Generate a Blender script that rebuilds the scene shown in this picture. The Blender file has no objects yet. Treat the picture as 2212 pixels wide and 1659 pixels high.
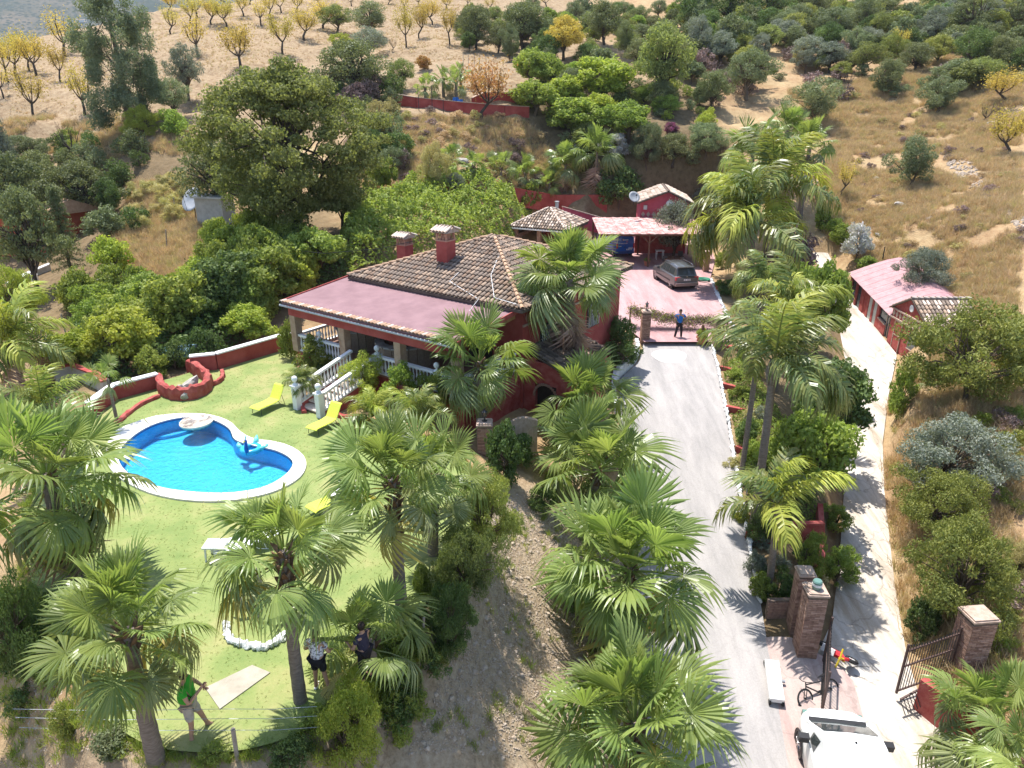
import bpy, bmesh, math, random
import numpy as np
from mathutils import Vector, Matrix, Euler

scene = bpy.context.scene
R = math.radians
# ---------------------------------------------------------------- camera, sky, sun, exposure
CAMH = 13.0; PITCH = R(22.0); FPX = 1536.3; CX, CY = 1106.0, 829.5     # photograph measured on a 2212 x 1659 grid
SP, CP = math.sin(PITCH), math.cos(PITCH)
cam_d = bpy.data.cameras.new('camera'); cam = bpy.data.objects.new('camera', cam_d)
scene.collection.objects.link(cam); scene.camera = cam
cam.location = (0, 0, CAMH); cam.rotation_euler = (math.pi/2 - PITCH, 0, 0)
cam_d.sensor_width = 36.0; cam_d.lens = 36.0*FPX/2212.0; cam_d.clip_end = 12000; cam_d.clip_start = 0.1
SUN_DIR = Vector((-0.19, 0.33, 1.06)).normalized()
SUN_EL = math.asin(SUN_DIR.z); SUN_AZ = math.atan2(SUN_DIR.x, SUN_DIR.y)
w = bpy.data.worlds.new('World'); scene.world = w; w.use_nodes = True
nt = w.node_tree; bg = nt.nodes['Background']
sk = nt.nodes.new('ShaderNodeTexSky'); sk.sky_type = 'NISHITA'; sk.sun_disc = False
sk.sun_elevation = SUN_EL; sk.sun_rotation = SUN_AZ; sk.altitude = 300; sk.dust_density = 1.2
nt.links.new(sk.outputs[0], bg.inputs[0]); bg.inputs[1].default_value = 0.15
sd = bpy.data.lights.new('sun', 'SUN'); sd.energy = 4.4; sd.angle = R(0.53); sd.color = (1.0, 0.955, 0.89)
so = bpy.data.objects.new('sun', sd); scene.collection.objects.link(so)
so.rotation_euler = SUN_DIR.to_track_quat('Z', 'Y').to_euler(); so.location = (0, 0, 60)
scene.view_settings.view_transform = 'Standard'; scene.view_settings.look = 'None'
scene.view_settings.gamma = 1.0; scene.view_settings.exposure = 0.94
try: scene.view_settings.use_curve_mapping = False
except Exception: pass
cy = scene.cycles
cy.max_bounces = 6; cy.diffuse_bounces = 3; cy.glossy_bounces = 2; cy.transmission_bounces = 4
cy.transparent_max_bounces = 12; cy.caustics_reflective = False; cy.caustics_refractive = False
rng = np.random.default_rng(7); random.seed(7)
COL = scene.collection

# ---------------------------------------------------------------- projection helpers
def kk(py): return SP + CP*(py-CY)/FPX
def at_h(px, py, h):
    z = (CAMH-h)/kk(py); v = (py-CY)/FPX
    return np.array([(px-CX)/FPX*z, z*(CP - v*SP), h])
def at_d(px, py, z):
    v = (py-CY)/FPX
    return np.array([(px-CX)/FPX*z, z*(CP - v*SP), CAMH - z*kk(py)])
def at_Y(px, py, Y):                                     # point on the ray at forward distance Y
    v = (py-CY)/FPX; dz = Y*(SP+v*CP)/(CP-v*SP); z = Y*CP + dz*SP
    return np.array([(px-CX)/FPX*z, Y, CAMH-dz])
def zc_of(p): return p[1]*CP + (CAMH-p[2])*SP

# ---------------------------------------------------------------- terrain
HP = [(450,950,.9),(300,1300,.9),(800,1200,.8),(0,800,.6),(0,1100,.5),(0,1400,-.3),(0,1650,-1.2),(200,1659,-1.1),(450,1659,-.4),
 (700,1659,-.7),(900,1500,-.2),(960,1300,.25),(1100,1659,-2.1),(1100,1400,-1.3),(1120,1200,-.6),(1130,1050,-.1),(1250,1500,-3.0),
 (1300,1300,-2.6),(1250,1150,-1.8),(1230,950,-.6),(1400,1659,-4.1),(300,700,.8),(100,650,.4),(0,600,.4),(50,520,1.2),(300,620,1.6),
 (300,560,2.6),(300,500,3.6),(300,450,4.6),(200,450,4.0),(100,420,4.4),(300,330,8.2),(100,330,7.7),(0,330,7.4),(250,260,10.8),
 (400,700,1.2),(480,650,2.1),(560,660,2.2),(620,690,1.4),(1150,510,.3),(1210,505,.25),(1100,515,.8),(1400,600,.2),(1350,520,.3),(1480,540,.4),
 (1620,800,-.4),(1750,800,-1.4),(1650,1000,-1.3),(1750,1000,-2.3),(1650,1200,-2.7),(1750,1200,-3.3),(1560,600,.3),
 (2050,1200,-3.0),(2200,1450,-3.3),(2050,1450,-3.9),(2200,1659,-4.0),(1900,1659,-4.7)]
DP = [(0,250,74),(0,200,84),(0,165,95),(100,150,98),(200,120,105),(300,60,118),(400,20,135),(400,80,105),(400,150,88),(500,200,78),
 (400,230,74),(600,120,95),(600,60,115),(600,0,145),(800,0,145),(800,60,118),(780,120,98),(1000,0,150),(1000,60,122),(1000,100,104),
 (950,140,92),(860,200,79),(950,190,80),(1100,235,76),(1150,150,88),(1300,100,100),(1300,0,150),(1500,0,150),(1500,100,105),
 (1500,200,84),(1450,260,76),(1250,250,79),(1300,330,72),(1450,350,69),(870,250,72),(1000,265,73),(1000,310,69),(900,330,67),
 (1050,360,65),(880,390,62),(760,400,60),(700,430,57),(850,430,59),(1000,418,61),(1100,432,63),(1212,455,66),(1310,470,68),(950,480,54),(700,480,52),
 (600,500,50),(500,540,48),(450,480,55),(600,600,42),(700,560,43),(1400,470,68),(1600,430,63),(1600,360,68),(1740,480,62),
 (1800,540,57),(1740,400,66),(1700,300,76),(1850,300,76),(1900,420,62),(1950,350,68),(2000,500,55),(2100,420,58),(2200,400,56),
 (2200,300,66),(2100,200,80),(2200,100,95),(1900,200,84),(1900,100,100),(1900,0,130),(2200,0,120),(1700,200,84),(1700,100,104),
 (1700,0,145),(2000,600,52),(2100,600,49),(2200,600,46),(2200,500,50),(2100,700,43),(2200,750,39),(2200,850,35),(2050,850,36),
 (1970,800,41),(2200,1000,30),(2050,1000,31),(2200,1200,26)]
WP = [(-6,43,2.2),(0,46,1.3),(5,43,.4),(3,52,.5),(3,58,.2),(5,62,.5),(-10,38,1.6),(-150,60,6),(-150,150,5),(-130,210,0),(-110,130,15),(-90,160,24),(0,230,58),(150,210,62),
 (-60,230,40),(100,60,20),(60,30,7),(40,10,-1),(-45,20,-.5),(-45,4,-3),(0,4,-3.6),(30,4,-5),(-60,50,1),(0,-12,-4),(150,60,30),(150,-12,5),(-150,-12,-8)]
cp = np.array([at_h(*p) for p in HP] + [at_d(*p) for p in DP] + [np.array(p, float) for p in WP])
def _phi(a, b): return np.sqrt(((a[:, None, :2]-b[None, :, :2])**2).sum(-1) + .5)
_n = len(cp); _A = np.zeros((_n+3, _n+3)); _A[:_n, :_n] = _phi(cp, cp) - np.eye(_n)*.35
_P = np.c_[np.ones(_n), cp[:, :2]]; _A[:_n, _n:] = _P; _A[_n:, :_n] = _P.T
_wt = np.linalg.solve(_A, np.r_[cp[:, 2], np.zeros(3)])
def rbf(X, Y):
    q = np.c_[X.ravel(), Y.ravel()]; out = np.empty(len(q))
    for i in range(0, len(q), 20000):
        s = q[i:i+20000]; out[i:i+20000] = _phi(s, cp) @ _wt[:_n] + np.c_[np.ones(len(s)), s] @ _wt[_n:]
    return out.reshape(X.shape)

# value noise
_g = np.random.default_rng(3).random((256, 256))
def vnoise(x, y):
    xi = np.floor(x).astype(int); yi = np.floor(y).astype(int); fx = x-xi; fy = y-yi
    fx = fx*fx*(3-2*fx); fy = fy*fy*(3-2*fy)
    a = _g[xi % 256, yi % 256]; b = _g[(xi+1) % 256, yi % 256]; c = _g[xi % 256, (yi+1) % 256]; d = _g[(xi+1) % 256, (yi+1) % 256]
    return (a*(1-fx)+b*fx)*(1-fy) + (c*(1-fx)+d*fx)*fy - .5
def fbm(x, y, o=4):
    s = 0; a = 1
    for i in range(o): s = s + a*vnoise(x*2**i+17*i, y*2**i+5*i); a *= .5
    return s

def inpoly(poly, X, Y):
    c = np.zeros(X.shape, bool); n = len(poly)
    for i in range(n):
        x1, y1 = poly[i][:2]; x2, y2 = poly[(i+1) % n][:2]
        if y1 == y2: continue
        m = ((y1 > Y) != (y2 > Y)) & (X < (x2-x1)*(Y-y1)/(y2-y1)+x1); c ^= m
    return c
def pdist(poly, X, Y, closed=True):
    d = np.full(X.shape, 1e9); n = len(poly)
    for i in range(n if closed else n-1):
        a = np.array(poly[i][:2]); b = np.array(poly[(i+1) % n][:2]); ab = b-a; L = (ab**2).sum()+1e-9
        t = np.clip(((X-a[0])*ab[0]+(Y-a[1])*ab[1])/L, 0, 1)
        d = np.minimum(d, np.hypot(X-a[0]-t*ab[0], Y-a[1]-t*ab[1]))
    return d
def smooth_poly(P, k=4, closed=True):
    P = [np.array(p, float) for p in P]; n = len(P); out = []
    rngi = range(n) if closed else range(n-1)
    for i in rngi:
        p0 = P[(i-1) % n] if closed or i > 0 else P[i]; p1 = P[i]; p2 = P[(i+1) % n]; p3 = P[(i+2) % n] if closed or i+2 < n else P[i+1]
        for j in range(k):
            t = j/k
            out.append(.5*((2*p1)+(-p0+p2)*t+(2*p0-5*p1+4*p2-p3)*t*t+(-p0+3*p1-3*p2+p3)*t**3))
    if not closed: out.append(P[-1])
    return out

LAWN_H = .9
lawn_px = [(60,1120),(130,960),(190,885),(260,845),(350,822),(420,800),(440,775),(620,742),(640,800),(660,865),(740,905),(960,960),(1010,1010),
           (1020,1110),(990,1210),(930,1290),(880,1350),(800,1400),(740,1470),(660,1570),(560,1612),(440,1625),(300,1600),(180,1500),(90,1350)]
lawn_poly = smooth_poly([at_h(x, y, LAWN_H)[:2] for x, y in lawn_px], 4)
COURT_H = .2
court_px = [(1392,742),(1345,700),(1300,640),(1290,560),(1290,505),(1520,500),(1545,560),(1535,600),(1560,660),(1600,735),(1548,742)]
court_poly = [at_h(x, y, .1 if y > 735 else COURT_H)[:2] for x, y in court_px]
def drive_z(Y): return np.interp(Y, [-10, 6, 14.5, 25, 35, 38.2, 40], [-6.5, -5.6, -4.5, -2.55, -.6, -.02, .06])
drive_L = [(2.6,-6),(3.0,8),(3.6,14),(4.3,20),(4.9,27),(5.3,32),(5.6,34.5),(6.9,36.3),(7.45,38.2),(7.5,39)]
drive_R = [(5.3,-6),(6.7,8),(7.75,14.3),(8.75,20.5),(9.6,26),(10.4,31),(11.1,36),(11.35,38.2),(11.4,39)]
def lerp_edge(E, Y):
    a = np.array(E); return np.interp(Y, a[:, 1], a[:, 0])
def path_z(Y): return np.interp(Y, [-10, 8, 14.5, 20, 28, 42.4, 50.6, 58, 64, 72], [-6.3, -5.2, -4.52, -4.2, -3.5, -2.05, -.7, .9, 3.0, 6])
_pl = [(1700,1640,-4.5),(1695,1560,-4.35),(1745,1450,-4.1),(1800,1330,-3.95),(1815,1200,-3.75),(1825,1050,-3.3),(1832,950,-2.95),(1836,850,-2.5),(1822,760,-2.05),(1805,690,-1.5),(1790,640,-.8),(1775,600,-.1),(1755,560,.6)]
_pr = [(2080,1640,-4.5),(1990,1500,-4.2),(1960,1400,-4.1),(1935,1250,-3.8),(1912,1050,-3.3),(1908,950,-2.95),(1920,850,-2.5),(1938,765,-2.05),(1880,700,-1.5),(1835,644,-.75),(1812,600,-.1),(1790,560,.6)]
path_L = sorted([tuple(at_h(*p)[[0, 1]]) for p in _pl], key=lambda q: q[1]); path_R = sorted([tuple(at_h(*p)[[0, 1]]) for p in _pr], key=lambda q: q[1])
path_L = [(7.0, 0), (8.2, 12.5)] + [p for p in path_L if p[1] > 14]; path_R = [(13.5, 0), (14.6, 11)] + [p for p in path_R if p[1] > 12]
def strip_poly(L, Rr): return list(L) + list(Rr)[::-1]
drive_poly = strip_poly(drive_L, drive_R); path_poly = strip_poly(path_L, path_R)

def flats(X, Y, z, gap=.12):
    for poly, zf, fall in ((lawn_poly, LAWN_H, 1.2), (court_poly, COURT_H-.02, 1.5), (drive_poly, drive_z(Y), .9), (path_poly, path_z(Y), .9)):
        d = pdist(poly, X, Y); d = np.where(inpoly(poly, X, Y), -d, d)
        t = np.clip((d-.15)/fall, 0, 1); t = t*t*(3-2*t)
        z = (zf-gap)*(1-t) + z*t
    return z
def relief(X, Y):
    d = np.minimum(np.minimum(pdist(lawn_poly, X, Y), pdist(court_poly, X, Y)), np.minimum(pdist(drive_poly, X, Y), pdist(path_poly, X, Y)))
    ins = inpoly(lawn_poly, X, Y) | inpoly(court_poly, X, Y) | inpoly(drive_poly, X, Y) | inpoly(path_poly, X, Y)
    m = np.clip(d/4, 0, 1)*(~ins)
    far = np.clip((Y-45)/30, 0, 1)
    terr = np.abs(((rbf_last + fbm(X*.05, Y*.05)*2)/1.6) % 1-.5)*-.8*far+.30*far
    return m*(fbm(X*.35, Y*.35)*.45 + fbm(X*.09, Y*.09)*1.1*far + fbm(X*1.3, Y*1.3, 3)*.10 + terr)
gx = np.r_[np.arange(-150, -42, 2.), np.arange(-42, 42, .4), np.arange(42, 152, 2.)]
gy = np.r_[np.arange(-14, 6, 1.), np.arange(6, 62, .4), np.arange(62, 110, .7), np.arange(110, 232, 2.)]
GX, GY = np.meshgrid(gx, gy)
GZ = rbf(GX, GY); rbf_last = GZ
RL = relief(GX, GY); GZ = flats(GX, GY, GZ+RL)
def ground(x, y):
    i = np.clip(np.searchsorted(gx, x)-1, 0, len(gx)-2); j = np.clip(np.searchsorted(gy, y)-1, 0, len(gy)-2)
    fx = np.clip((x-gx[i])/(gx[i+1]-gx[i]), 0, 1); fy = np.clip((y-gy[j])/(gy[j+1]-gy[j]), 0, 1)
    return (GZ[j, i]*(1-fx)+GZ[j, i+1]*fx)*(1-fy) + (GZ[j+1, i]*(1-fx)+GZ[j+1, i+1]*fx)*fy
def gp(px, py):                                           # where the ray through a point of the photograph meets the terrain
    v = (py-CY)/FPX; zs = np.arange(9, 240, .25)
    X = (px-CX)/FPX*zs; Y = zs*(CP-v*SP); H = CAMH-zs*kk(py)
    g = ground(X, Y); hit = np.nonzero(H < g)[0]
    i = hit[0] if len(hit) else int(np.argmin(np.abs(H-g)))
    return np.array([X[i], Y[i], g[i]])

# ---------------------------------------------------------------- mesh builder
class MB:
    def __init__(s): s.v = []; s.f = []; s.m = []; s.mi = 0
    def add(s, vs, fs):
        o = len(s.v); s.v += [tuple(map(float, p)) for p in vs]
        for f in fs: s.f.append([o+i for i in f]); s.m.append(s.mi)
        return s
    def box(s, c, d, rz=0., top=1.0, M=None):
        hx, hy, hz = d[0]/2, d[1]/2, d[2]/2; vs = []
        for z, k in ((-hz, 1), (hz, top)):
            for x, y in ((-hx, -hy), (hx, -hy), (hx, hy), (-hx, hy)):
                x1, y1 = x*k, y*k
                if rz: x1, y1 = x1*math.cos(rz)-y1*math.sin(rz), x1*math.sin(rz)+y1*math.cos(rz)
                p = Vector((c[0]+x1, c[1]+y1, c[2]+z)); vs.append(M @ p if M else p)
        return s.add(vs, [(3,2,1,0),(4,5,6,7),(0,1,5,4),(1,2,6,5),(2,3,7,6),(3,0,4,7)])
    def beam(s, p, q, w, h=None):
        h = h or w; p = Vector(p); q = Vector(q); d = (q-p)
        if d.length < 1e-6: return s
        d.normalize(); u = Vector((0, 0, 1)) if abs(d.z) < .95 else Vector((0, 1, 0))
        a = d.cross(u).normalized()*w/2; b = a.cross(d).normalized()*h/2
        vs = [e+x for e in (p, q) for x in (-a-b, a-b, a+b, -a+b)]
        return s.add(vs, [(0,1,2,3),(7,6,5,4),(0,4,5,1),(1,5,6,2),(2,6,7,3),(3,7,4,0)])
    def tube(s, pts, rad, n=6, cap=True):
        pts = [Vector(p) for p in pts]; k = len(pts)
        rad = [rad]*k if isinstance(rad, (int, float)) else rad
        vs = []; prev = None
        for i, p in enumerate(pts):
            d = (pts[min(i+1, k-1)]-pts[max(i-1, 0)]).normalized()
            if prev is None: a = d.orthogonal().normalized()
            else:
                a = prev - d*prev.dot(d)
                a = a.normalized() if a.length > 1e-5 else d.orthogonal().normalized()
            prev = a; b = d.cross(a)
            vs += [p + (a*math.cos(2*math.pi*j/n)+b*math.sin(2*math.pi*j/n))*rad[i] for j in range(n)]
        fs = [(i*n+j, i*n+(j+1) % n, (i+1)*n+(j+1) % n, (i+1)*n+j) for i in range(k-1) for j in range(n)]
        if cap: fs += [tuple(range(n-1, -1, -1)), tuple((k-1)*n+j for j in range(n))]
        return s.add(vs, fs)
    def lathe(s, prof, n=12, c=(0, 0, 0), M=None):
        vs = []
        for r, z in prof:
            for j in range(n):
                p = Vector((c[0]+r*math.cos(2*math.pi*j/n), c[1]+r*math.sin(2*math.pi*j/n), c[2]+z)); vs.append(M @ p if M else p)
        k = len(prof)
        fs = [(i*n+j, i*n+(j+1) % n, (i+1)*n+(j+1) % n, (i+1)*n+j) for i in range(k-1) for j in range(n)]
        fs += [tuple(range(n-1, -1, -1)), tuple((k-1)*n+j for j in range(n))]
        return s.add(vs, fs)
    def prism(s, poly, z0, z1):
        n = len(poly); area = sum(poly[i][0]*poly[(i+1) % n][1]-poly[(i+1) % n][0]*poly[i][1] for i in range(n))
        if area < 0: poly = list(poly)[::-1]
        vs = [(p[0], p[1], z0) for p in poly] + [(p[0], p[1], z1) for p in poly]
        return s.add(vs, [tuple(range(n-1, -1, -1)), tuple(range(n, 2*n))] + [(i, (i+1) % n, n+(i+1) % n, n+i) for i in range(n)])
    def quad(s, *p): return s.add(p, [tuple(range(len(p)))])
    def mesh(s, name, mats, smooth=False):
        me = bpy.data.meshes.new(name); me.from_pydata(s.v, [], s.f)
        for m in (mats if isinstance(mats, (list, tuple)) else [mats]): me.materials.append(m)
        if any(s.m): me.polygons.foreach_set('material_index', s.m)
        if smooth: me.polygons.foreach_set('use_smooth', [True]*len(s.f))
        me.update(); return me
    def build(s, name, mats, parent=None, smooth=False, loc=None):
        return obj(name, s.mesh(name, mats, smooth), parent, loc)
def obj(name, me, parent=None, loc=None, rot=None):
    o = bpy.data.objects.new(name, me); COL.objects.link(o)
    if parent: o.parent = parent
    if loc is not None: o.location = [float(a) for a in loc]
    if rot is not None: o.rotation_euler = rot
    return o
def tag(o, label=None, cat=None, group=None, kind=None):
    if label: o['label'] = label
    if cat: o['category'] = cat
    if group: o['group'] = group
    if kind: o['kind'] = kind
    return o
def thing(name, label, cat, loc=(0, 0, 0), rz=0., group=None):
    o = obj(name, None, None, loc, (0, 0, rz)); o.empty_display_size = .3
    return tag(o, label, cat, group)
def np_mesh(name, V, F, mat, smooth=False):
    V = np.asarray(V, np.float32); F = np.asarray(F, np.int32); me = bpy.data.meshes.new(name)
    me.vertices.add(len(V)); me.vertices.foreach_set('co', V.ravel()); k = F.shape[1]
    me.loops.add(F.size); me.loops.foreach_set('vertex_index', F.ravel()); me.polygons.add(len(F))
    me.polygons.foreach_set('loop_start', np.arange(0, F.size, k, dtype=np.int32))
    try: me.polygons.foreach_set('loop_total', np.full(len(F), k, np.int32))
    except Exception: pass
    if smooth: me.polygons.foreach_set('use_smooth', np.ones(len(F), bool))
    me.update(); me.validate()
    if mat: me.materials.append(mat)
    return me

# ---------------------------------------------------------------- materials
def newmat(name):
    m = bpy.data.materials.new(name); m.use_nodes = True
    return m, m.node_tree, m.node_tree.nodes['Principled BSDF']
def mat(name, c1, c2=None, rough=.8, scale=6., bump=0., metal=0., spec=.3, detail=5, bscale=None, coat=0., stretch=None, contrast=(.35, .65), gen=False):
    m, t, b = newmat(name); N = t.nodes.new; Lk = t.links.new
    b.inputs['Roughness'].default_value = rough; b.inputs['Metallic'].default_value = metal
    b.inputs['Specular IOR Level'].default_value = spec
    if coat: b.inputs['Coat Weight'].default_value = coat; b.inputs['Coat Roughness'].default_value = .08
    tc = N('ShaderNodeTexCoord'); mp = N('ShaderNodeMapping'); Lk(tc.outputs['Object'], mp.inputs[0])
    if stretch: mp.inputs['Scale'].default_value = stretch
    if c2:
        n = N('ShaderNodeTexNoise'); n.inputs['Scale'].default_value = scale; n.inputs['Detail'].default_value = detail; n.inputs['Roughness'].default_value = .65
        Lk(mp.outputs[0], n.inputs[0])
        r = N('ShaderNodeValToRGB'); r.color_ramp.elements[0].position = contrast[0]; r.color_ramp.elements[1].position = contrast[1]
        r.color_ramp.elements[0].color = (*c1, 1); r.color_ramp.elements[1].color = (*c2, 1)
        Lk(n.outputs[0], r.inputs[0]); Lk(r.outputs[0], b.inputs['Base Color'])
    else: b.inputs['Base Color'].default_value = (*c1, 1)
    if bump:
        n2 = N('ShaderNodeTexNoise'); n2.inputs['Scale'].default_value = bscale or scale*4; n2.inputs['Detail'].default_value = 4; Lk(mp.outputs[0], n2.inputs[0])
        bp = N('ShaderNodeBump'); bp.inputs['Strength'].default_value = bump; bp.inputs['Distance'].default_value = .05
        Lk(n2.outputs[0], bp.inputs['Height']); Lk(bp.outputs[0], b.inputs['Normal'])
    return m
def leafmat(name, c1, c2, c3=None, trans=.35, rough=.6, spec=.2, patch=1.2, gain=1.48, tint=(1.35, 1.4, .8), vv=.2):
    c1, c2 = [(c[0]*gain*1.06, c[1]*gain, c[2]*gain*1.25+.006) for c in (c1, c2)]; rough = max(rough, .34); spec = min(spec, .5)
    m, t, b = newmat(name); N = t.nodes.new; Lk = t.links.new
    g = N('ShaderNodeNewGeometry'); r = N('ShaderNodeValToRGB')
    r.color_ramp.elements[0].color = (*c1, 1); r.color_ramp.elements[1].color = (*c2, 1)
    if c3: e = r.color_ramp.elements.new(.93); e.color = (*c3, 1); r.color_ramp.elements[1].position = .9
    tc = N('ShaderNodeTexCoord'); no = N('ShaderNodeTexNoise'); no.inputs['Scale'].default_value = patch; no.inputs['Detail'].default_value = 2
    Lk(tc.outputs['Object'], no.inputs[0])
    oi = N('ShaderNodeObjectInfo')
    ad = N('ShaderNodeMath'); ad.operation = 'MULTIPLY_ADD'; ad.inputs[1].default_value = .55; Lk(g.outputs['Random Per Island'], ad.inputs[0])
    mm = N('ShaderNodeMath'); mm.operation = 'MULTIPLY_ADD'; mm.inputs[1].default_value = 1.3; mm.inputs[2].default_value = -.42; Lk(no.outputs[0], mm.inputs[0])
    Lk(mm.outputs[0], ad.inputs[2])
    Lk(ad.outputs[0], r.inputs[0])
    hs = N('ShaderNodeHueSaturation'); Lk(r.outputs[0], hs.inputs['Color'])
    hm = N('ShaderNodeMapRange'); hm.inputs['To Min'].default_value = .488; hm.inputs['To Max'].default_value = .512; Lk(oi.outputs['Random'], hm.inputs[0]); Lk(hm.outputs[0], hs.inputs['Hue'])
    vm = N('ShaderNodeMapRange'); vm.inputs['To Min'].default_value = 1-vv; vm.inputs['To Max'].default_value = 1+vv
    fr = N('ShaderNodeMath'); fr.operation = 'FRACT'; mu = N('ShaderNodeMath'); mu.operation = 'MULTIPLY'; mu.inputs[1].default_value = 7.31
    Lk(oi.outputs['Random'], mu.inputs[0]); Lk(mu.outputs[0], fr.inputs[0]); Lk(fr.outputs[0], vm.inputs[0]); Lk(vm.outputs[0], hs.inputs['Value'])
    Lk(hs.outputs[0], b.inputs['Base Color']); b.inputs['Roughness'].default_value = rough; b.inputs['Specular IOR Level'].default_value = spec
    tr = N('ShaderNodeBsdfTranslucent'); tm = N('ShaderNodeMix'); tm.data_type = 'RGBA'; tm.blend_type = 'MULTIPLY'; tm.inputs[0].default_value = 1
    Lk(hs.outputs[0], tm.inputs[6]); tm.inputs[7].default_value = (*tint, 1); Lk(tm.outputs[2], tr.inputs[0])
    mx = N('ShaderNodeMixShader'); mx.inputs[0].default_value = trans; Lk(b.outputs[0], mx.inputs[1]); Lk(tr.outputs[0], mx.inputs[2])
    Lk(mx.outputs[0], t.nodes['Material Output'].inputs[0])
    return m
L_ = leafmat
LM = dict(
 oak=L_('leaf_oak', (.075,.10,.025), (.20,.235,.065), trans=.42, gain=1.5, patch=.8), holm=L_('leaf_holm', (.075,.095,.03), (.17,.195,.07), trans=.28, gain=1.35),
 olive=L_('leaf_olive', (.085,.115,.04), (.19,.225,.095), trans=.26, gain=1.35), almond=L_('leaf_almond', (.21,.175,.035), (.38,.31,.06), trans=.42),
 bright=L_('leaf_bright', (.085,.13,.018), (.22,.28,.05), trans=.4), lime=L_('leaf_lime', (.13,.18,.02), (.28,.31,.05), trans=.42),
 dark=L_('leaf_dark', (.04,.07,.016), (.11,.16,.035), trans=.28), grey=L_('leaf_grey', (.12,.15,.085), (.25,.28,.18), trans=.25, gain=1.1),
 acacia=L_('leaf_acacia', (.10,.13,.025), (.24,.25,.05), trans=.3), rust=L_('leaf_rust', (.16,.13,.03), (.30,.15,.05), trans=.4),
 scrub=L_('leaf_scrub', (.17,.125,.085), (.29,.22,.15), trans=.15, gain=1.1, tint=(1, .95, .9)), dryg=L_('leaf_dry', (.44,.34,.15), (.68,.55,.27), trans=.35, gain=1., tint=(1, .97, .7)),
 strawgreen=L_('leaf_strawgreen', (.20,.19,.06), (.36,.33,.13), trans=.3),
 ivy=L_('leaf_ivy', (.07,.11,.015), (.23,.27,.05), trans=.35), euca=L_('leaf_euca', (.07,.10,.045), (.19,.22,.10), trans=.3),
 pine=L_('leaf_pine', (.06,.085,.025), (.15,.17,.06), trans=.2), magenta=L_('petal_magenta', (.05,.07,.02), (.28,.04,.15), trans=.3, gain=1.),
 white=L_('petal_white', (.30,.34,.22), (.66,.66,.60), trans=.25, gain=1.), fan=L_('leaf_fan_palm', (.11,.165,.03), (.25,.31,.075), trans=.45, rough=.3, spec=.5, patch=.5, gain=1.3),
 fanold=L_('leaf_fan_old', (.09,.12,.03), (.20,.23,.07), trans=.25, rough=.4, spec=.5, patch=.5),
 fandead=L_('leaf_fan_dead', (.20,.13,.075), (.34,.25,.16), trans=.15, patch=.5), yellowfan=L_('leaf_fan_yellow', (.22,.22,.05), (.36,.31,.09), trans=.4, patch=.5),
 feather=L_('leaf_feather_palm', (.075,.13,.03), (.18,.24,.07), c3=(.30,.29,.08), trans=.35, rough=.35, spec=.45, patch=.6),
 featherY=L_('leaf_feather_yellow', (.15,.20,.03), (.31,.32,.05), trans=.35, rough=.35, patch=.6),
 lawn=L_('blade_lawn', (.24,.28,.08), (.31,.34,.12), trans=.3, gain=1., vv=.03, patch=.01))
M_bark = mat('bark', (.09,.065,.045), (.17,.13,.095), .9, 5, .6, stretch=(1, 1, .3))
M_bark_dark = mat('bark_dark', (.05,.038,.03), (.10,.08,.06), .9, 5, .6)
M_palmbark = mat('palm_trunk_bark', (.16,.125,.10), (.27,.22,.18), .9, 7, .5, stretch=(1, 1, 3.5))
M_boot = mat('palm_boot', (.10,.055,.03), (.22,.14,.08), .85, 9, .3)
M_red = mat('red_render', (.29,.05,.042), (.41,.10,.085), .85, 1.1, .15, bscale=40)
M_redd = mat('red_render_worn', (.30,.045,.04), (.42,.12,.10), .85, 3, .3, bscale=25)
M_pinkw = mat('pink_render', (.42,.07,.10), (.50,.10,.13), .85, 1.5, .1)
M_white = mat('white_paint', (.74,.74,.74), (.82,.82,.80), .6, 3, .05)
M_rough_white = mat('whitewashed_stone', (.62,.62,.62), (.84,.84,.82), .8, 6, .5, bscale=14)
M_roofpink = mat('terrace_roof_membrane', (.20,.115,.125), (.26,.155,.165), .8, 1.2, .08, bscale=60)
M_tile = mat('clay_tile_weathered', (.11,.085,.068), (.25,.195,.155), .9, 3.2, .2, contrast=(.3, .7))
M_tile_l = mat('clay_tile_orange', (.33,.20,.125), (.45,.30,.20), .85, 4, .1)
M_tile_p = mat('clay_tile_pale', (.42,.33,.27), (.60,.50,.42), .9, 4, .1)
M_under = mat('roof_underlay', (.09,.065,.05), (.13,.10,.08), .9, 3)
M_stonecol = mat('column_stone', (.33,.21,.14), (.46,.34,.24), .8, 2.5, .2)
M_brick = mat('brick_brown', (.25,.15,.11), (.38,.24,.18), .9, 9, .2)
M_mortar = mat('mortar', (.13,.09,.07), (.19,.14,.11), .95, 9, .2)
M_cap = mat('brick_cap', (.36,.26,.20), (.50,.38,.31), .85, 6, .2)
M_black = mat('black_plastic', (.02,.02,.022), rough=.45)
M_tyre = mat('tyre_rubber', (.025,.024,.024), rough=.85)
M_iron = mat('black_iron', (.025,.025,.027), rough=.5, spec=.5)
M_ironr = mat('brown_iron', (.075,.045,.04), (.11,.07,.06), .6, 8)
M_chrome = mat('bright_metal', (.6,.6,.62), rough=.25, metal=1.)
M_galv = mat('galvanised_metal', (.35,.36,.37), (.45,.46,.47), .5, 3, metal=.4)
M_glass = mat('dark_glass', (.045,.055,.055), rough=.06, spec=.8)
M_wood = mat('timber', (.28,.16,.06), (.40,.24,.10), .7, 5)
M_woodd = mat('dark_timber', (.09,.045,.03), (.15,.08,.05), .7, 5)
M_woodg = mat('grey_timber', (.26,.22,.18), (.38,.33,.28), .85, 8)
M_terra = mat('terracotta', (.42,.14,.08), (.52,.20,.12), .8, 5, .1)
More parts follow.
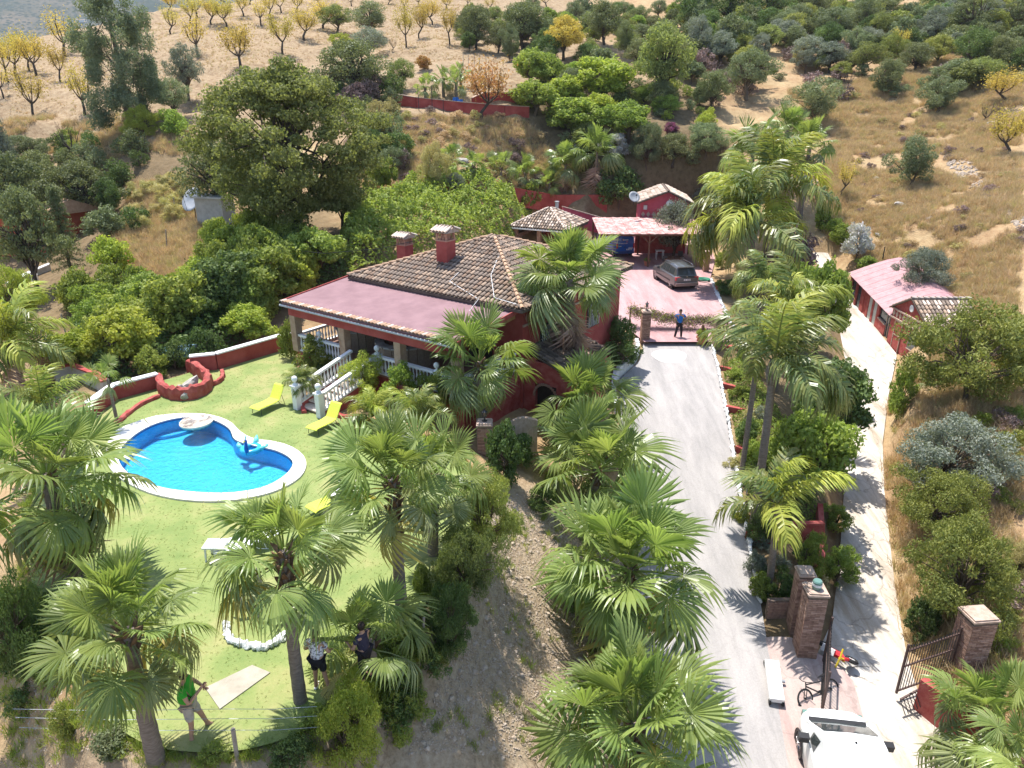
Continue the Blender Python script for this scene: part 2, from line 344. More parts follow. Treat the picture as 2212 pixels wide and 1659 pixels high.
M_stone = mat('grey_rock', (.27,.25,.22), (.46,.43,.39), .9, 2.5, .6, bscale=8)
M_conc = mat('concrete', (.36,.335,.30), (.47,.44,.40), .9, 2.5, .2, bscale=20)
M_slab = mat('lawn_slab', (.30,.27,.215), (.42,.38,.31), .9, 1.8, .1, bscale=30)
M_wicker = mat('bar_stucco_brown', (.24,.17,.12), (.33,.25,.18), .85, 12, .3)
M_dark = mat('dark_recess', (.03,.02,.02), (.05,.035,.03), .9, 3)  # near-black that stands in for shade in openings; doors share it
M_lime = mat('lime_sling_fabric', (.55,.62,.06), (.62,.69,.10), .75, 20)
M_skin = mat('skin', (.42,.23,.15), (.50,.29,.20), .6, 5)
M_hair = mat('dark_hair', (.03,.02,.015), rough=.7)
M_bluecar = mat('blue_car_paint', (.015,.10,.42), rough=.3, coat=.8)
M_grey = mat('grey_car_paint', (.10,.10,.10), rough=.35, metal=.4, coat=.7)
M_whitecar = mat('white_car_paint', (.80,.81,.80), rough=.35, coat=.5)
M_redlight = mat('red_tail_lamp', (.5,.02,.03), rough=.2, coat=.6)
M_plate = mat('number_plate_white', (.75,.75,.72), rough=.5)
M_text = mat('dark_print', (.03,.03,.04), rough=.6)
M_wtext = mat('white_print', (.8,.8,.8), rough=.6)
def M_flat(name, c, rough=.6): return mat(name, c, tuple(min(1, a*1.18+.004) for a in c), rough, 6)
# ================================================================ the setting
pool_out = smooth_poly([at_h(x, y, .95)[:2] for x, y in [(228,975),(243,938),(283,910),(338,898),(400,893),(455,896),(497,911),(520,933),(550,948),(592,953),
    (632,966),(656,985),(662,1005),(650,1030),(612,1054),(560,1071),(500,1081),(440,1083),(370,1076),(310,1060),(258,1032),(234,1005)]], 4)
pool_in = smooth_poly([at_h(x, y, .95)[:2] for x, y in [(256,992),(263,967),(292,939),(329,918),(374,905),(415,901),(455,905),(494,925),(508,950),(550,963),(595,973),
    (626,989),(632,1006),(610,1031),(563,1054),(485,1065),(391,1060),(329,1047),(276,1021)]], 4)
_m = inpoly(pool_in, GX, GY) | (pdist(pool_in, GX, GY) < .45); GZ[_m] = -1.2

def field_mesh(name, xs, ys, Z, material):
    X, Y = np.meshgrid(xs, ys); V = np.c_[X.ravel(), Y.ravel(), Z.ravel()]; nx, ny = len(xs), len(ys)
    i = np.arange(nx-1)[None, :]+np.arange(ny-1)[:, None]*nx
    F = np.stack([i, i+1, i+1+nx, i+nx], -1).reshape(-1, 4)
    return np_mesh(name, V, F, material, True)

def ground_material():
    m, t, b = newmat('dry_ground'); N = t.nodes.new; Lk = t.links.new
    b.inputs['Roughness'].default_value = .95; b.inputs['Specular IOR Level'].default_value = .1
    tc = N('ShaderNodeTexCoord'); at = N('ShaderNodeAttribute'); at.attribute_name = 'zone'; sp = N('ShaderNodeSeparateColor'); Lk(at.outputs['Color'], sp.inputs[0])
    def noise(s, d=5, r=.6):
        n = N('ShaderNodeTexNoise'); n.inputs['Scale'].default_value = s; n.inputs['Detail'].default_value = d; n.inputs['Roughness'].default_value = r; Lk(tc.outputs['Object'], n.inputs[0]); return n.outputs[0]
    def ramp(f, stops):
        r = N('ShaderNodeValToRGB'); e = r.color_ramp.elements
        while len(e) < len(stops): e.new(.5)
        for q, (p, c) in zip(e, stops): q.position = p; q.color = (*[a*.9 for a in c], 1)
        Lk(f, r.inputs[0]); return r.outputs[0]
    def mix(f, a, c):
        x = N('ShaderNodeMix'); x.data_type = 'RGBA'; Lk(f, x.inputs[0]); Lk(a, x.inputs[6]); Lk(c, x.inputs[7]); return x.outputs[2]
    straw = ramp(noise(1.6, 9, .78), [(.30, (.20,.13,.07)), (.44, (.37,.255,.14)), (.56, (.47,.345,.195)), (.70, (.55,.43,.26))])
    patch = ramp(noise(.22, 4), [(.42, (.30,.17,.09)), (.6, (.42,.31,.17))])
    x = N('ShaderNodeMix'); x.data_type = 'RGBA'; x.blend_type = 'MIX'; x.inputs[0].default_value = .42; Lk(straw, x.inputs[6]); Lk(patch, x.inputs[7]); col = x.outputs[2]
    orch = ramp(noise(1.5, 10, .8), [(.34, (.17,.11,.06)), (.45, (.29,.205,.125)), (.56, (.375,.28,.175)), (.70, (.46,.365,.25))])
    grav = ramp(noise(4.5, 8, .75), [(.30, (.20,.145,.09)), (.47, (.36,.275,.185)), (.60, (.45,.36,.255)), (.74, (.54,.455,.345))])
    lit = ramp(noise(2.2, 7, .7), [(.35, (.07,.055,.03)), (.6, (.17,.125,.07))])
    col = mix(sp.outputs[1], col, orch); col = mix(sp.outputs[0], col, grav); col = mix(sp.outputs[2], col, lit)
    Lk(col, b.inputs['Base Color'])
    bp = N('ShaderNodeBump'); bp.inputs['Strength'].default_value = .6; bp.inputs['Distance'].default_value = .1
    vor = N('ShaderNodeTexVoronoi'); vor.inputs['Scale'].default_value = 7; Lk(tc.outputs['Object'], vor.inputs[0])
    ad = N('ShaderNodeMath'); ad.operation = 'MULTIPLY_ADD'; ad.inputs[1].default_value = .4; Lk(vor.outputs[0], ad.inputs[0]); Lk(noise(5, 8, .75), ad.inputs[2])
    Lk(ad.outputs[0], bp.inputs['Height']); Lk(bp.outputs[0], b.inputs['Normal'])
    return m
tme = field_mesh('ground', gx, gy, GZ, ground_material())
def soft(poly, s=1.5):
    d = pdist(poly, GX, GY); d = np.where(inpoly(poly, GX, GY), -d, d) + fbm(GX*.5, GY*.5)*2
    return np.clip(.5-d/s, 0, 1)
strip_zone = [gp(x, y)[:2] for x, y in [(1060,1060),(1150,1010),(1240,1000),(1330,1150),(1450,1400),(1520,1650)]] + [np.array(p) for p in [(4,4),(-16,3),(-15,8)]] + [gp(x, y)[:2] for x, y in [(60,1650),(250,1640),(700,1600),(900,1420),(960,1250)]]
zR = soft(strip_zone)
zG = np.clip((GY-66+fbm(GX*.1, GY*.1)*10)/6, 0, 1)*np.clip((22-GX)/14, 0, 1)
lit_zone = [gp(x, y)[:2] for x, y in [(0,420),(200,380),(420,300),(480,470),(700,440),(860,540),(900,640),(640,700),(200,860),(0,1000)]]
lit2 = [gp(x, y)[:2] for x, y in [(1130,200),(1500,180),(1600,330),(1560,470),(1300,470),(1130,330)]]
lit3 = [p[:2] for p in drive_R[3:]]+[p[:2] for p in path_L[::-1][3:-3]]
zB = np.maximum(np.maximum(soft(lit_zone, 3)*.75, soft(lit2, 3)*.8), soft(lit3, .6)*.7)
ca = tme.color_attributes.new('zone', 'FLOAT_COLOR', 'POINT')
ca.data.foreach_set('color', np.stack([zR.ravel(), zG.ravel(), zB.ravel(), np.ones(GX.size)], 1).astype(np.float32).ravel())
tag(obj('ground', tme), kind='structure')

def sheet(name, outer, z, material, hole=None, kind='structure', parent=None):
    bm = bmesh.new(); edges = []
    for loop in ([outer] + ([hole] if hole is not None else [])):
        vs = [bm.verts.new((float(p[0]), float(p[1]), z)) for p in loop]
        edges += [bm.edges.new((vs[i], vs[(i+1) % len(vs)])) for i in range(len(vs))]
    bmesh.ops.triangle_fill(bm, edges=edges, use_beauty=True, use_dissolve=False)
    for f in bm.faces:
        if f.normal.z < 0: f.normal_flip()
    me = bpy.data.meshes.new(name); bm.to_mesh(me); bm.free(); me.materials.append(material)
    o = obj(name, me, parent)
    return tag(o, kind=kind) if kind else o
def lawn_material():
    m, t, b = newmat('lawn_grass'); N = t.nodes.new; Lk = t.links.new
    b.inputs['Roughness'].default_value = .8; b.inputs['Specular IOR Level'].default_value = .2
    tc = N('ShaderNodeTexCoord')
    def noise(s, d=5, r=.65):
        n = N('ShaderNodeTexNoise'); n.inputs['Scale'].default_value = s; n.inputs['Detail'].default_value = d; n.inputs['Roughness'].default_value = r; Lk(tc.outputs['Object'], n.inputs[0]); return n.outputs[0]
    r1 = N('ShaderNodeValToRGB'); e = r1.color_ramp.elements; e[0].position = .34; e[0].color = (.165,.225,.07,1); e[1].position = .66; e[1].color = (.30,.295,.125,1)
    e2 = e.new(.5); e2.color = (.22,.265,.09,1); Lk(noise(.75, 6), r1.inputs[0])
    r2 = N('ShaderNodeValToRGB'); r2.color_ramp.elements[0].position = .3; r2.color_ramp.elements[0].color = (.84,.86,.8,1); r2.color_ramp.elements[1].position = .7; r2.color_ramp.elements[1].color = (1.1,1.08,1.08,1); Lk(noise(26, 6, .8), r2.inputs[0])
    x = N('ShaderNodeMix'); x.data_type = 'RGBA'; x.blend_type = 'MULTIPLY'; x.inputs[0].default_value = 1; Lk(r1.outputs[0], x.inputs[6]); Lk(r2.outputs[0], x.inputs[7]); Lk(x.outputs[2], b.inputs['Base Color'])
    bp = N('ShaderNodeBump'); bp.inputs['Strength'].default_value = .3; bp.inputs['Distance'].default_value = .02; Lk(noise(60, 5, .8), bp.inputs['Height']); Lk(bp.outputs[0], b.inputs['Normal'])
    return m
sheet('lawn', lawn_poly, LAWN_H, lawn_material(), hole=smooth_poly([(np.array(p)+(np.array(p)-np.mean(pool_in, 0))*.02) for p in pool_in[::2]], 1))

def strip(name, L, Rr, zf, y0, y1, material, crown=.03, th=.0, dy=.4):
    ys = np.arange(y0, y1+.01, dy); V = []; F = []; nx = 9
    for y in ys:
        a, c = lerp_edge(L, y), lerp_edge(Rr, y)
        for j in range(nx):
            t = j/(nx-1); V.append((a+(c-a)*t, y, float(zf(y))+crown*(1-(2*t-1)**2)+th))
    for i in range(len(ys)-1):
        for j in range(nx-1): q = i*nx+j; F.append((q, q+1, q+nx+1, q+nx))
    return tag(obj(name, np_mesh(name, V, F, material, True)), kind='structure')
def road_material(name, ca_, cb_, groove=0., cracks=0., speck=.0):
    m, t, b = newmat(name); N = t.nodes.new; Lk = t.links.new
    b.inputs['Roughness'].default_value = .85; b.inputs['Specular IOR Level'].default_value = .25
    tc = N('ShaderNodeTexCoord')
    def noise(s, d=6, r=.65, st=None):
        n = N('ShaderNodeTexNoise'); n.inputs['Scale'].default_value = s; n.inputs['Detail'].default_value = d; n.inputs['Roughness'].default_value = r
        if st:
            mp = N('ShaderNodeMapping'); mp.inputs['Scale'].default_value = st; Lk(tc.outputs['Object'], mp.inputs[0]); Lk(mp.outputs[0], n.inputs[0])
        else: Lk(tc.outputs['Object'], n.inputs[0])
        return n.outputs[0]
    r1 = N('ShaderNodeValToRGB'); e = r1.color_ramp.elements; e[0].position = .36; e[0].color = (*ca_, 1); e[1].position = .64; e[1].color = (*cb_, 1)
    Lk(noise(.7, 9, .7, (2.2, .3, 1)), r1.inputs[0]); col = r1.outputs[0]
    def mul(col, f, lo, hi):
        r = N('ShaderNodeMapRange'); r.inputs['To Min'].default_value = lo; r.inputs['To Max'].default_value = hi; r.inputs['From Min'].default_value = .3; r.inputs['From Max'].default_value = .7; Lk(f, r.inputs[0])
        x = N('ShaderNodeMix'); x.data_type = 'RGBA'; x.blend_type = 'MULTIPLY'; x.inputs[0].default_value = 1; Lk(col, x.inputs[6]); Lk(r.outputs[0], x.inputs[7]); return x.outputs[2]
    col = mul(col, noise(18, 6, .8), .86, 1.12)
    h = noise(30, 5, .8)
    if groove:
        wv = N('ShaderNodeTexWave'); wv.wave_type = 'BANDS'; wv.bands_direction = 'Y'; wv.inputs['Scale'].default_value = 1.35; wv.inputs['Distortion'].default_value = 2.2; wv.inputs['Detail'].default_value = 3; wv.inputs['Detail Scale'].default_value = .5
        Lk(tc.outputs['Object'], wv.inputs[0]); mr = N('ShaderNodeMapRange'); mr.inputs['From Min'].default_value = 0; mr.inputs['From Max'].default_value = .14; mr.inputs['To Min'].default_value = 1-groove; Lk(wv.outputs[1], mr.inputs[0])
        x = N('ShaderNodeMix'); x.data_type = 'RGBA'; x.blend_type = 'MULTIPLY'; x.inputs[0].default_value = 1; Lk(col, x.inputs[6]); Lk(mr.outputs[0], x.inputs[7]); col = x.outputs[2]
    if cracks:
        nn = N('ShaderNodeTexNoise'); nn.inputs['Scale'].default_value = 1.2; nn.inputs['Detail'].default_value = 5; Lk(tc.outputs['Object'], nn.inputs[0])
        mm = N('ShaderNodeMix'); mm.data_type = 'RGBA'; mm.blend_type = 'ADD'; mm.inputs[0].default_value = 1.1; Lk(tc.outputs['Object'], mm.inputs[6]); Lk(nn.outputs['Color'], mm.inputs[7])
        vo = N('ShaderNodeTexVoronoi'); vo.feature = 'DISTANCE_TO_EDGE'; vo.inputs['Scale'].default_value = .45; Lk(mm.outputs[2], vo.inputs[0])
        mr = N('ShaderNodeMapRange'); mr.inputs['From Max'].default_value = .018; mr.inputs['To Min'].default_value = 1-cracks; Lk(vo.outputs[0], mr.inputs[0])
        x = N('ShaderNodeMix'); x.data_type = 'RGBA'; x.blend_type = 'MULTIPLY'; x.inputs[0].default_value = 1; Lk(col, x.inputs[6]); Lk(mr.outputs[0], x.inputs[7]); col = x.outputs[2]
    Lk(col, b.inputs['Base Color'])
    bp = N('ShaderNodeBump'); bp.inputs['Strength'].default_value = .4; bp.inputs['Distance'].default_value = .02; Lk(h, bp.inputs['Height']); Lk(bp.outputs[0], b.inputs['Normal'])
    return m
M_drive = road_material('driveway_concrete', (.285,.27,.262), (.395,.37,.355), groove=.0, cracks=.07)
M_path = road_material('path_concrete', (.36,.30,.23), (.60,.56,.51), cracks=.3)
M_apron = road_material('pink_apron_concrete', (.36,.25,.23), (.46,.38,.34), cracks=.2)
M_court = road_material('courtyard_pink_paint', (.36,.20,.20), (.46,.31,.305), groove=.0, cracks=.12)
strip('driveway', drive_L, drive_R, drive_z, -2, 38.4, M_drive)
strip('path', path_L, path_R, path_z, 2, 66, M_path, crown=.04)
ap_L = [(x, y) for x, y in drive_R if y < 21]; ap_R = [(8.6,-6), (9.2, 8), (10.2, 14), (10.75, 17.4), (9.6, 18.6), (8.8, 19.2)]
strip('pink_apron', [(x-.1, y) for x, y in drive_R], ap_R, lambda y: np.maximum(drive_z(y), path_z(y) if y < 13 else drive_z(y))-.01, -2, 19.0, M_apron, crown=.05)
sheet('courtyard', court_poly, COURT_H, M_court)
M_cpatch = mat('fresh_concrete_patch', (.52,.51,.48), (.58,.57,.54), .8, 3)
pc_ = at_h(1446, 768, -.2); b = MB(); n_ = 22; V = [(pc_[0]+.95*math.cos(a)*(1+.08*math.sin(3*a)), pc_[1]+.75*math.sin(a)) for a in np.linspace(0, 2*math.pi, n_, endpoint=False)]
b.add([(x, y, float(drive_z(y))+.036) for x, y in V], [tuple(range(n_))]); tag(b.build('concrete_patch', M_cpatch), kind='structure')

# pool ----------------------------------------------------------
pool = thing('swimming_pool', 'kidney shaped swimming pool with white coping set in the lawn', 'swimming pool', (0, 0, 0))
def ring(name, A, B, z0, z1, m, parent, cuts=1):
    b = MB(); n = len(A)
    for i in range(n):
        j = (i+1) % n; a0, a1, b0, b1 = A[i], A[j], B[i], B[j]
        b.add([(*a0, z1), (*a1, z1), (*b1, z1), (*b0, z1), (*a0, z0), (*a1, z0), (*b1, z0), (*b0, z0)], [(0,1,2,3), (4,5,1,0), (3,2,6,7)])
    return b.build(name, m, parent)
def resample(P, n):
    P = np.array(P); Q = np.r_[P, P[:1]]; d = np.r_[0, np.cumsum(np.hypot(*np.diff(Q, axis=0).T))]
    t = np.linspace(0, d[-1], n, endpoint=False); return np.c_[np.interp(t, d, Q[:, 0]), np.interp(t, d, Q[:, 1])]
def offset(P, d):
    P = np.array(P); nxt = np.roll(P, -1, 0); prv = np.roll(P, 1, 0); t = nxt-prv; n = np.c_[t[:, 1], -t[:, 0]]; n /= np.linalg.norm(n, axis=1)[:, None]+1e-9
    a = (P[:, 0]*nxt[:, 1]-nxt[:, 0]*P[:, 1]).sum(); return P + n*d*(1 if a > 0 else -1)
pin = resample(pool_in, 96); ncop = 48
def coping_outer(p):
    q = np.array(pool_out); return q[np.argmin(((q-p)**2).sum(1))]
pou = np.array([coping_outer(p) for p in pin]); pou = np.array([(pou[i-1]+pou[i]*2+pou[(i+1) % 96])/4 for i in range(96)])
M_coping = mat('coping_stone', (.66,.62,.56), (.78,.74,.68), .8, 3, .1)
for k in range(ncop):                                     # each coping stone
    b = MB(); i0, i1, i2 = 2*k, 2*k+1, (2*k+2) % 96
    def L(a, c, t): return a*(1-t)+c*t
    A = [L(pin[i0], pin[i1], .05), pin[i1], L(pin[i2], pin[i1], .05)]; B = [L(pou[i0], pou[i1], .05), pou[i1], L(pou[i2], pou[i1], .05)]
    b.prism([tuple(p) for p in A]+[tuple(p) for p in B[::-1]], .84, .965); b.build('coping_stone', M_coping, pool)
b = MB(); n = 96
for z0, z1 in ((.70, .945), (-.55, .70)):
    pass
M_mosaic, t_, bb_ = newmat('pool_mosaic')
ch = t_.nodes.new('ShaderNodeTexVoronoi'); ch.inputs['Scale'].default_value = 14; tc_ = t_.nodes.new('ShaderNodeTexCoord'); t_.links.new(tc_.outputs['Object'], ch.inputs[0])
rr = t_.nodes.new('ShaderNodeValToRGB'); rr.color_ramp.elements[0].color = (.03,.40,.74,1); rr.color_ramp.elements[1].color = (.06,.54,.86,1); t_.links.new(ch.outputs['Color'], rr.inputs[0]); t_.links.new(rr.outputs[0], bb_.inputs['Base Color']); bb_.inputs['Roughness'].default_value = .4
inn = offset(pin, -.02)
for i in range(96):
    j = (i+1) % 96; b.add([(*inn[i], .3), (*inn[j], .3), (*inn[j], .90), (*inn[i], .90)], [(3, 2, 1, 0)])
b.add([(*p, .3) for p in inn], [tuple(range(96))]); b.build('basin', M_mosaic, pool)
M_band = M_flat('waterline_tile_navy', (.02,.10,.32), .3)
b = MB(); bn = offset(pin, -.035)
for i in range(96):
    if True:
        j = i+1; b.add([(*bn[i], .872), (*bn[j % 96], .872), (*bn[j % 96], .93), (*bn[i], .93)], [(3, 2, 1, 0)])
tag(b.build('waterline_tiles', M_band, pool), kind='stuff')
# pool steps, far left corner
for k in range(4):
    b = MB(); c0 = at_h(345, 895, .9)[:2]; rr_ = .55+.33*k; pts = []
    for a in np.linspace(R(-112), R(-5), 14): pts.append((c0[0]+rr_*1.25*math.cos(a), c0[1]+rr_*math.sin(a)))
    pts = [tuple(p) for p in pts if True]; poly = [tuple(c0)]+pts
    b.prism(poly, -.3, .70-.13*k); 
    b.build('pool_step', M_mosaic, pool)
def water_material():
    m, t, b = newmat('pool_water'); N = t.nodes.new; Lk = t.links.new
    t.nodes.remove(b); tr = N('ShaderNodeBsdfTransparent'); tr.inputs[0].default_value = (.80,.97,1.0,1); gl = N('ShaderNodeBsdfGlossy'); gl.inputs['Roughness'].default_value = .04
    tc = N('ShaderNodeTexCoord'); n = N('ShaderNodeTexNoise'); n.inputs['Scale'].default_value = 4.5; n.inputs['Detail'].default_value = 5; n.inputs['Roughness'].default_value = .65; Lk(tc.outputs['Object'], n.inputs[0])
    bp = N('ShaderNodeBump'); bp.inputs['Strength'].default_value = 1.; bp.inputs['Distance'].default_value = .11; Lk(n.outputs[0], bp.inputs['Height']); Lk(bp.outputs[0], gl.inputs['Normal'])
    fr = N('ShaderNodeFresnel'); fr.inputs[0].default_value = 1.33; Lk(bp.outputs[0], fr.inputs['Normal'])
    mx = N('ShaderNodeMixShader'); Lk(fr.outputs[0], mx.inputs[0]); Lk(tr.outputs[0], mx.inputs[1]); Lk(gl.outputs[0], mx.inputs[2]); Lk(mx.outputs[0], t.nodes['Material Output'].inputs[0])
    return m
sheet('pool_water', pin, .865, water_material())

# distant hillside across the valley ---------------------------------
def far_material():
    m, t, b = newmat('distant_olive_hillside'); N = t.nodes.new; Lk = t.links.new; b.inputs['Roughness'].default_value = .95; b.inputs['Specular IOR Level'].default_value = .05
    tc = N('ShaderNodeTexCoord')
    vo = N('ShaderNodeTexVoronoi'); vo.inputs['Scale'].default_value = .085; vo.inputs['Randomness'].default_value = .8; Lk(tc.outputs['Object'], vo.inputs[0])
    n = N('ShaderNodeTexNoise'); n.inputs['Scale'].default_value = .006; n.inputs['Detail'].default_value = 8; n.inputs['Roughness'].default_value = .7; Lk(tc.outputs['Object'], n.inputs[0])
    r = N('ShaderNodeValToRGB'); e = r.color_ramp.elements; e[0].position = .42; e[0].color = (.03,.045,.025,1); e[1].position = .72; e[1].color = (.20,.15,.10,1); Lk(n.outputs[0], r.inputs[0])
    r2 = N('ShaderNodeMapRange'); r2.inputs['From Min'].default_value = .35; r2.inputs['From Max'].default_value = .5; Lk(vo.outputs[0], r2.inputs[0])
    x = N('ShaderNodeMix'); x.data_type = 'RGBA'; Lk(r2.outputs[0], x.inputs[0]); x.inputs[6].default_value = (.022,.035,.02,1); Lk(r.outputs[0], x.inputs[7]); Lk(x.outputs[2], b.inputs['Base Color']); return m
fx_ = np.arange(-3600, 2001, 50.); fy_ = np.arange(500, 2650, 50.); FX, FY = np.meshgrid(fx_, fy_)
FZ = np.interp(FY, [500, 900, 1600, 2400, 3700], [-160, -60, 62, 300, 720]) + fbm(FX*.0013, FY*.0013)*170 + fbm(FX*.008, FY*.008)*26
tag(obj('distant_hillside', field_mesh('distant_hillside', fx_, fy_, FZ, far_material())), kind='structure')
def far_at(px, py):
    v = (py-CY)/FPX; zs = np.arange(500, 3600, 10.); X = (px-CX)/FPX*zs; Y = zs*(CP-v*SP); H = CAMH-zs*kk(py)
    i = np.clip(((X+3600)/50).astype(int), 0, len(fx_)-1); j = np.clip(((Y-500)/50).astype(int), 0, len(fy_)-1); g = FZ[j, i]; h = np.nonzero(H < g)[0]
    q = h[0] if len(h) else -1; return np.array([X[q], Y[q], g[q]])
M_farwhite = mat('far_whitewash', (.6,.6,.58), rough=.9)
for k, (px, py, wd, dp, ht, lab) in enumerate([(128,62,14,10,7,'white farmhouse far across the valley, left one of the pair'), (176,60,34,14,7,'long white farm building far across the valley, right one of the pair')]):
    p = far_at(px, py); bt = thing('distant_farmhouse', lab, 'building', (p[0], p[1], p[2]-2), R(8*k))
    MB().box((0, 0, ht/2), (wd, dp, ht)).build('wall', M_farwhite, bt)
    MB().add([(-wd/2-.5, -dp/2-.5, ht), (wd/2+.5, -dp/2-.5, ht), (wd/2+.5, dp/2+.5, ht), (-wd/2-.5, dp/2+.5, ht), (-wd/2+3, 0, ht+2.6), (wd/2-3, 0, ht+2.6)], [(0,1,5,4), (1,2,5), (2,3,4,5), (3,0,4)]).build('roof', M_tile, bt)
    for q in range(3): MB().box((-wd/3+q*wd/3, -dp/2-.05, ht*.5), (1.6, .2, 1.8)).build('window', M_glass, bt)

# the air of the valley, which turns the far hillside blue
hz, ht_, hb_ = newmat('valley_haze'); ht_.nodes.remove(hb_); hv = ht_.nodes.new('ShaderNodeVolumePrincipled'); hv.inputs['Color'].default_value = (.80,.88,1,1); hv.inputs['Density'].default_value = .0001; hv.inputs['Anisotropy'].default_value = .1
ht_.links.new(hv.outputs[0], ht_.nodes['Material Output'].inputs['Volume']); z1_ = float(FZ.max())+8; z0_ = min(float(FZ.min()), -40)-6
tag(MB().box((-800, 1270, (z0_+z1_)/2), (5900, 2900, z1_-z0_)).build('haze', hz), kind='stuff')
# ================================================================ vegetation builders
def leaf_faces(C, Nrm, L, W, rg, droop=0.0):
    """diamond leaves: centres C, outward directions Nrm, length L, width W (arrays)"""
    n = len(C); a = rg.normal(size=(n, 3)); nn = Nrm + rg.normal(size=(n, 3))*.75; nn /= np.linalg.norm(nn, axis=1)[:, None]+1e-9
    d = np.cross(nn, a); d /= np.linalg.norm(d, axis=1)[:, None]+1e-9; d[:, 2] -= droop; d /= np.linalg.norm(d, axis=1)[:, None]+1e-9
    s = np.cross(nn, d); s /= np.linalg.norm(s, axis=1)[:, None]+1e-9
    L = np.broadcast_to(L, (n,))[:, None]; W = np.broadcast_to(W, (n,))[:, None]
    V = np.stack([C-d*L/2, C+s*W/2+nn*W*.15, C+d*L/2, C-s*W/2+nn*W*.15], 1).reshape(-1, 3)
    return V, np.arange(4*n).reshape(-1, 4)
def blob_points(lobes, n, rg, shell=.55, flat=.0):
    """points near the surfaces of ellipsoidal lobes (cx,cy,cz,rx,ry,rz)"""
    lobes = np.array(lobes, float); wgt = (lobes[:, 3]*lobes[:, 4]+lobes[:, 4]*lobes[:, 5]); wgt /= wgt.sum()
    k = rg.choice(len(lobes), n, p=wgt); d = rg.normal(size=(n, 3)); d /= np.linalg.norm(d, axis=1)[:, None]
    r = shell + (1.04-shell)*rg.random(n)**.6; q = lobes[k]
    bump = 1 + .38*np.sin(d[:, 0]*6+k)*np.sin(d[:, 1]*5+k*2)*np.cos(d[:, 2]*4+k) + rg.normal(size=n)*.07
    C = q[:, :3] + d*q[:, 3:]*(r*bump)[:, None]
    keep = C[:, 2] > q[:, 2]-q[:, 5]*.75
    return C[keep], d[keep]
def limb_mesh(name, trunk_pts, trunk_r, tips, m, rg, n=6, start=(.45, 1.)):
    b = MB(); b.tube(trunk_pts, trunk_r, n+1); T = [Vector(p) for p in trunk_pts]
    for tp, r0 in tips:
        i = rg.uniform(*start)*(len(T)-1); k = int(min(i, len(T)-2)); s = T[k].lerp(T[k+1], i-k); e = Vector(tp)
        mid = s.lerp(e, .5) + Vector((rg.normal()*.08, rg.normal()*.08, .10))*(e-s).length
        b.tube([s, s.lerp(mid, .55)+Vector((0, 0, .02)), mid, mid.lerp(e, .6), e], [r0, r0*.8, r0*.6, r0*.38, r0*.12], n-1, False)
    return b.mesh(name, m, True)
def crown_lobes(W, H0, H1, nl, rg, rad=.3, dome=True):
    out = []; c = (H0+H1)/2; hh = (H1-H0)/2; nl = int(nl*1.7); ph = rg.uniform(0, 6.28, 4)
    for i in range(nl):
        a = i*2.399+rg.uniform(-.5, .5); u = (i+.5)/nl; z = (1-1.8*u) if dome else rg.uniform(-1, 1)
        env = 1+.22*math.sin(2*a+ph[0])+.16*math.sin(3*a+ph[1])+.15*math.sin(4*z+ph[2]+a)
        rr = math.sqrt(max(0, 1-z*z))*.74*env*rg.uniform(.5, 1.08); r = rad*rg.uniform(.38, 1.12)*.82
        out.append((rr*W/2*math.cos(a), rr*W/2*math.sin(a), c+z*hh*.74*(1+.12*math.sin(3*a+ph[3])), r*W*.75, r*W*.75*rg.uniform(.75, 1.2), r*W*.5*min(1.3, hh*2/W+.35)))
    return out
VM = {}                                                    # species -> list of (trunk mesh or None, crown mesh, nominal width, nominal height)
def species(name, n, W, H, h0, nl, nleaf, L, Wd, leaf, bark, trunk_r=.16, rad=.3, shell=.55, seed=1, droop=0., limbs=True, core=0):
    VM[name] = []
    for k in range(n):
        rg = np.random.default_rng(seed*100+k); lb = crown_lobes(W, h0, H, nl, rg, rad)
        C, d = blob_points(lb, nleaf, rg, shell)
        V, F = leaf_faces(C, d, L*rg.uniform(.7, 1.25, len(C)), Wd*rg.uniform(.7, 1.2, len(C)), rg, droop)
        cm = np_mesh(name+'_crown', V, F, leaf); tm = None
        if limbs:
            ht = h0+(H-h0)*.35; bx, by = rg.normal()*.2, rg.normal()*.2
            tr = [(0, 0, -.5), (0, 0, .0), (bx*.5, by*.5, ht*.4), (bx, by, ht*.75), (bx*.8, by, ht)]
            tm = limb_mesh(name+'_trunk', tr, [trunk_r*1.4, trunk_r*1.15, trunk_r*.9, trunk_r*.75, trunk_r*.5], [((q[0]*.9, q[1]*.9, q[2]), trunk_r*.5) for q in lb], bark, rg)
        VM[name].append((tm, cm, W, H))
species('oak', 3, 6.5, 6.0, 1.2, 26, 11000, .20, .12, LM['oak'], M_bark_dark, .2, .21, seed=1)
species('holm', 3, 5.5, 4.8, .5, 24, 10000, .15, .10, LM['holm'], M_bark_dark, .16, .24, seed=2)
species('olive', 3, 4.5, 4.0, .7, 22, 9000, .17, .06, LM['olive'], M_bark, .14, .23, seed=3)
species('round', 2, 3.5, 3.3, .1, 14, 11000, .15, .05, LM['olive'], M_bark, .1, .30, shell=.7, seed=4)
species('bright', 3, 4.0, 3.6, .5, 18, 6500, .22, .13, LM['bright'], M_bark, .12, .24, seed=5, droop=.25)
species('bush', 4, 2.6, 1.9, -.1, 16, 4200, .16, .08, LM['dark'], M_bark, .05, .26, seed=6)
species('shrub', 4, 1.6, 1.1, -.1, 9, 1300, .13, .05, LM['scrub'], M_bark, .03, .28, seed=7)
species('tuft', 3, 1.2, .8, -.1, 7, 900, .26, .022, LM['strawgreen'], M_bark, .02, .28, shell=.3, seed=8, limbs=False)
species('acacia', 2, 6.0, 3.6, .1, 34, 22000, .15, .055, LM['acacia'], M_bark, .09, .19, seed=9)
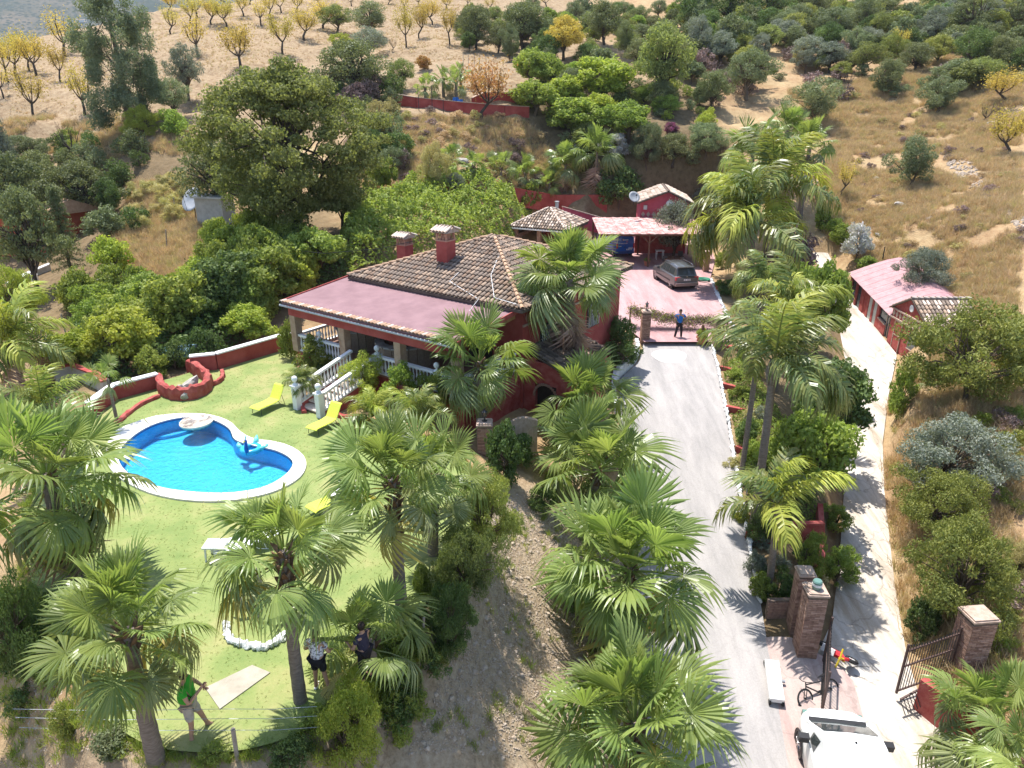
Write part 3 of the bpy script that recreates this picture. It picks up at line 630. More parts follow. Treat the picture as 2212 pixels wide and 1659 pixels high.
species('oleander', 2, 2.2, 2.2, .0, 14, 3600, .22, .055, LM['bright'], M_bark, .05, .27, seed=10)
species('pine', 2, 3.6, 6.5, .6, 26, 9000, .16, .05, LM['pine'], M_bark, .14, .22, seed=11)
def euca_mesh():
    rg = np.random.default_rng(55); W, H = 7.0, 14.5; lb = []
    for i in range(95):
        u = rg.random(); z = .8+13.2*u; rr = (.5+2.9*math.sin(min(1, (1-u)*1.25+.12)*math.pi*.62))*rg.uniform(.35, 1); a = rg.uniform(0, 6.28)
        lb.append((rr*math.cos(a), rr*math.sin(a), z, .7*rg.uniform(.6, 1.3), .7*rg.uniform(.6, 1.3), 1.1*rg.uniform(.7, 1.4)))
    C, d = blob_points(lb, 46000, rg, .3); V, F = leaf_faces(C, d, .28, .075, rg, 1.0)
    tm = limb_mesh('eucalyptus_trunk', [(0, 0, -.6), (.1, 0, 3), (-.1, .2, 7), (.1, .1, 11), (0, 0, 14)], [.32, .26, .2, .12, .04], [((q[0], q[1], q[2]), .045) for q in lb[::3]], M_bark, rg, start=(.2, .9))
    VM['euca'] = [(tm, np_mesh('eucalyptus_crown', V, F, LM['euca']), W, H)]
euca_mesh()
def bigoak_mesh():
    rg = np.random.default_rng(77); W, H = 13.5, 12.5; lb = []
    ph = rg.uniform(0, 6.28, 4)
    for i in range(150):
        a = i*2.399; u = (i+.5)/150; z = 1-1.85*u; rr = max(.25, math.sqrt(max(0, 1-z*z)))*rg.uniform(.45, 1.0)*(1+.2*math.sin(2*a+ph[0])+.15*math.sin(3*a+ph[1])+.14*math.sin(5*z+ph[2])); r = rg.uniform(.5, 1.35)
        lb.append((rr*6.0*math.cos(a), rr*6.0*math.sin(a), 6.5+z*5.2*(1+.1*math.sin(3*a+ph[3])), r, r*rg.uniform(.8, 1.2), r*.62))
    C, d = blob_points(lb, 62000, rg, .4); V, F = leaf_faces(C, d, .24*rg.uniform(.7, 1.2, len(C)), .15, rg)
    tm = limb_mesh('big_oak_trunk', [(0, 0, -.6), (.1, 0, 1.2), (-.2, .1, 3.2), (0, .2, 6), (.2, 0, 9)], [.55, .45, .38, .26, .1], [((q[0]*.92, q[1]*.92, q[2]), .10) for q in lb[::2]], M_bark_dark, rg, 7, start=(.3, .9))
    VM['bigoak'] = [(tm, np_mesh('big_oak_crown', V, F, LM['oak']), W, H)]
bigoak_mesh()
def almond_meshes():
    VM['almond'] = []; VM['bare'] = []; VM['rustree'] = []
    for k in range(8):
        rg = np.random.default_rng(300+k); b = MB(); W, H = 3.6, 3.9; tips = []
        T = [Vector((0, 0, -.4)), Vector((rg.normal()*.1, 0, .5)), Vector((rg.normal()*.25, rg.normal()*.2, 1.1))]
        b.tube(T, [.15, .12, .10], 6)
        nb = 4+k % 3
        for i in range(nb):
            a = i*6.28/nb+rg.uniform(-.4, .4); r1 = rg.uniform(.5, .8); P1 = T[2]+Vector((math.cos(a)*r1, math.sin(a)*r1, rg.uniform(.4, .8)))
            b.tube([T[2], T[2].lerp(P1, .5)+Vector((0, 0, -.05)), P1], [.075, .06, .045], 5, False)
            for j in range(3):
                a2 = a+rg.uniform(-.8, .8); P2 = P1+Vector((math.cos(a2)*rg.uniform(.2, .8), math.sin(a2)*rg.uniform(.2, .8), rg.uniform(.8, 1.9)))
                b.tube([P1, P1.lerp(P2, .5)+Vector((rg.normal()*.06, rg.normal()*.06, .05)), P2], [.035, .022, .008], 4, False); tips.append((P1, P2))
        C = []; 
        for P1, P2 in tips:
            for q in range(105 if k < 4 else 55):
                t = rg.uniform(.15, 1.15); s = .2+.13*t; C.append(np.array(P1.lerp(P2, t))+rg.normal(size=3)*(s, s, s))
        C = np.array(C); V, F = leaf_faces(C, rg.normal(size=C.shape), .18, .09, rg, .3)
        tm = b.mesh('almond_trunk', M_bark_dark, True); cm = np_mesh('almond_crown', V, F, LM['almond'])
        VM['almond'].append((tm, cm, W, H))
        if k in (2, 5): VM['rustree'].append((tm, np_mesh('sparse_crown', V, F, LM['rust']), W, H)); VM['bare'].append((tm, None, W, H))
almond_meshes()
def conifer_mesh():
    rg = np.random.default_rng(91); C = []; b = MB(); b.tube([(0, 0, -.3), (0, 0, 6)], [.13, .02], 6)
    for i in range(70):
        z = .6+5.2*(i/70)**.9; r = 1.25*(1-z/6.3)+.12; a = i*2.4; e = Vector((r*math.cos(a), r*math.sin(a), z-.15*r)); b.tube([(0, 0, z+.1), e], [.025, .006], 4, False)
        for q in range(110): t = rg.random()**.6; C.append(np.array([e.x*t, e.y*t, z+.1-.25*r*t])+rg.normal(size=3)*(.11, .11, .07))
    C = np.array(C); V, F = leaf_faces(C, rg.normal(size=C.shape), .14, .045, rg, .1)
    VM['conifer'] = [(b.mesh('conifer_trunk', M_bark_dark), np_mesh('conifer_crown', V, F, LM['pine']), 2.6, 6.1)]
conifer_mesh()

vcount = {}
def plant(kind, leaf, X, Y, Z, w_, h_, name, label, cat, group=None, rz=None, vi=None):
    L = VM[kind]; i = vcount.get(kind, 0) if vi is None else vi; vcount[kind] = i+1; tm, cm, W, H = L[i % len(L)]
    if tm is None or cm is None:
        o = obj(name, tm or cm)
        tag(o, label, cat, group)
    else: o = thing(name, label, cat, group=group)
    o.location = (float(X), float(Y), float(Z)); o.rotation_euler = (0, 0, random.uniform(0, 6.28) if rz is None else rz); o.scale = (w_/W, w_/W, h_/H)
    c = o
    if tm and cm:
        obj('trunk' if kind not in ('bush', 'shrub', 'oleander') else 'stem', tm, o); c = obj('crown', cm, o)
    if cm and leaf:
        c.material_slots[0].link = 'OBJECT'; c.material_slots[0].material = LM[leaf]
    return o
def veg(kind, leaf, px, base, top, wpx, label, name=None, cat=None, group=None, rz=None, vi=None):
    """one plant standing on the terrain where its foot is seen, as tall and wide as it is seen"""
    p = gp(px, base); v = (top-CY)/FPX
    dzt = p[1]*(SP+v*CP)/(CP-v*SP); h = max(.4, (CAMH-dzt)-p[2]); w_ = wpx/FPX*zc_of(p)
    nm = name or {'oak': 'oak_tree', 'holm': 'holm_oak', 'olive': 'olive_tree', 'round': 'olive_bush', 'bright': 'broadleaf_tree', 'bush': 'bush', 'shrub': 'shrub', 'tuft': 'grass_mound', 'acacia': 'acacia_bush',
                  'oleander': 'oleander', 'pine': 'pine_tree', 'almond': 'almond_tree', 'bare': 'bare_tree', 'rustree': 'autumn_tree', 'conifer': 'conifer', 'euca': 'eucalyptus', 'bigoak': 'oak_tree'}[kind]
    ct = cat or {'bush': 'bush', 'shrub': 'shrub', 'tuft': 'grass mound', 'round': 'bush', 'acacia': 'bush', 'oleander': 'shrub'}.get(kind, 'tree')
    return plant(kind, leaf, p[0], p[1], p[2]-.05, w_, h*1.03, nm, label, ct, group, rz, vi)

# ---------------------------------------------------------------- fan palms
def fan_leaf_mesh(seed, droop, fold, nseg=36, span=R(155), name='fan_leaf', mlist=None):
    rg = np.random.default_rng(seed); b = MB(); st = np.array([.03, .35, .69, .80, .91, 1.02])
    # petiole from 0 to .5, blade hub at x=.5, blade radius about .55
    hub = .55; Rb = .46
    b.tube([(0, 0, 0), (.25, 0, .03), (hub, 0, .02)], [.016, .012, .008], 4, False)
    for i in range(nseg):
        a = -span + 2*span*(i+.5)/nseg; da = span/nseg; ln = Rb*(1-.22*(abs(a)/span)**2)*rg.uniform(.93, 1.06); tw = rg.normal()*.03; vs = []
        hang = rg.uniform(.6, 1.5)
        for j, s in enumerate(st):
            r = s*ln; wd = da*r*.98 if s <= .70 else da*ln*.72*max(.04, (1-s)/.31)
            # the blade: folded along its middle, tips hanging
            z = .02 + abs(math.sin(a))*r*fold - droop*Rb*(s**2.2)*.8 - max(0, s-.6)**1.5*hang*droop*1.1
            x = r*math.cos(a); y = r*math.sin(a)*(1-.25*abs(fold)); tx, ty = -math.sin(a), math.cos(a)
            rid = .35*wd if s < .98 else 0
            x += tw*s; vs += [(hub+x-tx*wd, y-ty*wd, z-rid*.5), (hub+x, y, z+rid), (hub+x+tx*wd, y+ty*wd, z-rid*.5)]
        fs = []
        for j in range(len(st)-1): o = j*3; fs += [(o, o+3, o+4, o+1), (o+1, o+4, o+5, o+2)]
        b.add(vs, fs)
    return b.mesh(name, LM['fan'])
FAN_UP = [fan_leaf_mesh(10+k, .05+.04*k, .55-.1*k) for k in range(3)]
FAN_MID = [fan_leaf_mesh(20+k, .22+.08*k, .30-.06*k) for k in range(4)]
FAN_LOW = [fan_leaf_mesh(30+k, .5+.12*k, -.05-.12*k) for k in range(3)]
FAN_DEAD = [fan_leaf_mesh(40+k, .5, -.9, nseg=16, span=R(110)) for k in range(2)]
def set_mat(o, m): o.material_slots[0].link = 'OBJECT'; o.material_slots[0].material = m
def aim(az, el, roll=0.):
    return (Matrix.Rotation(az, 4, 'Z') @ Matrix.Rotation(-el, 4, 'Y') @ Matrix.Rotation(roll, 4, 'X')).to_euler()
def palm_trunk(H, r0, r1, lean=(0, 0), boots=0., rings=True):
    n = max(6, int(H/.16)); pts = []; rad = []
    for i in range(n+1):
        t = i/n; f = 1+.35*max(0, .12-t)/.12; pts.append((lean[0]*t*t, lean[1]*t*t, -.4+(H+.4)*t)); rad.append((r0+(r1-r0)*t)*f*(1.03 if i % 2 else .97))
    tr = MB().tube(pts, rad, 10); bt = None
    if boots:
        bt = MB(); m = int(boots*26)
        for i in range(m):
            z = H-boots+boots*i/m; a = i*2.399; t = z/H; rr = (r0+(r1-r0)*t)*1.02; c = Vector((lean[0]*t*t, lean[1]*t*t, z)); d = Vector((math.cos(a), math.sin(a), 0)); s = Vector((-d.y, d.x, 0))
            k = random.uniform(.8, 1.3)
            bt.add([c+d*rr*.9-s*.07, c+d*rr*.9+s*.07, c+d*(rr+.05)+s*.06*k+Vector((0, 0, .10)), c+d*(rr+.05)-s*.06*k+Vector((0, 0, .10)), c+d*(rr+.13*k)+s*.02+Vector((0, 0, .24*k)), c+d*(rr+.13*k)-s*.02+Vector((0, 0, .24*k)), c+d*rr*.9+Vector((0, 0, .18))],
                   [(0,1,2,3), (3,2,4,5), (1,6,4,2), (0,3,5,6), (6,5,4)])
    return tr, bt
def fan_palm(base, crown, rpx, label, n=27, skirt=0, boots=.8, r0=.2, group='fan palms round the house', lo=-42, hi=82, name='fan_palm', wind=.18):
    """base (x,y,z) on the ground, crown point (x,y,z), rpx = crown radius in metres"""
    base = Vector([float(a) for a in base]); c = Vector([float(a) for a in crown]); H = max(.3, c.z-base.z)
    t = thing(name, label, 'palm tree', base, 0, group); lean = (c.x-base.x, c.y-base.y)
    tr, bt = palm_trunk(H, r0, r0*.62, lean, min(boots, H*.8)); tr.build('trunk', M_palmbark, t, True)
    if bt: tag(bt.build('leaf_bases', M_boot, t), kind='stuff')
    top = Vector((lean[0], lean[1], H)); a0 = random.uniform(0, 6.28)
    for i in range(n):
        u = (i+.5)/n; el = R(hi+(lo-hi)*u**.9+random.uniform(-15, 15)); az = a0+i*2.39996+random.uniform(-.45, .45)
        me = random.choice(FAN_UP if u < .3 else FAN_MID if u < .72 else FAN_LOW)
        d = Vector((math.cos(az)*math.cos(el)-wind*.6, math.sin(az)*math.cos(el)-wind*.3, math.sin(el))).normalized()
        az2 = math.atan2(d.y, d.x); el2 = math.asin(d.z)
        o = obj('leaf', me, t, top+d*.12-Vector((0, 0, .25*u)), aim(az2, el2, random.uniform(-.9, .9))); s = rpx*random.uniform(.76, 1.14)*(1.0 if u > .08 else .85); o.scale = (s, s*random.uniform(.85, 1.05), s)
        if u > .8: set_mat(o, LM['fanold'])
        if u > .9 and random.random() < .4: set_mat(o, LM['yellowfan'])
    for i in range(skirt):
        u = i/max(1, skirt-1); az = a0+i*2.4; el = R(-66-16*random.random()); sc = rpx*random.uniform(.75, 1.0)
        o = obj('dead_leaf', random.choice(FAN_DEAD), t, top-Vector((0, 0, .35+min(skirt*.065, H*.8)*u)), aim(az, el, random.uniform(-.4, .4))); o.scale = (sc, sc*.75, sc); set_mat(o, LM['fandead'])
    return t

# ---------------------------------------------------------------- feather palms
def frond_mesh(seed, arch=1.0, nl=46, spread=1.0):
    """unit-length arching frond along +X with leaflets in several planes"""
    rg = np.random.default_rng(seed); b = MB(); pts = []; p = Vector((0, 0, 0)); ang = R(20); k = 14
    for i in range(k+1):
        pts.append(p.copy()); ang -= R(7.2*arch)*(i/k*1.5+.2); p = p+Vector((math.cos(ang), 0, math.sin(ang)))/k
    b.tube(pts, [.012*(1-i/k)+.0025 for i in range(k+1)], 4, False)
    for i in range(nl):
        t = .12+.87*i/nl; f = t*k; j = min(k-1, int(f)); c = pts[j].lerp(pts[j+1], f-j); tan = (pts[j+1]-pts[j]).normalized()
        L = .27*math.sin(math.pi*min(1, t*.78+.18))**.8*rg.uniform(.85, 1.15)
        for s in (-1, 1):
            up = rg.choice([-.25, .15, .55])*spread; out = Vector((0, s, 0)); nrm = Vector((-tan.z, 0, tan.x))
            d = (tan*.55+out*.85+nrm*up).normalized(); e1 = c+d*L*.5+Vector((0, 0, -.012)); e2 = c+d*L*.82+Vector((0, 0, -.055-.05*rg.random())); e3 = c+d*L*.98+Vector((0, 0, -.13-.07*rg.random())); w_ = .009
            sd = d.cross(nrm).normalized()*w_
            b.add([c-sd, c+sd, e1+sd*1.2, e1-sd*1.2, e2+sd, e2-sd, e3], [(0,1,2,3), (3,2,4,5), (5,4,6)])
    return b.mesh('frond', LM['feather'])
FROND = [frond_mesh(60+k, .75+.2*k) for k in range(4)]
def feather_palm(base, crown, L, label, n=15, r0=.15, lo=-35, hi=78, group='feather palms beside the driveway', bulb=True, az_bias=None, yellow=.15, name='feather_palm', dead=0):
    base = Vector([float(a) for a in base]); c = Vector([float(a) for a in crown]); H = max(.3, c.z-base.z)
    t = thing(name, label, 'palm tree', base, 0, group); lean = (c.x-base.x, c.y-base.y)
    tr, bt = palm_trunk(H, r0, r0*.8, lean, .0); tr.build('trunk', M_palmbark, t, True)
    top = Vector((lean[0], lean[1], H)); a0 = random.uniform(0, 6.28)
    if bulb:
        bb = MB()
        for i in range(9):
            az = i*2.4; d = Vector((math.cos(az), math.sin(az), 0)); bb.tube([top-Vector((0, 0, .75))+d*r0*.6, top-Vector((0, 0, .3))+d*r0*1.25, top+d*r0*.9+Vector((0, 0, .25))], [.05, .075, .02], 5)
        bb.build('leaf_bases', M_palmbark, t)
    for i in range(n):
        u = (i+.5)/n; el = R(hi+(lo-hi)*u+random.uniform(-8, 8)); az = a0+i*2.39996
        if az_bias is not None and random.random() < .45: az = az_bias+random.uniform(-.9, .9)
        o = obj('frond', random.choice(FROND[:2] if u < .3 else FROND), t, top+Vector((0, 0, .1)), aim(az, el, random.uniform(-.5, .5))); s = L*random.uniform(.85, 1.1); o.scale = (s, s, s)
        if random.random() < yellow: set_mat(o, LM['featherY'])
    for i in range(dead):
        o = obj('dead_frond', FROND[3], t, top-Vector((0, 0, .2)), aim(a0+i*1.9, R(-35-10*i), .3)); o.scale = (L*.9,)*3; set_mat(o, LM['fandead'])
    return t

# ---------------------------------------------------------------- leafy masses that follow the ground
def sample_poly(P, n, rg):
    P = np.array(P)[:, :2]; lo, hi = P.min(0), P.max(0); out = np.empty((0, 2))
    while len(out) < n:
        q = rg.uniform(lo, hi, (n*2, 2)); out = np.r_[out, q[inpoly(P, q[:, 0], q[:, 1])]]
    return out[:n]
def cover(name, px_poly, n, hmax, L, W, leaf, label, cat, seed=5, lump=.35, group=None, kind=None):
    rg = np.random.default_rng(seed); P = [gp(*p) for p in px_poly]; q = sample_poly(P, n, rg); x, y = q[:, 0], q[:, 1]
    ed = np.clip(pdist(P, x, y)/.8, .15, 1); lumps = (.55+.8*np.abs(vnoise(x*.8+seed, y*.8))*1.3+.75*np.abs(vnoise(x*1.9, y*1.9+seed))+.5*vnoise(x*4.1, y*4.1+seed))*ed
    g = ground(x, y); z = g + hmax*lumps*rg.uniform(.55, 1.03, n)**.5
    V, F = leaf_faces(np.c_[x, y, z], np.c_[rg.normal(size=(n, 2))*.5, np.ones(n)], L, W, rg, .3)
    return tag(obj(name, np_mesh(name, V, F, LM[leaf])), label, cat, group, kind)
# ================================================================ roof tiles
def tile_mesh(name, m, r=.098, L=.44, n=5):
    b = MB(); V = []
    for z, rr, dz in ((0, r, .035), (L, r*.82, .0)):
        for k in (1.0, .86):
            for j in range(n+1):
                a = math.pi*j/n; V.append((rr*k*math.cos(a), z, rr*k*math.sin(a)*1.15+dz))
    m1 = n+1; F = []
    for j in range(n): F.append((j, j+1, 2*m1+j+1, 2*m1+j)); F.append((m1+j+1, m1+j, j, j+1))
    F.append((m1, 0, 2*m1, 3*m1)); F.append((n, m1+n, 3*m1+n, 2*m1+n)); b.add(V, F)
    return b.mesh(name, m, True)
TILE = {k: tile_mesh('tile', m) for k, m in (('w', M_tile), ('o', M_tile_l), ('p', M_tile_p))}
tile_mats = [M_tile, mat('clay_tile_grey', (.14,.11,.09), (.23,.18,.145), .9, 5, .2), mat('clay_tile_brown', (.13,.09,.065), (.26,.18,.13), .9, 4, .2), mat('clay_tile_buff', (.24,.17,.125), (.36,.27,.20), .9, 4, .2)]
def tile_field(parent, O, u, s, W, inside, L, limit=300, kind='w', cs=.235, rs=.36, mats=None, sort=None):
    """O eave corner, u along the eave, s up the slope (unit vectors); inside(x, y) says whether a tile stands there"""
    O, u, s = Vector(O), Vector(u).normalized(), Vector(s).normalized(); nrm = u.cross(s).normalized()
    if nrm.z < 0: nrm = -nrm
    M = Matrix((( (s.cross(nrm)).x, s.x, nrm.x), ((s.cross(nrm)).y, s.y, nrm.y), ((s.cross(nrm)).z, s.z, nrm.z))).to_4x4(); eul = M.to_euler()
    P = []
    for i in range(int(W/cs)):
        for j in range(int(L/rs)):
            x, y = (i+.5)*cs, j*rs
            if inside(x, y+.15): P.append((x, y))
    P.sort(key=sort or (lambda q: q[1])); mats = mats or tile_mats
    for k, (x, y) in enumerate(P[:limit]):
        o = obj('tile', TILE[kind], parent, O+u*(x+random.uniform(-.008, .008))+s*y+nrm*.012, eul)
        if kind == 'w': o.material_slots[0].link = 'OBJECT'; o.material_slots[0].material = random.choice(mats)
    rest = P[limit:]
    if rest:
        me = TILE[kind]; v0 = [v.co.copy() for v in me.vertices]; f0 = [tuple(p.vertices) for p in me.polygons]; b = MB()
        for x, y in rest:
            T = O+u*(x+random.uniform(-.008, .008))+s*y+nrm*.012; b.mi = random.randrange(len(mats)) if kind == 'w' else 0
            b.add([T+M.to_3x3() @ c for c in v0], f0)
        tag(b.build('tiles', mats if kind == 'w' else me.materials[0], parent, True), kind='stuff')
def baluster_mesh():
    return MB().lathe([(.055, 0), (.055, .06), (.03, .09), (.034, .13), (.058, .24), (.052, .32), (.026, .46), (.03, .52), (.024, .56), (.045, .60), (.05, .66)], 8).mesh('baluster', M_white, True)
BAL = baluster_mesh()
FIN = MB().lathe([(.13, 0), (.13, .05), (.05, .08), (.045, .13), (.10, .18), (.125, .26), (.10, .35), (.04, .39), (0.001, .40)], 12).mesh('finial', M_white, True)
def balustrade(parent, p, q, h=.66):
    """sloping or level run of balusters between base points p and q, in the parent's frame"""
    p, q = Vector(p), Vector(q); L = (q-p).length; n = max(2, int(L/.185)); up = Vector((0, 0, 1))
    MB().beam(p+up*.04, q+up*.04, .17, .08).build('base_rail', M_white, parent); MB().beam(p+up*(h+.14), q+up*(h+.14), .19, .10).build('handrail', M_white, parent)
    for i in range(n):
        t = (i+.5)/n; obj('baluster', BAL, parent, p.lerp(q, t)+up*.08)
def newel(parent, p, h=1.0, w_=.24):
    b = MB(); b.box((p[0], p[1], p[2]+h/2), (w_, w_, h)); b.box((p[0], p[1], p[2]+h+.025), (w_+.08, w_+.08, .05)); b.build('newel', M_white, parent); obj('finial', FIN, parent, (p[0], p[1], p[2]+h+.05))

# ================================================================ the house
A_ = math.atan2(-.58, .815)
H_ = thing('house', 'red house with a tiled pyramid roof and a white balustraded terrace beside the pool', 'house', (-10.66, 31.9, 0), A_)
def hw(x, y, z): return H_.matrix_basis @ Vector((x, y, z))
FL_ = 1.78
MB().box((5.75, 8.8, 2.35), (9.7, 9.0, 4.75)).build('wall', M_red, H_)                     # main block
b = MB(); b.box((5.35, 2.35, .55), (10.2, 3.9, 2.4)); b.build('terrace_base', M_redd, H_)
MB().box((5.35, 2.35, FL_-.02), (10.3, 4.0, .08)).build('terrace_floor', mat('terrace_floor_tile', (.22,.11,.08), (.30,.17,.12), .5, 4), H_)
# flat terrace roof
b = MB(); b.add([(0,0,4.12), (10.45,0,4.12), (10.45,4.3,4.5), (0,4.3,4.5), (0,0,4.24), (10.45,0,4.24), (10.45,4.3,4.60), (0,4.3,4.60)], [(3,2,1,0), (4,5,6,7), (0,1,5,4), (1,2,6,5), (2,3,7,6), (3,0,4,7)]); rf = b.build('terrace_roof', M_roofpink, H_)
MB().beam((10.47, .05, 4.19), (10.47, 4.2, 4.56), .05, .2).build('edge_flashing', M_redd, H_); MB().beam((-.02, .05, 4.19), (-.02, 4.2, 4.56), .05, .2).build('edge_flashing', M_redd, H_)
MB().box((5.2, .42, 3.78), (10.3, .3, .52)).build('beam', M_red, H_)
MB().beam((10.2, .6, 3.98), (10.2, 4.2, 4.25), .14, .18).build('rafter', M_wood, H_)
MB().beam((.25, .6, 3.98), (.25, 4.2, 4.25), .14, .18).build('rafter', M_wood, H_)
for i in range(14): MB().box((.6+i*.72, .17, 4.05), (.09, .26, .09)).build('rafter_end', M_wood, H_)
MB().tube([(0, -.1, 4.08), (10.45, -.1, 4.08)], .055, 8).build('gutter', M_galv, H_)
for i in range(50):
    o = obj('edge_tile', TILE['o'], H_, (.1+i*.207, -.12+random.uniform(-.01, .01), 4.22), (R(5), 0, 0)); o.scale = (.95, .8, .8)
    if i % 3 == 0: o.material_slots[0].link = 'OBJECT'; o.material_slots[0].material = M_tile_p
for x in (.27, 3.6, 7.0, 10.1):
    b = MB()
    for i in range(6): b.box((x, .45, FL_+.15+i*.29), (.36+.012*(i % 2), .36+.012*(i % 2), .285))
    b.build('column', M_stonecol, H_)
# hip roof
x0, x1, y0, y1, ze, zp = .4, 10.95, 3.75, 13.95, 4.72, 6.5; ax, ay = (x0+x1)/2, (y0+y1)/2
b = MB(); b.add([(x0,y0,ze), (x1,y0,ze), (x1,y1,ze), (x0,y1,ze), (ax,ay,zp), (x0,y0,ze-.12), (x1,y0,ze-.12), (x1,y1,ze-.12), (x0,y1,ze-.12)], [(0,1,4), (1,2,4), (2,3,4), (3,0,4), (0,5,6,1), (1,6,7,2), (2,7,8,3), (3,8,5,0), (8,7,6,5)])
roof = b.build('roof', M_under, H_)
hy, hx = ay-y0, ax-x0; sl = math.hypot(hy, zp-ze); sr = math.hypot(hx, zp-ze); Wf, Wr = x1-x0, y1-y0
tile_field(roof, (x0, y0, ze), (1, 0, 0), (0, hy, zp-ze), Wf, lambda x, y: y/sl*hx < min(x, Wf-x)+.05 and y < sl-.1, sl, 300)
r2 = obj('roof_side', MB().add([(x1,y0,ze-.004), (x1,y1,ze-.004), (ax,ay,zp-.004)], [(0,1,2)]).mesh('roof_side', M_under), H_)
tile_field(r2, (x1, y0, ze), (0, 1, 0), (-hx, 0, zp-ze), Wr, lambda x, y: y/sr*hy < min(x, Wr-x)+.05 and y < sr-.1, sr, 0)
tile_field(r2, (x0, y1, ze), (0, -1, 0), (hx, 0, zp-ze), Wr, lambda x, y: y/sr*hy < min(x, Wr-x)+.05 and y < sr-.1, sr, 0)
tile_field(r2, (x1, y1, ze), (-1, 0, 0), (0, -hy, zp-ze), Wf, lambda x, y: y/sl*hx < min(x, Wf-x)+.05 and y < sl-.1, sl, 0)
for cx_, cy_ in ((x0, y0), (x1, y0), (x1, y1), (x0, y1)):     # hip tiles
    a = Vector((cx_, cy_, ze+.06)); e = Vector((ax, ay, zp+.07)); d = (e-a); n = int(d.length/.36); d.normalize(); side = d.cross(Vector((0, 0, 1))).normalized(); up = side.cross(d)
    Mt = Matrix(((side.x, d.x, up.x), (side.y, d.y, up.y), (side.z, d.z, up.z))).to_euler()
    for i in range(n):
        o = obj('hip_tile', TILE['o'], roof, a+d*(i*.36), Mt)
# frieze of diamonds, right wall and the grille window
for z in (3.86, 4.5): MB().box((10.63, 8.8, z), (.06, 9.05, .09)).build('frieze_band', M_cap, H_)
M_diam = mat('diamond_tile', (.40,.19,.14), (.5,.28,.2), .8, 5)
for i in range(22):
    c = 4.6+i*.4; b = MB(); b.add([(10.615, c-.16, 4.18), (10.615, c, 3.94), (10.615, c+.16, 4.18), (10.615, c, 4.42), (10.64, c-.16, 4.18), (10.64, c, 3.94), (10.64, c+.16, 4.18), (10.64, c, 4.42)], [(4,5,6,7), (0,1,5,4), (1,2,6,5), (2,3,7,6), (3,0,4,7)]); b.build('diamond', M_diam, H_)
for yc in (6.2, 10.4):
    wn = MB().box((10.62, yc, 2.95), (.08, 1.1, 1.2)).build('window', M_glass, H_)
    for i in range(8): MB().beam((10.72, yc-.5+i*.143, 2.35), (10.72, yc-.5+i*.143, 3.55), .02).build('bar', M_white, wn)
    for z in (2.36, 2.95, 3.54): MB().beam((10.72, yc-.55, z), (10.72, yc+.55, z), .025).build('bar', M_iron, wn)
MB().beam((10.68, 4.95, 2.75), (10.85, 4.95, 2.85), .1, .22).build('wall_lamp', M_iron, H_)
# doors behind the terrace
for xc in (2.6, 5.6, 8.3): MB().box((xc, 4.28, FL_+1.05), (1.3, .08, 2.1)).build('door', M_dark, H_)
# balustrades
balustrade(H_, (.45, .45, FL_), (1.75, .45, FL_)); balustrade(H_, (2.0, .45, FL_), (3.4, .45, FL_)); newel(H_, (1.87, .45, FL_), .8)
balustrade(H_, (.3, .7, FL_), (.3, 4.1, FL_)); balustrade(H_, (5.75, .45, FL_), (6.8, .45, FL_)); balustrade(H_, (7.2, .45, FL_), (9.95, .45, FL_)); balustrade(H_, (10.27, .65, FL_), (10.27, 4.15, FL_))
newel(H_, (5.6, .45, FL_), .85); newel(H_, (9.0, .45, FL_), .8)
# stairs
sx0, sx1, ns = 4.25, 5.45, 7; rise = (FL_-LAWN_H)/ns; M_tread = mat('stair_tread', (.55,.46,.38), (.66,.57,.49), .7, 4)
for i in range(ns):
    yy = -2.75+i*.43; zt = LAWN_H+rise*(i+1)
    MB().box(((sx0+sx1)/2, yy+.22, (zt+.4)/2-.03), (sx1-sx0, .43, zt-.4-.05)).build('step', mat('stair_riser', (.24,.12,.09), (.32,.18,.13), .8, 5) if i == 0 else bpy.data.materials['stair_riser'], H_)
    MB().box(((sx0+sx1)/2, yy+.20, zt-.02), (sx1-sx0+.04, .47, .05)).build('tread', M_tread, H_)
for sx in (sx0-.12, sx1+.12):
    newel(H_, (sx, -2.85, LAWN_H-.02), 1.05, .26); balustrade(H_, (sx, -2.7, LAWN_H+.22), (sx, .30, FL_+.05), .60)
    MB().add([(sx-.1, -2.75, .5), (sx+.1, -2.75, .5), (sx+.1, .4, .5), (sx-.1, .4, .5), (sx-.1, -2.75, LAWN_H+.2), (sx+.1, -2.75, LAWN_H+.2), (sx+.1, .4, FL_+.06), (sx-.1, .4, FL_+.06)], [(0,1,5,4), (1,2,6,5), (2,3,7,6), (3,0,4,7), (4,5,6,7)]).build('stair_side', M_redd, H_)
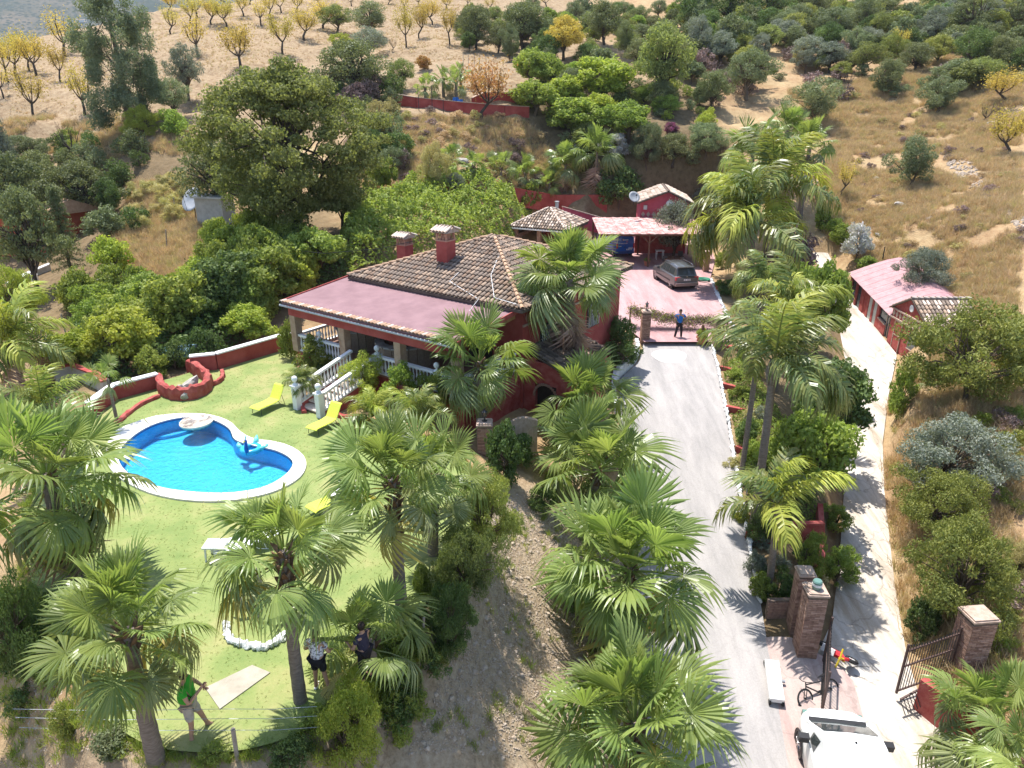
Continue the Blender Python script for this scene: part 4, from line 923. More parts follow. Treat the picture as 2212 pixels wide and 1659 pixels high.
# chimneys
def ray_local(px, py, test):
    best = None
    for z in np.arange(26, 48, .05):
        p = np.array([(px-CX)/FPX*z, z*(CP-(py-CY)/FPX*SP), CAMH-z*kk(py)]); q = H_.matrix_basis.inverted() @ Vector(p)
        if test(q): return q
    return q
H_.matrix_basis  # frame of the house
q2 = ray_local(957, 570, lambda q: q.z < ze+max(0, (q.y-y0))*(zp-ze)/hy)
q1 = H_.matrix_basis.inverted() @ Vector(at_Y(869, 556, 40.2))
def top_at(q, py):
    wp = H_.matrix_basis @ q; return float(at_Y(0, py, wp.y)[2])
for q, hc in ((q2, top_at(q2, 521)), (q1, top_at(q1, 530))):
    b = MB(); b.box((q.x, q.y+.25, (hc+4.2)/2), (.66, .66, hc-4.2)); ch_ = b.build('chimney', M_red, H_)
    b = MB()
    for sx in (-1, 1):
        for sy in (-1, 1): b.box((q.x+sx*.28, q.y+.25+sy*.28, hc+.2), (.08, .08, .4))
    b.box((q.x, q.y+.25, hc+.03), (.72, .72, .06)); b.box((q.x, q.y+.25, hc+.2), (.34, .34, .34))
    for sy in (-1, 1):
        for k in (-1, 0, 1): b.beam((q.x+k*.18-.07, q.y+.25+sy*.3, hc+.06), (q.x+k*.18+.02, q.y+.25+sy*.3, hc+.38), .035); b.beam((q.x+k*.18+.09, q.y+.25+sy*.3, hc+.06), (q.x+k*.18+.02, q.y+.25+sy*.3, hc+.38), .035)
    b.build('lantern_top', M_diam, ch_)
    MB().add([(q.x-.5, q.y-.25, hc+.42), (q.x+.5, q.y-.25, hc+.42), (q.x+.5, q.y+.75, hc+.42), (q.x-.5, q.y+.75, hc+.42), (q.x-.5, q.y+.25, hc+.66), (q.x+.5, q.y+.25, hc+.66)], [(3,2,1,0), (0,1,5,4), (2,3,4,5), (1,2,5), (3,0,4)]).build('chimney_cap', M_cap, ch_)
    for k in range(5):
        o = obj('cap_tile', TILE['p'], ch_, (q.x-.4+k*.2, q.y-.3, hc+.43), (R(25), 0, 0)); o.scale = (1, 1.2, 1); o = obj('cap_tile', TILE['p'], ch_, (q.x-.4+k*.2, q.y+.8, hc+.43), (R(25), 0, math.pi)); o.scale = (1, 1.2, 1)
# lean-to porch on the right wall
pr = MB().add([(10.62,4.35,2.85), (10.62,8.2,2.85), (12.9,8.2,2.05), (12.9,4.35,2.05), (10.62,4.35,2.77), (10.62,8.2,2.77), (12.9,8.2,1.97), (12.9,4.35,1.97)], [(3,2,1,0), (7,4,5,6), (2,3,7,6), (0,4,7,3), (1,2,6,5)]).build('porch_roof', M_under, H_)
tile_field(pr, (12.9, 4.35, 2.05), (0, 1, 0), (-2.28, 0, .8), 3.85, lambda x, y: True, 2.4, 0)
b = MB(); ac, ar = 11.75, .55
for xa, xb, za, zb in ((10.62, ac-ar, -.5, 2.5), (ac+ar, 12.75, -.5, 2.1), (ac-ar, ac+ar, 1.35, 2.35)): b.box(((xa+xb)/2, 4.5, (za+zb)/2), (xb-xa, .2, zb-za))
b.box((12.65, 6.3, .75), (.2, 3.6, 2.6)); b.build('porch_wall', M_redd, H_)
b = MB(); n = 16
for i in range(n):
    a = math.pi*i/(n-1); b.box((ac+math.cos(a)*(ar+.03), 4.37, .8+math.sin(a)*(ar+.03)), (.10, .06, .10), 0)
tag(b.build('arch_bricks', M_brick, H_), kind='stuff')
MB().box((ac, 4.75, .3), (1.3, .1, 2.2)).build('porch_shade_panel', M_dark, H_)  # dark panel painting the shade inside the porch arch
# bar counters on the terrace
def arc_counter(cx_, cy_, r, a0, a1, label):
    t = thing('bar_counter', label, 'bar', hw(cx_, cy_, FL_), A_); b = MB(); tp = MB(); n = 12
    for i in range(n):
        p, q = [(r*math.cos(a), r*math.sin(a)) for a in (a0+(a1-a0)*i/n, a0+(a1-a0)*(i+1)/n)]
        b.beam((*p, .5), (*q, .5), .18, 1.0); tp.beam((*p, 1.04), (*q, 1.04), .42, .07)
    b.build('counter_wall', M_wicker, t); tp.build('counter_top', M_stone, t)
arc_counter(2.3, 2.6, 1.0, R(200), R(420), 'curved brown bar counter with grey top under the terrace roof, the left one')
arc_counter(5.6, 2.2, 1.15, R(180), R(390), 'curved brown bar counter with grey top under the terrace roof, behind the stairs')
# cables on the roof
b = MB(); b.tube([(7.0, 7.6, 6.15), (8.0, 5.5, 5.5), (9.3, 4.0, 4.98), (10.6, 3.8, 4.95)], .014, 4); b.tube([(6.1, 6.2, 5.65), (6.3, 4.6, 5.15), (8.6, 3.8, 4.85), (8.8, 2.9, 4.56)], .014, 4)
b.build('roof_cable', M_rough_white, H_)

# ================================================================ walls
def wall_run(name, pts, h, th, mwall, mcap, label, base_fn=None, capw=.06, caph=.07, top=None):
    t = thing(name, label, 'wall'); b = MB(); c = MB()
    for i in range(len(pts)-1):
        p, q = np.array(pts[i], float), np.array(pts[i+1], float); n = max(1, int(np.hypot(*(q-p)[:2])/1.2))
        for k in range(n):
            a = p+(q-p)*k/n; e = p+(q-p)*(k+1)/n; d = (e-a)[:2]; d /= np.hypot(*d)+1e-9; s = np.array([-d[1], d[0]])*th/2; d = d*.004*k
            zz = [a[2]+h, e[2]+h]
            b.add([(*(a[:2]-s), a[2]-.6), (*(e[:2]-s), e[2]-.6), (*(e[:2]+s), e[2]-.6), (*(a[:2]+s), a[2]-.6), (*(a[:2]-s), zz[0]), (*(e[:2]-s), zz[1]), (*(e[:2]+s), zz[1]), (*(a[:2]+s), zz[0])], [(0,1,5,4), (2,3,7,6), (4,5,6,7), (1,2,6,5), (3,0,4,7)])
            if mcap:
                s2 = s*(1+capw/th*2); c.add([(*(a[:2]-s2), zz[0]), (*(e[:2]-s2), zz[1]), (*(e[:2]+s2), zz[1]), (*(a[:2]+s2), zz[0]), (*(a[:2]-s2), zz[0]+caph), (*(e[:2]-s2), zz[1]+caph), (*(e[:2]+s2), zz[1]+caph), (*(a[:2]+s2), zz[0]+caph)], [(0,1,5,4), (2,3,7,6), (4,5,6,7), (1,2,6,5), (3,0,4,7)])
    b.build('wall_face', mwall, t)
    if mcap: c.build('coping', mcap, t)
    return t
def lawnp(px, py, h=LAWN_H): p = at_h(px, py, h); return (p[0], p[1], h)
wall_run('garden_wall', [lawnp(415, 803), lawnp(470, 797), lawnp(620, 752), lawnp(652, 742)], .75, .22, M_red, M_white, 'red garden wall with white coping running up to the house terrace')
wall_run('garden_wall', [lawnp(196, 903), lawnp(250, 862), lawnp(345, 836)], .62, .22, M_red, M_white, 'short red garden wall with white coping left of the rock planter')
wall_run('garden_wall', [lawnp(232, 850), lawnp(212, 832), lawnp(160, 812), lawnp(120, 822)], .55, .2, M_conc, M_redd, 'low curved grey wall with pinkish top behind the left palms')
def wobble_wall(name, px_pts, label, h, r, m, h0=LAWN_H, closed=False, cat='wall', seedv=3, gr=None):
    rg = np.random.default_rng(seedv); P = smooth_poly([at_h(x, y, h0) for x, y in px_pts], 5, closed); b = MB(); n = 8; V = []; F = []
    for i, p in enumerate(P):
        a = P[min(i+1, len(P)-1)]-P[max(i-1, 0)]; a = a[:2]/(np.hypot(*a[:2])+1e-9); s = np.array([-a[1], a[0]]); hh = h*rg.uniform(.82, 1.15); rr = r*rg.uniform(.8, 1.2)
        z0 = p[2]
        for u, z in ((-1, -.3), (-1.05, hh*.5), (-.85, hh*.9), (-.3, hh), (.3, hh), (.85, hh*.9), (1.05, hh*.5), (1, -.3)): V.append((*(p[:2]+s*u*rr+rg.normal(size=2)*.012), z0+z))
    k = len(P)
    for i in range(k-1):
        for j in range(n-1): F.append((i*n+j, i*n+j+1, (i+1)*n+j+1, (i+1)*n+j))
    F += [tuple(range(n)), tuple((k-1)*n+j for j in range(n-1, -1, -1))]
    b.add(V, F); o = b.build(name, m, None, False); return tag(o, label, cat, gr)
wobble_wall('planter_wall', [(347,832),(352,850),(375,861),(410,862),(440,852),(452,838),(446,822),(425,808),(412,800)], 'lumpy red planter wall curving round grey rocks at the lawn edge', .62, .16, M_redd)
wobble_wall('planter_edge', [(455,835),(475,826),(482,815),(480,805)], 'small red rough bed edge right of the rock planter', .22, .09, M_redd)
wobble_wall('bed_edge', [(345,858),(310,873),(280,893),(258,912),(235,925)], 'low rough red bed edge between the short wall and the pool', .16, .1, M_redd)
wobble_wall('bed_edge', [(634,832),(648,850),(655,880),(657,893)], 'low rough red bed edge round the cycad left of the stairs', .16, .1, M_redd)
wobble_wall('bed_edge', [(722,898),(748,904),(780,906),(820,915)], 'low rough red bed edge right of the stairs behind the lounger', .16, .1, M_redd)
def rock_mesh(seed, m=M_stone):
    rg = np.random.default_rng(seed); bm = bmesh.new(); bmesh.ops.create_icosphere(bm, subdivisions=2, radius=1)
    dirs = rg.normal(size=(9, 3)); dirs /= np.linalg.norm(dirs, axis=1)[:, None]
    for v in bm.verts:
        p = np.array(v.co); k = 1
        for d in dirs:
            t = p@d
            if t > .62: k = min(k, .62/t)
        v.co = Vector(p*k*(1+rg.normal()*.03))
    me = bpy.data.meshes.new('rock'); bm.to_mesh(me); bm.free(); me.materials.append(m); return me
ROCK = [rock_mesh(k) for k in range(4)]
def rock(p, s, label, name='rock', m=None, group=None, cat='rock'):
    o = obj(name, random.choice(ROCK), None, (float(p[0]), float(p[1]), float(p[2])), (random.random()*.5, random.random()*.5, random.random()*6)); o.scale = s
    if m: o.material_slots[0].link = 'OBJECT'; o.material_slots[0].material = m
    return tag(o, label, cat, group)
for i, (px, py, s, lb) in enumerate([(388,838,.42,'grey boulder lying inside the rock planter, front one'), (410,828,.48,'largest grey boulder inside the rock planter'), (372,842,.3,'smallest grey boulder at the left in the rock planter'), (403,848,.36,'pale flat boulder inside the rock planter, nearest the red rim')]):
    p = at_h(px, py, 1.2); rock((p[0], p[1], 1.1), (s*1.3, s*.8, s*.75), lb)
# upper and middle retaining walls
up_pts = [gp(840, 222), gp(900, 232), gp(1000, 244), gp(1090, 252), gp(1142, 256)]
wall_run('retaining_wall', [tuple(p) for p in up_pts], .95, .3, M_red, M_cap, 'long low red wall on the upper terrace below the small fan palms')
md = [gp(912, 412), gp(990, 418), gp(1100, 432), gp(1200, 452), gp(1310, 470)]
wall_run('retaining_wall', [tuple(p) for p in md], 1.15, .3, M_red, None, 'tall red retaining wall with fan palms behind it above the ivy bank')
wall_run('retaining_wall', [tuple(gp(1020, 236)), tuple(gp(1045, 225)), tuple(gp(1120, 222))], 1.0, .3, M_red, M_cap, 'short red wall at the back of the upper terrace behind the reddish tree')
# kerbs of the drive: whitewashed wall left, whitewashed stones right
kl = [(6.95, 38.0), (6.95, 37.2), (6.6, 36.3), (6.0, 35.4), (5.35, 34.4), (5.1, 33.0), (5.05, 31.5)]
b = MB(); P = smooth_poly([(x, y, float(drive_z(y))) for x, y in kl], 5, False); rg = np.random.default_rng(4)
for i in range(len(P)-1): b.beam(P[i]+np.array([0, 0, .16+.06*rg.random()]), P[i+1]+np.array([0, 0, .2]), .2, .62+.1*(i % 2))
tag(b.build('kerb_wall', M_rough_white), 'curved whitewashed kerb wall left of the driveway beside the gate', 'kerb')
kr = thing('kerb_stones', 'whitewashed stones lined along the right edge of the grey driveway', 'kerb', (0, 0, 0)); yv = 14.2; i = 0
yv = 20.3
while yv < 38.0:
    s = random.uniform(.16, .30) if yv < 30 else random.uniform(.14, .24); x = lerp_edge(drive_R, yv)
    o = obj('stone', random.choice(ROCK), kr, (float(x)-.04+random.uniform(-.03, .03), yv, float(drive_z(yv))+.10), (random.uniform(-.3, .3), random.uniform(-.3, .3), random.uniform(1.3, 1.8))); o.scale = (s*.85, s*.48, s*.6)
    o.material_slots[0].link = 'OBJECT'; o.material_slots[0].material = M_rough_white; yv += s*.75
kc = thing('kerb_stones', 'whitewashed stones along the right side of the pink courtyard', 'kerb', (0, 0, 0))
c0, c1, c2 = [at_h(*q) for q in ((1598, 738, .2), (1560, 660, .2), (1536, 604, .2))]
for t in np.linspace(0, 1.99, 46):
    p = c0+(c1-c0)*t if t < 1 else c1+(c2-c1)*(t-1); o = obj('stone', random.choice(ROCK), kc, (float(p[0]), float(p[1]), .24), (0, .2, random.random()*6)); o.scale = (.17, .14, .15); o.material_slots[0].link = 'OBJECT'; o.material_slots[0].material = M_rough_white

# ================================================================ brick pillars
def brick_pillar(name, base, wx, wy, h, label, rz=0., cap=M_cap, courses=None, cat='pillar', lantern=False, group=None, bw=.24):
    t = thing(name, label, cat, base, rz, group); MB().box((0, 0, h/2-.2), (wx-.03, wy-.03, h+.4-.05)).build('core', M_mortar, t); b = MB(); ch_ = .068; n = int((h-.06)/ch_); m = [M_brick, mat('brick_light', (.34,.21,.16), (.45,.30,.24), .9, 8) if 'brick_light' not in bpy.data.materials else bpy.data.materials['brick_light'], bpy.data.materials.get('brick_dark') or mat('brick_dark', (.19,.11,.08), (.29,.17,.13), .9, 8)]
    for i in range(n):
        z = ch_*(i+.5); off = (i % 2)*.5
        for ax_, ln, dp in ((0, wx, wy), (1, wy, wx)):
            k = max(1, round(ln/bw)); st = ln/k
            for sgn in (-1, 1):
                for j in range(k+(1 if off else 0)):
                    a = -ln/2+(j-off)*st; e = min(a+st, ln/2); a = max(a, -ln/2)
                    if e-a < .03: continue
                    c = (a+e)/2; b.mi = random.choice([0, 0, 1, 2]); q = sgn*(dp/2-.012+random.uniform(-.002, .003))
                    b.box((c, q, z) if ax_ == 0 else (q, c, z), (e-a-.012, .03, ch_-.013) if ax_ == 0 else (.03, e-a-.012, ch_-.013))
    tag(b.build('bricks', m, t), kind='stuff')
    c = MB(); c.box((0, 0, h+.03), (wx+.06, wy+.06, .06)); c.box((0, 0, h+.085), (wx-.02, wy-.02, .05)); c.build('cap', cap, t)
    if lantern: add_lantern(t, (0, 0, h+.11))
    return t
def add_lantern(parent, p):
    l = MB().lathe([(.10, 0), (.10, .03), (.03, .05), (.025, .16), (.07, .18), (.07, .2)], 8, p).build('lantern', M_iron, parent)
    MB().lathe([(.06, .2), (.09, .38)], 6, p).build('lantern_glass', M_glass, l); MB().lathe([(.12, .38), (.02, .46), (.03, .5), (.001, .53)], 6, p).build('lantern_lid', M_iron, l)
brick_pillar('gate_pillar', tuple(at_h(1392, 738, 0)), .48, .48, 1.75, 'brown brick gate pillar with a lantern left of the man in blue', lantern=True)
brick_pillar('gate_pillar', tuple(at_h(1548, 752, -.1)), .48, .48, 1.75, 'brown brick gate pillar right of the potted plant, by the feather palms')
pB = at_h(1742, 1432, -4.02); brick_pillar('gate_pillar', tuple(pB+np.array([0, .3, 0])), .60, .62, 2.62, 'tall brown brick gate pillar with a green glass jar on top beside the bicycle', R(-4))
brick_pillar('gate_pillar', tuple(pB+np.array([.05, 1.25, 0])), .50, .5, 2.6, 'brown brick pillar standing just behind the pillar with the jar', R(-4))
pR = at_h(2080, 1470, -4.0); brick_pillar('gate_pillar', (pR[0]+.2, pR[1]+.4, -4.0), .8, .7, 2.2, 'brown brick gate pillar right of the path behind the lower right palm', R(6))
pj = pB+np.array([.0, .28, 2.62+.115]); jar = thing('glass_jar', 'greenish glass lantern jar standing on the tall brick pillar', 'jar', tuple(pj)); M_jar = mat('green_glass', (.12,.22,.18), rough=.1, spec=.8)
MB().lathe([(.13, 0), (.15, .04), (.15, .26), (.12, .3)], 12).build('body', M_jar, jar); MB().lathe([(.155, .12), (.155, .20)], 12).build('band', M_rough_white, jar); MB().tube([(-.14, 0, .26), (-.28, 0, .27), (-.33, 0, .16), (-.28, 0, .05), (-.14, 0, .05)], .01, 5).build('handle', M_iron, jar)
brick_pillar('entrance_pillar', tuple(gp(1048, 985)+np.array([0, 0, -.2])), .55, .55, 1.5, 'brick pillar with pink cap and black lantern below the house corner', lantern=True)
# arched wall right of the entrance pillar
b = MB(); P0 = gp(1075, 985); P1 = gp(1160, 985)
for i in range(14):
    t0, t1 = i/14, (i+1)/14; a = P0+(P1-P0)*t0; e = P0+(P1-P0)*t1; h0, h1 = .95+.35*math.sin(t0*math.pi), .95+.35*math.sin(t1*math.pi)
    b.add([(a[0], a[1]-.1, a[2]-.5), (e[0], e[1]-.1, e[2]-.5), (e[0], e[1]-.1, P0[2]+h1), (a[0], a[1]-.1, P0[2]+h0), (a[0], a[1]+.1, a[2]-.5), (e[0], e[1]+.1, e[2]-.5), (e[0], e[1]+.1, P0[2]+h1), (a[0], a[1]+.1, P0[2]+h0)], [(0,1,2,3), (5,4,7,6), (3,2,6,7), (0,3,7,4), (1,5,6,2)])
tag(b.build('arched_wall', M_cap), 'low wall with a curved top right of the entrance pillar with the lantern', 'wall')
# low brick wall left of the tall pillar
lw = thing('low_brick_wall', 'low brown brick wall between the drive edge and the tall gate pillar', 'wall', (8.75, 19.7, -3.55), R(2)); MB().box((.85, 0, .2), (1.75, .18, .95)).build('core', M_mortar, lw); b = MB()
for i in range(10):
    for j in range(8):
        xx = .1+j*.225-(i % 2)*.1; b.box((max(.07, xx), -.1, -.22+i*.068+.3-.1), (.212, .03, .055))
    
tag(b.build('bricks', M_brick, lw), kind='stuff')
# terraced bed walls between drive and path (red, running across)
for i, (px0, px1, py, h, lab) in enumerate([(1556,1600,757,.3,'topmost low red step wall in the planted bed beside the gate'), (1556,1585,800,.25,'second short red step wall in the planted bed from the gate'), (1560,1605,838,.3,'third short red step wall in the planted bed from the gate'), (1566,1632,892,.35,'dark red step wall in the bed left of the ringed palm trunk'), (1590,1640,975,.35,'red step wall in the bed behind the green dome bush'),
     (1608,1665,1172,.45,'red step wall in the bed beside the small feather palm')]):
    p = gp(px0, py); q = gp(px1, py+4); wall_run('step_wall', [(p[0], p[1], p[2]-.05), (q[0], q[1], p[2]-.05)], h, .22, M_redd, None, lab)
wr = [gp(1700, 1165), gp(1768, 1190)]; wall_run('step_wall', [(wr[0][0], wr[0][1], wr[0][2]), (wr[1][0], wr[1][1], wr[0][2])], .75, .22, M_redd, None, 'tall dark red step wall behind the small feather palm near the path')
wr2 = [gp(1766, 1120), gp(1770, 1200), gp(1768, 1265)]; wall_run('bed_wall', [tuple(p) for p in wr2], .6, .2, M_redd, None, 'low red wall along the left edge of the white path')
sb = thing('block_wall', 'small white pierced block wall standing between the bed and the path', 'wall', tuple(gp(1760, 1010)))
for i in range(4):
    b = MB()
    for k in (-.14, 0, .14): b.box((k, 0, .08+i*.17), (.05, .16, .15))
    b.box((0, 0, .01+i*.17), (.36, .17, .03)); b.build('block', M_rough_white, sb)

# ================================================================ outbuildings
def gable_poly(b, x0, x1, y, z0, ze_, zr):
    pass
# tiled hut and pink roofed shed on the right
hut = thing('tiled_hut', 'pink red hut with a clay tile roof and diamond frieze beside the white path', 'hut', (24.45, 40.1, -2.2)); zb_ = -.6
b = MB(); W_, D_ = 3.0, 4.0
b.add([(0,0,zb_), (0,D_,zb_), (0,D_,2.75), (0,D_/2,3.75), (0,0,2.75), (W_,0,zb_), (W_,D_,zb_), (W_,D_,2.75), (W_,D_/2,3.75), (W_,0,2.75)], [(0,4,3,2,1), (5,6,7,8,9), (0,5,9,4), (2,7,6,1), (4,9,8,3), (3,8,7,2)])
b.build('wall', M_redd, hut)
for sgn, nm in ((0, 'roof'), (1, 'roof_back')):
    ya, yb = (-.25, D_/2) if sgn == 0 else (D_+.25, D_/2); bb = MB().add([(-.15, ya, 2.68), (W_+.3, ya, 2.68), (W_+.3, yb, 3.82), (-.15, yb, 3.82), (-.15, ya, 2.60), (W_+.3, ya, 2.60), (W_+.3, yb, 3.74), (-.15, yb, 3.74)], [(0,1,2,3), (4,7,6,5), (0,4,5,1), (0,3,7,4), (1,5,6,2)]); ro = bb.build(nm, M_under, hut)
    if sgn == 0: tile_field(ro, (-.15, ya, 2.69), (1, 0, 0), (0, yb-ya, 1.14), W_+.45, lambda x, y: True, 2.5, 100, mats=[bpy.data.materials['clay_tile_buff'], M_tile_p, M_tile])
    else: tile_field(ro, (W_+.3, ya, 2.69), (-1, 0, 0), (0, yb-ya, 1.14), W_+.45, lambda x, y: True, 2.5, 0)
for i in range(10): obj('ridge_tile', TILE['p'], hut, (-.15+i*.36, D_/2, 3.80), (0, 0, -math.pi/2))
for z in (2.68, 2.12): MB().box((-.04, D_/2, z), (.09, D_+.05, .09)).build('frieze_band', M_cap, hut)
for i in range(10):
    c = .25+i*.39; MB().add([(-.012, c-.15, 2.4), (-.012, c, 2.18), (-.012, c+.15, 2.4), (-.012, c, 2.62), (-.035, c-.15, 2.4), (-.035, c, 2.18), (-.035, c+.15, 2.4), (-.035, c, 2.62)], [(4,7,6,5), (0,4,5,1), (1,5,6,2), (2,6,7,3), (3,7,4,0)]).build('diamond', M_cap, hut)
MB().lathe([(.16, 0), (.22, 0), (.22, .04), (.16, .04)], 20, M=Matrix.Translation((-.01, 1.9, 3.2)) @ Matrix.Rotation(-math.pi/2, 4, 'Y')).build('ring_window', M_white, hut)
dr = MB().box((-.02, 2.9, 1.0), (.05, .8, 2.0)).build('door', M_redd, hut)
for yy in (2.48, 3.32): MB().box((-.05, yy, 1.0), (.05, .05, 2.05)).build('frame', M_cap, dr)
for zz in (1.15, 2.02): MB().box((-.05, 2.9, zz), (.04, .8, .05)).build('frame', M_cap, dr)
wn = MB().box((-.02, 1.1, 1.25), (.05, .95, 1.0)).build('window', M_glass, hut); MB().box((-.05, 1.1, .78), (.06, 1.0, .05)).build('sill', M_cap, wn)
shed = thing('red_shed', 'long red shed with a curved pink sheet roof beside the white path', 'shed', (24.55, 44.15, -1.95)); sg = .19; SL = 6.5
def sp_(x, y, z): return (x, y, z+sg*y)
prof = [(-.25, 1.90), (.7, 2.27), (1.6, 2.60), (2.4, 2.86), (3.2, 3.02), (3.7, 2.96), (4.6, 2.55)]; ro = thing  # roof sheets
for k in range(10):
    y0_, y1_ = -.05+k*.66, -.05+(k+1)*.66-.003; b = MB()
    for j in range(len(prof)-1):
        (xa, za), (xb, zb2) = prof[j], prof[j+1]
        for q in range(3):
            ya, yb = y0_+(y1_-y0_)*q/3, y0_+(y1_-y0_)*(q+1)/3; r0_ = .012 if q == 1 else 0
            b.add([sp_(xa, ya, za+r0_), sp_(xb, ya, zb2+r0_), sp_(xb, yb, zb2+r0_), sp_(xa, yb, za+r0_), sp_(xa, ya, za-.02), sp_(xb, ya, zb2-.02), sp_(xb, yb, zb2-.02), sp_(xa, yb, za-.02)], [(0,3,2,1), (4,5,6,7), (0,1,5,4), (3,7,6,2), (0,4,7,3)])
    b.build('roof_sheet', mat('pink_sheet_metal', (.36,.19,.20), (.46,.27,.275), .5, 2.5) if k == 0 else bpy.data.materials['pink_sheet_metal'], shed)
def sbox(b, ya, yb, z0_, z1_, xa=-.0, xb=.16): b.add([sp_(xa, ya, z0_), sp_(xb, ya, z0_), sp_(xb, yb, z0_), sp_(xa, yb, z0_), sp_(xa, ya, z1_), sp_(xb, ya, z1_), sp_(xb, yb, z1_), sp_(xa, yb, z1_)], [(3,2,1,0), (4,5,6,7), (0,1,5,4), (1,2,6,5), (2,3,7,6), (3,0,4,7)]); return b
for ya, yb in ((.0, .12), (1.75, 2.1), (2.6, 2.85), (3.35, 3.6), (4.1, 4.6), (5.3, 5.5), (6.25, 6.5)): sbox(MB(), ya, yb, -.5, 1.98).build('post', M_redd, shed)
sbox(MB(), .72, 1.75, -.5, .85).build('low_wall', M_redd, shed); sbox(MB(), .70, 1.77, .85, .93, -.05, .2).build('sill', M_cap, shed)
for ya, yb in ((2.1, 2.6), (2.85, 3.35)): sbox(MB(), ya, yb, .0, 1.95, .05, .10).build('screen_panel', mat('grey_screen', (.42,.44,.40), (.52,.53,.49), .8, 5) if ya < 2.5 else bpy.data.materials['grey_screen'], shed)
sbox(MB(), 3.6, 4.1, .0, 1.95, .06, .12).build('door', M_redd, shed)
for ya, yb in ((.12, .72), (.72, 1.75), (4.6, 5.3), (5.5, 6.25)): sbox(MB(), ya, yb, .0 if ya != .72 else .95, 1.93, .10, .13).build('window', M_glass, shed)
for yy in (.14, .40, .70): sbox(MB(), yy, yy+.05, 0, 1.93, .06, .1).build('frame', M_cap, shed)
b = MB(); sbox(b, .05, 6.45, -.5, 2.45, 3.8, 4.0); sbox(b, 6.35, 6.5, -.5, 2.0, .1, 3.9); sbox(b, .0, .1, -.5, 2.0, .1, 3.9); b.build('wall', M_redd, shed); sbox(MB(), .1, 6.4, .0, 1.9, .35, .4).build('shed_shade_panel', M_dark, shed)  # last: dark sheet standing in for the unlit inside of the shed
p = gp(1835, 640); q = gp(1812, 598); wall_run('path_wall', [(24.75, 51.0, -.75), (24.3, 54.5, -.1)], 1.0, .2, M_redd, None, 'short red wall continuing beyond the long red shed')
# pink outbuilding with gable, behind the carport
ob = thing('pink_outbuilding', 'bright pink outbuilding with a grey tiled gable roof behind the carport', 'building', (13.15, 62.5, 1.0), R(-6)); W_, D_, HE = 4.1, 5.0, 2.9
b = MB(); b.add([(-W_/2,0,-1), (W_/2,0,-1), (W_/2,0,HE+.7), (W_/2*.0+.2,0,HE+1.55), (-W_/2,0,HE+.7), (-W_/2,D_,-1), (W_/2,D_,-1), (W_/2,D_,HE+.7), (.2,D_,HE+1.55), (-W_/2,D_,HE+.7)], [(0,1,2,3,4), (6,5,9,8,7), (1,6,7,2), (5,0,4,9)]); b.build('wall', M_pinkw, ob)
for sgn in (-1, 1):
    xe = sgn*(W_/2+.3)
    b = MB().add([(xe, -.35, HE+.62), (.2, -.35, HE+1.62), (.2, D_+.3, HE+1.62), (xe, D_+.3, HE+.62), (xe, -.35, HE+.54), (.2, -.35, HE+1.54), (.2, D_+.3, HE+1.54), (xe, D_+.3, HE+.54)], [(0,1,2,3) if sgn < 0 else (3,2,1,0), (4,7,6,5), (0,4,5,1), (0,3,7,4), (2,6,7,3)]); ro = b.build('roof', M_under, ob)
    tile_field(ro, (xe, D_+.3 if sgn < 0 else -.35, HE+.63), (0, -sgn*-1. if False else (-1 if sgn < 0 else 1), 0), (.2-xe, 0, 1.0), D_+.65, lambda x, y: True, abs(.2-xe)*1.05, 0, mats=[M_tile_p, M_tile_p, bpy.data.materials['clay_tile_buff']])
for i in range(16): obj('ridge_tile', TILE['p'], ob, (.2, -.35+i*.36, HE+1.60))
MB().box((0, -.03, HE-.0), (W_+.1, .06, .08)).build('frieze_band', M_pinkw, ob)
for i in range(9): c = -1.8+i*.45; MB().add([(c-.17, -.01, HE-.35), (c, -.01, HE-.58), (c+.17, -.01, HE-.35), (c, -.01, HE-.12), (c-.17, -.03, HE-.35), (c, -.03, HE-.58), (c+.17, -.03, HE-.35), (c, -.03, HE-.12)], [(4,5,6,7), (0,1,5,4), (1,2,6,5), (2,3,7,6), (3,0,4,7)]).build('diamond', M_cap, ob)
MB().lathe([(.22, 0), (.32, 0), (.32, .04), (.22, .04)], 20, M=Matrix.Translation((.4, -.01, HE+.55)) @ Matrix.Rotation(math.pi/2, 4, 'X')).build('ring_ornament', M_white, ob)
MB().box((-.6, -.03, 1.1), (.9, .08, 1.6)).build('door', M_white, ob); MB().box((-1.65, -.12, HE+.25), (.3, .15, .35)).build('meter_box', M_galv, ob)
def dish(name, p, r, label, az, el, mt=M_rough_white, mast=.6):
    t = thing(name, label, 'satellite dish', p, az); Mx = Matrix.Translation((0, 0, mast)) @ Matrix.Rotation(R(90)-el, 4, 'X'); n = 20
    MB().lathe([(.001, 0), (r*.35, r*.02), (r*.7, r*.09), (r, r*.2), (r*.99, r*.22), (r*.68, r*.11), (.001, r*.02)], n, M=Mx).build('reflector', mt, t, True)
    MB().tube([(0, 0, -.3), (0, 0, mast-.1)], .035, 6).build('mast', M_iron, t); a = Mx @ Vector((0, -r, r*.2)); f = Mx @ Vector((0, -.1*r, r*.95))
    MB().tube([a, f], .015, 5).build('arm', M_iron, t); MB().box(tuple(f), (.1, .1, .12)).build('receiver', M_iron, t); return t
dish('satellite_dish', tuple(at_Y(1369, 434, 61.5)), .5, 'white satellite dish on the left side of the pink outbuilding', R(20), R(35), M_galv, .3)
hutp = gp(470, 482); cu = thing('utility_hut', 'small pale grey utility hut with a slab roof under the big oak', 'hut', tuple(hutp), R(-12)); MB().box((0, 0, .8), (2.2, 1.6, 2.2)).build('wall', M_conc, cu); MB().box((0, 0, 1.95), (2.6, 2.0, .12)).build('roof', M_galv, cu)
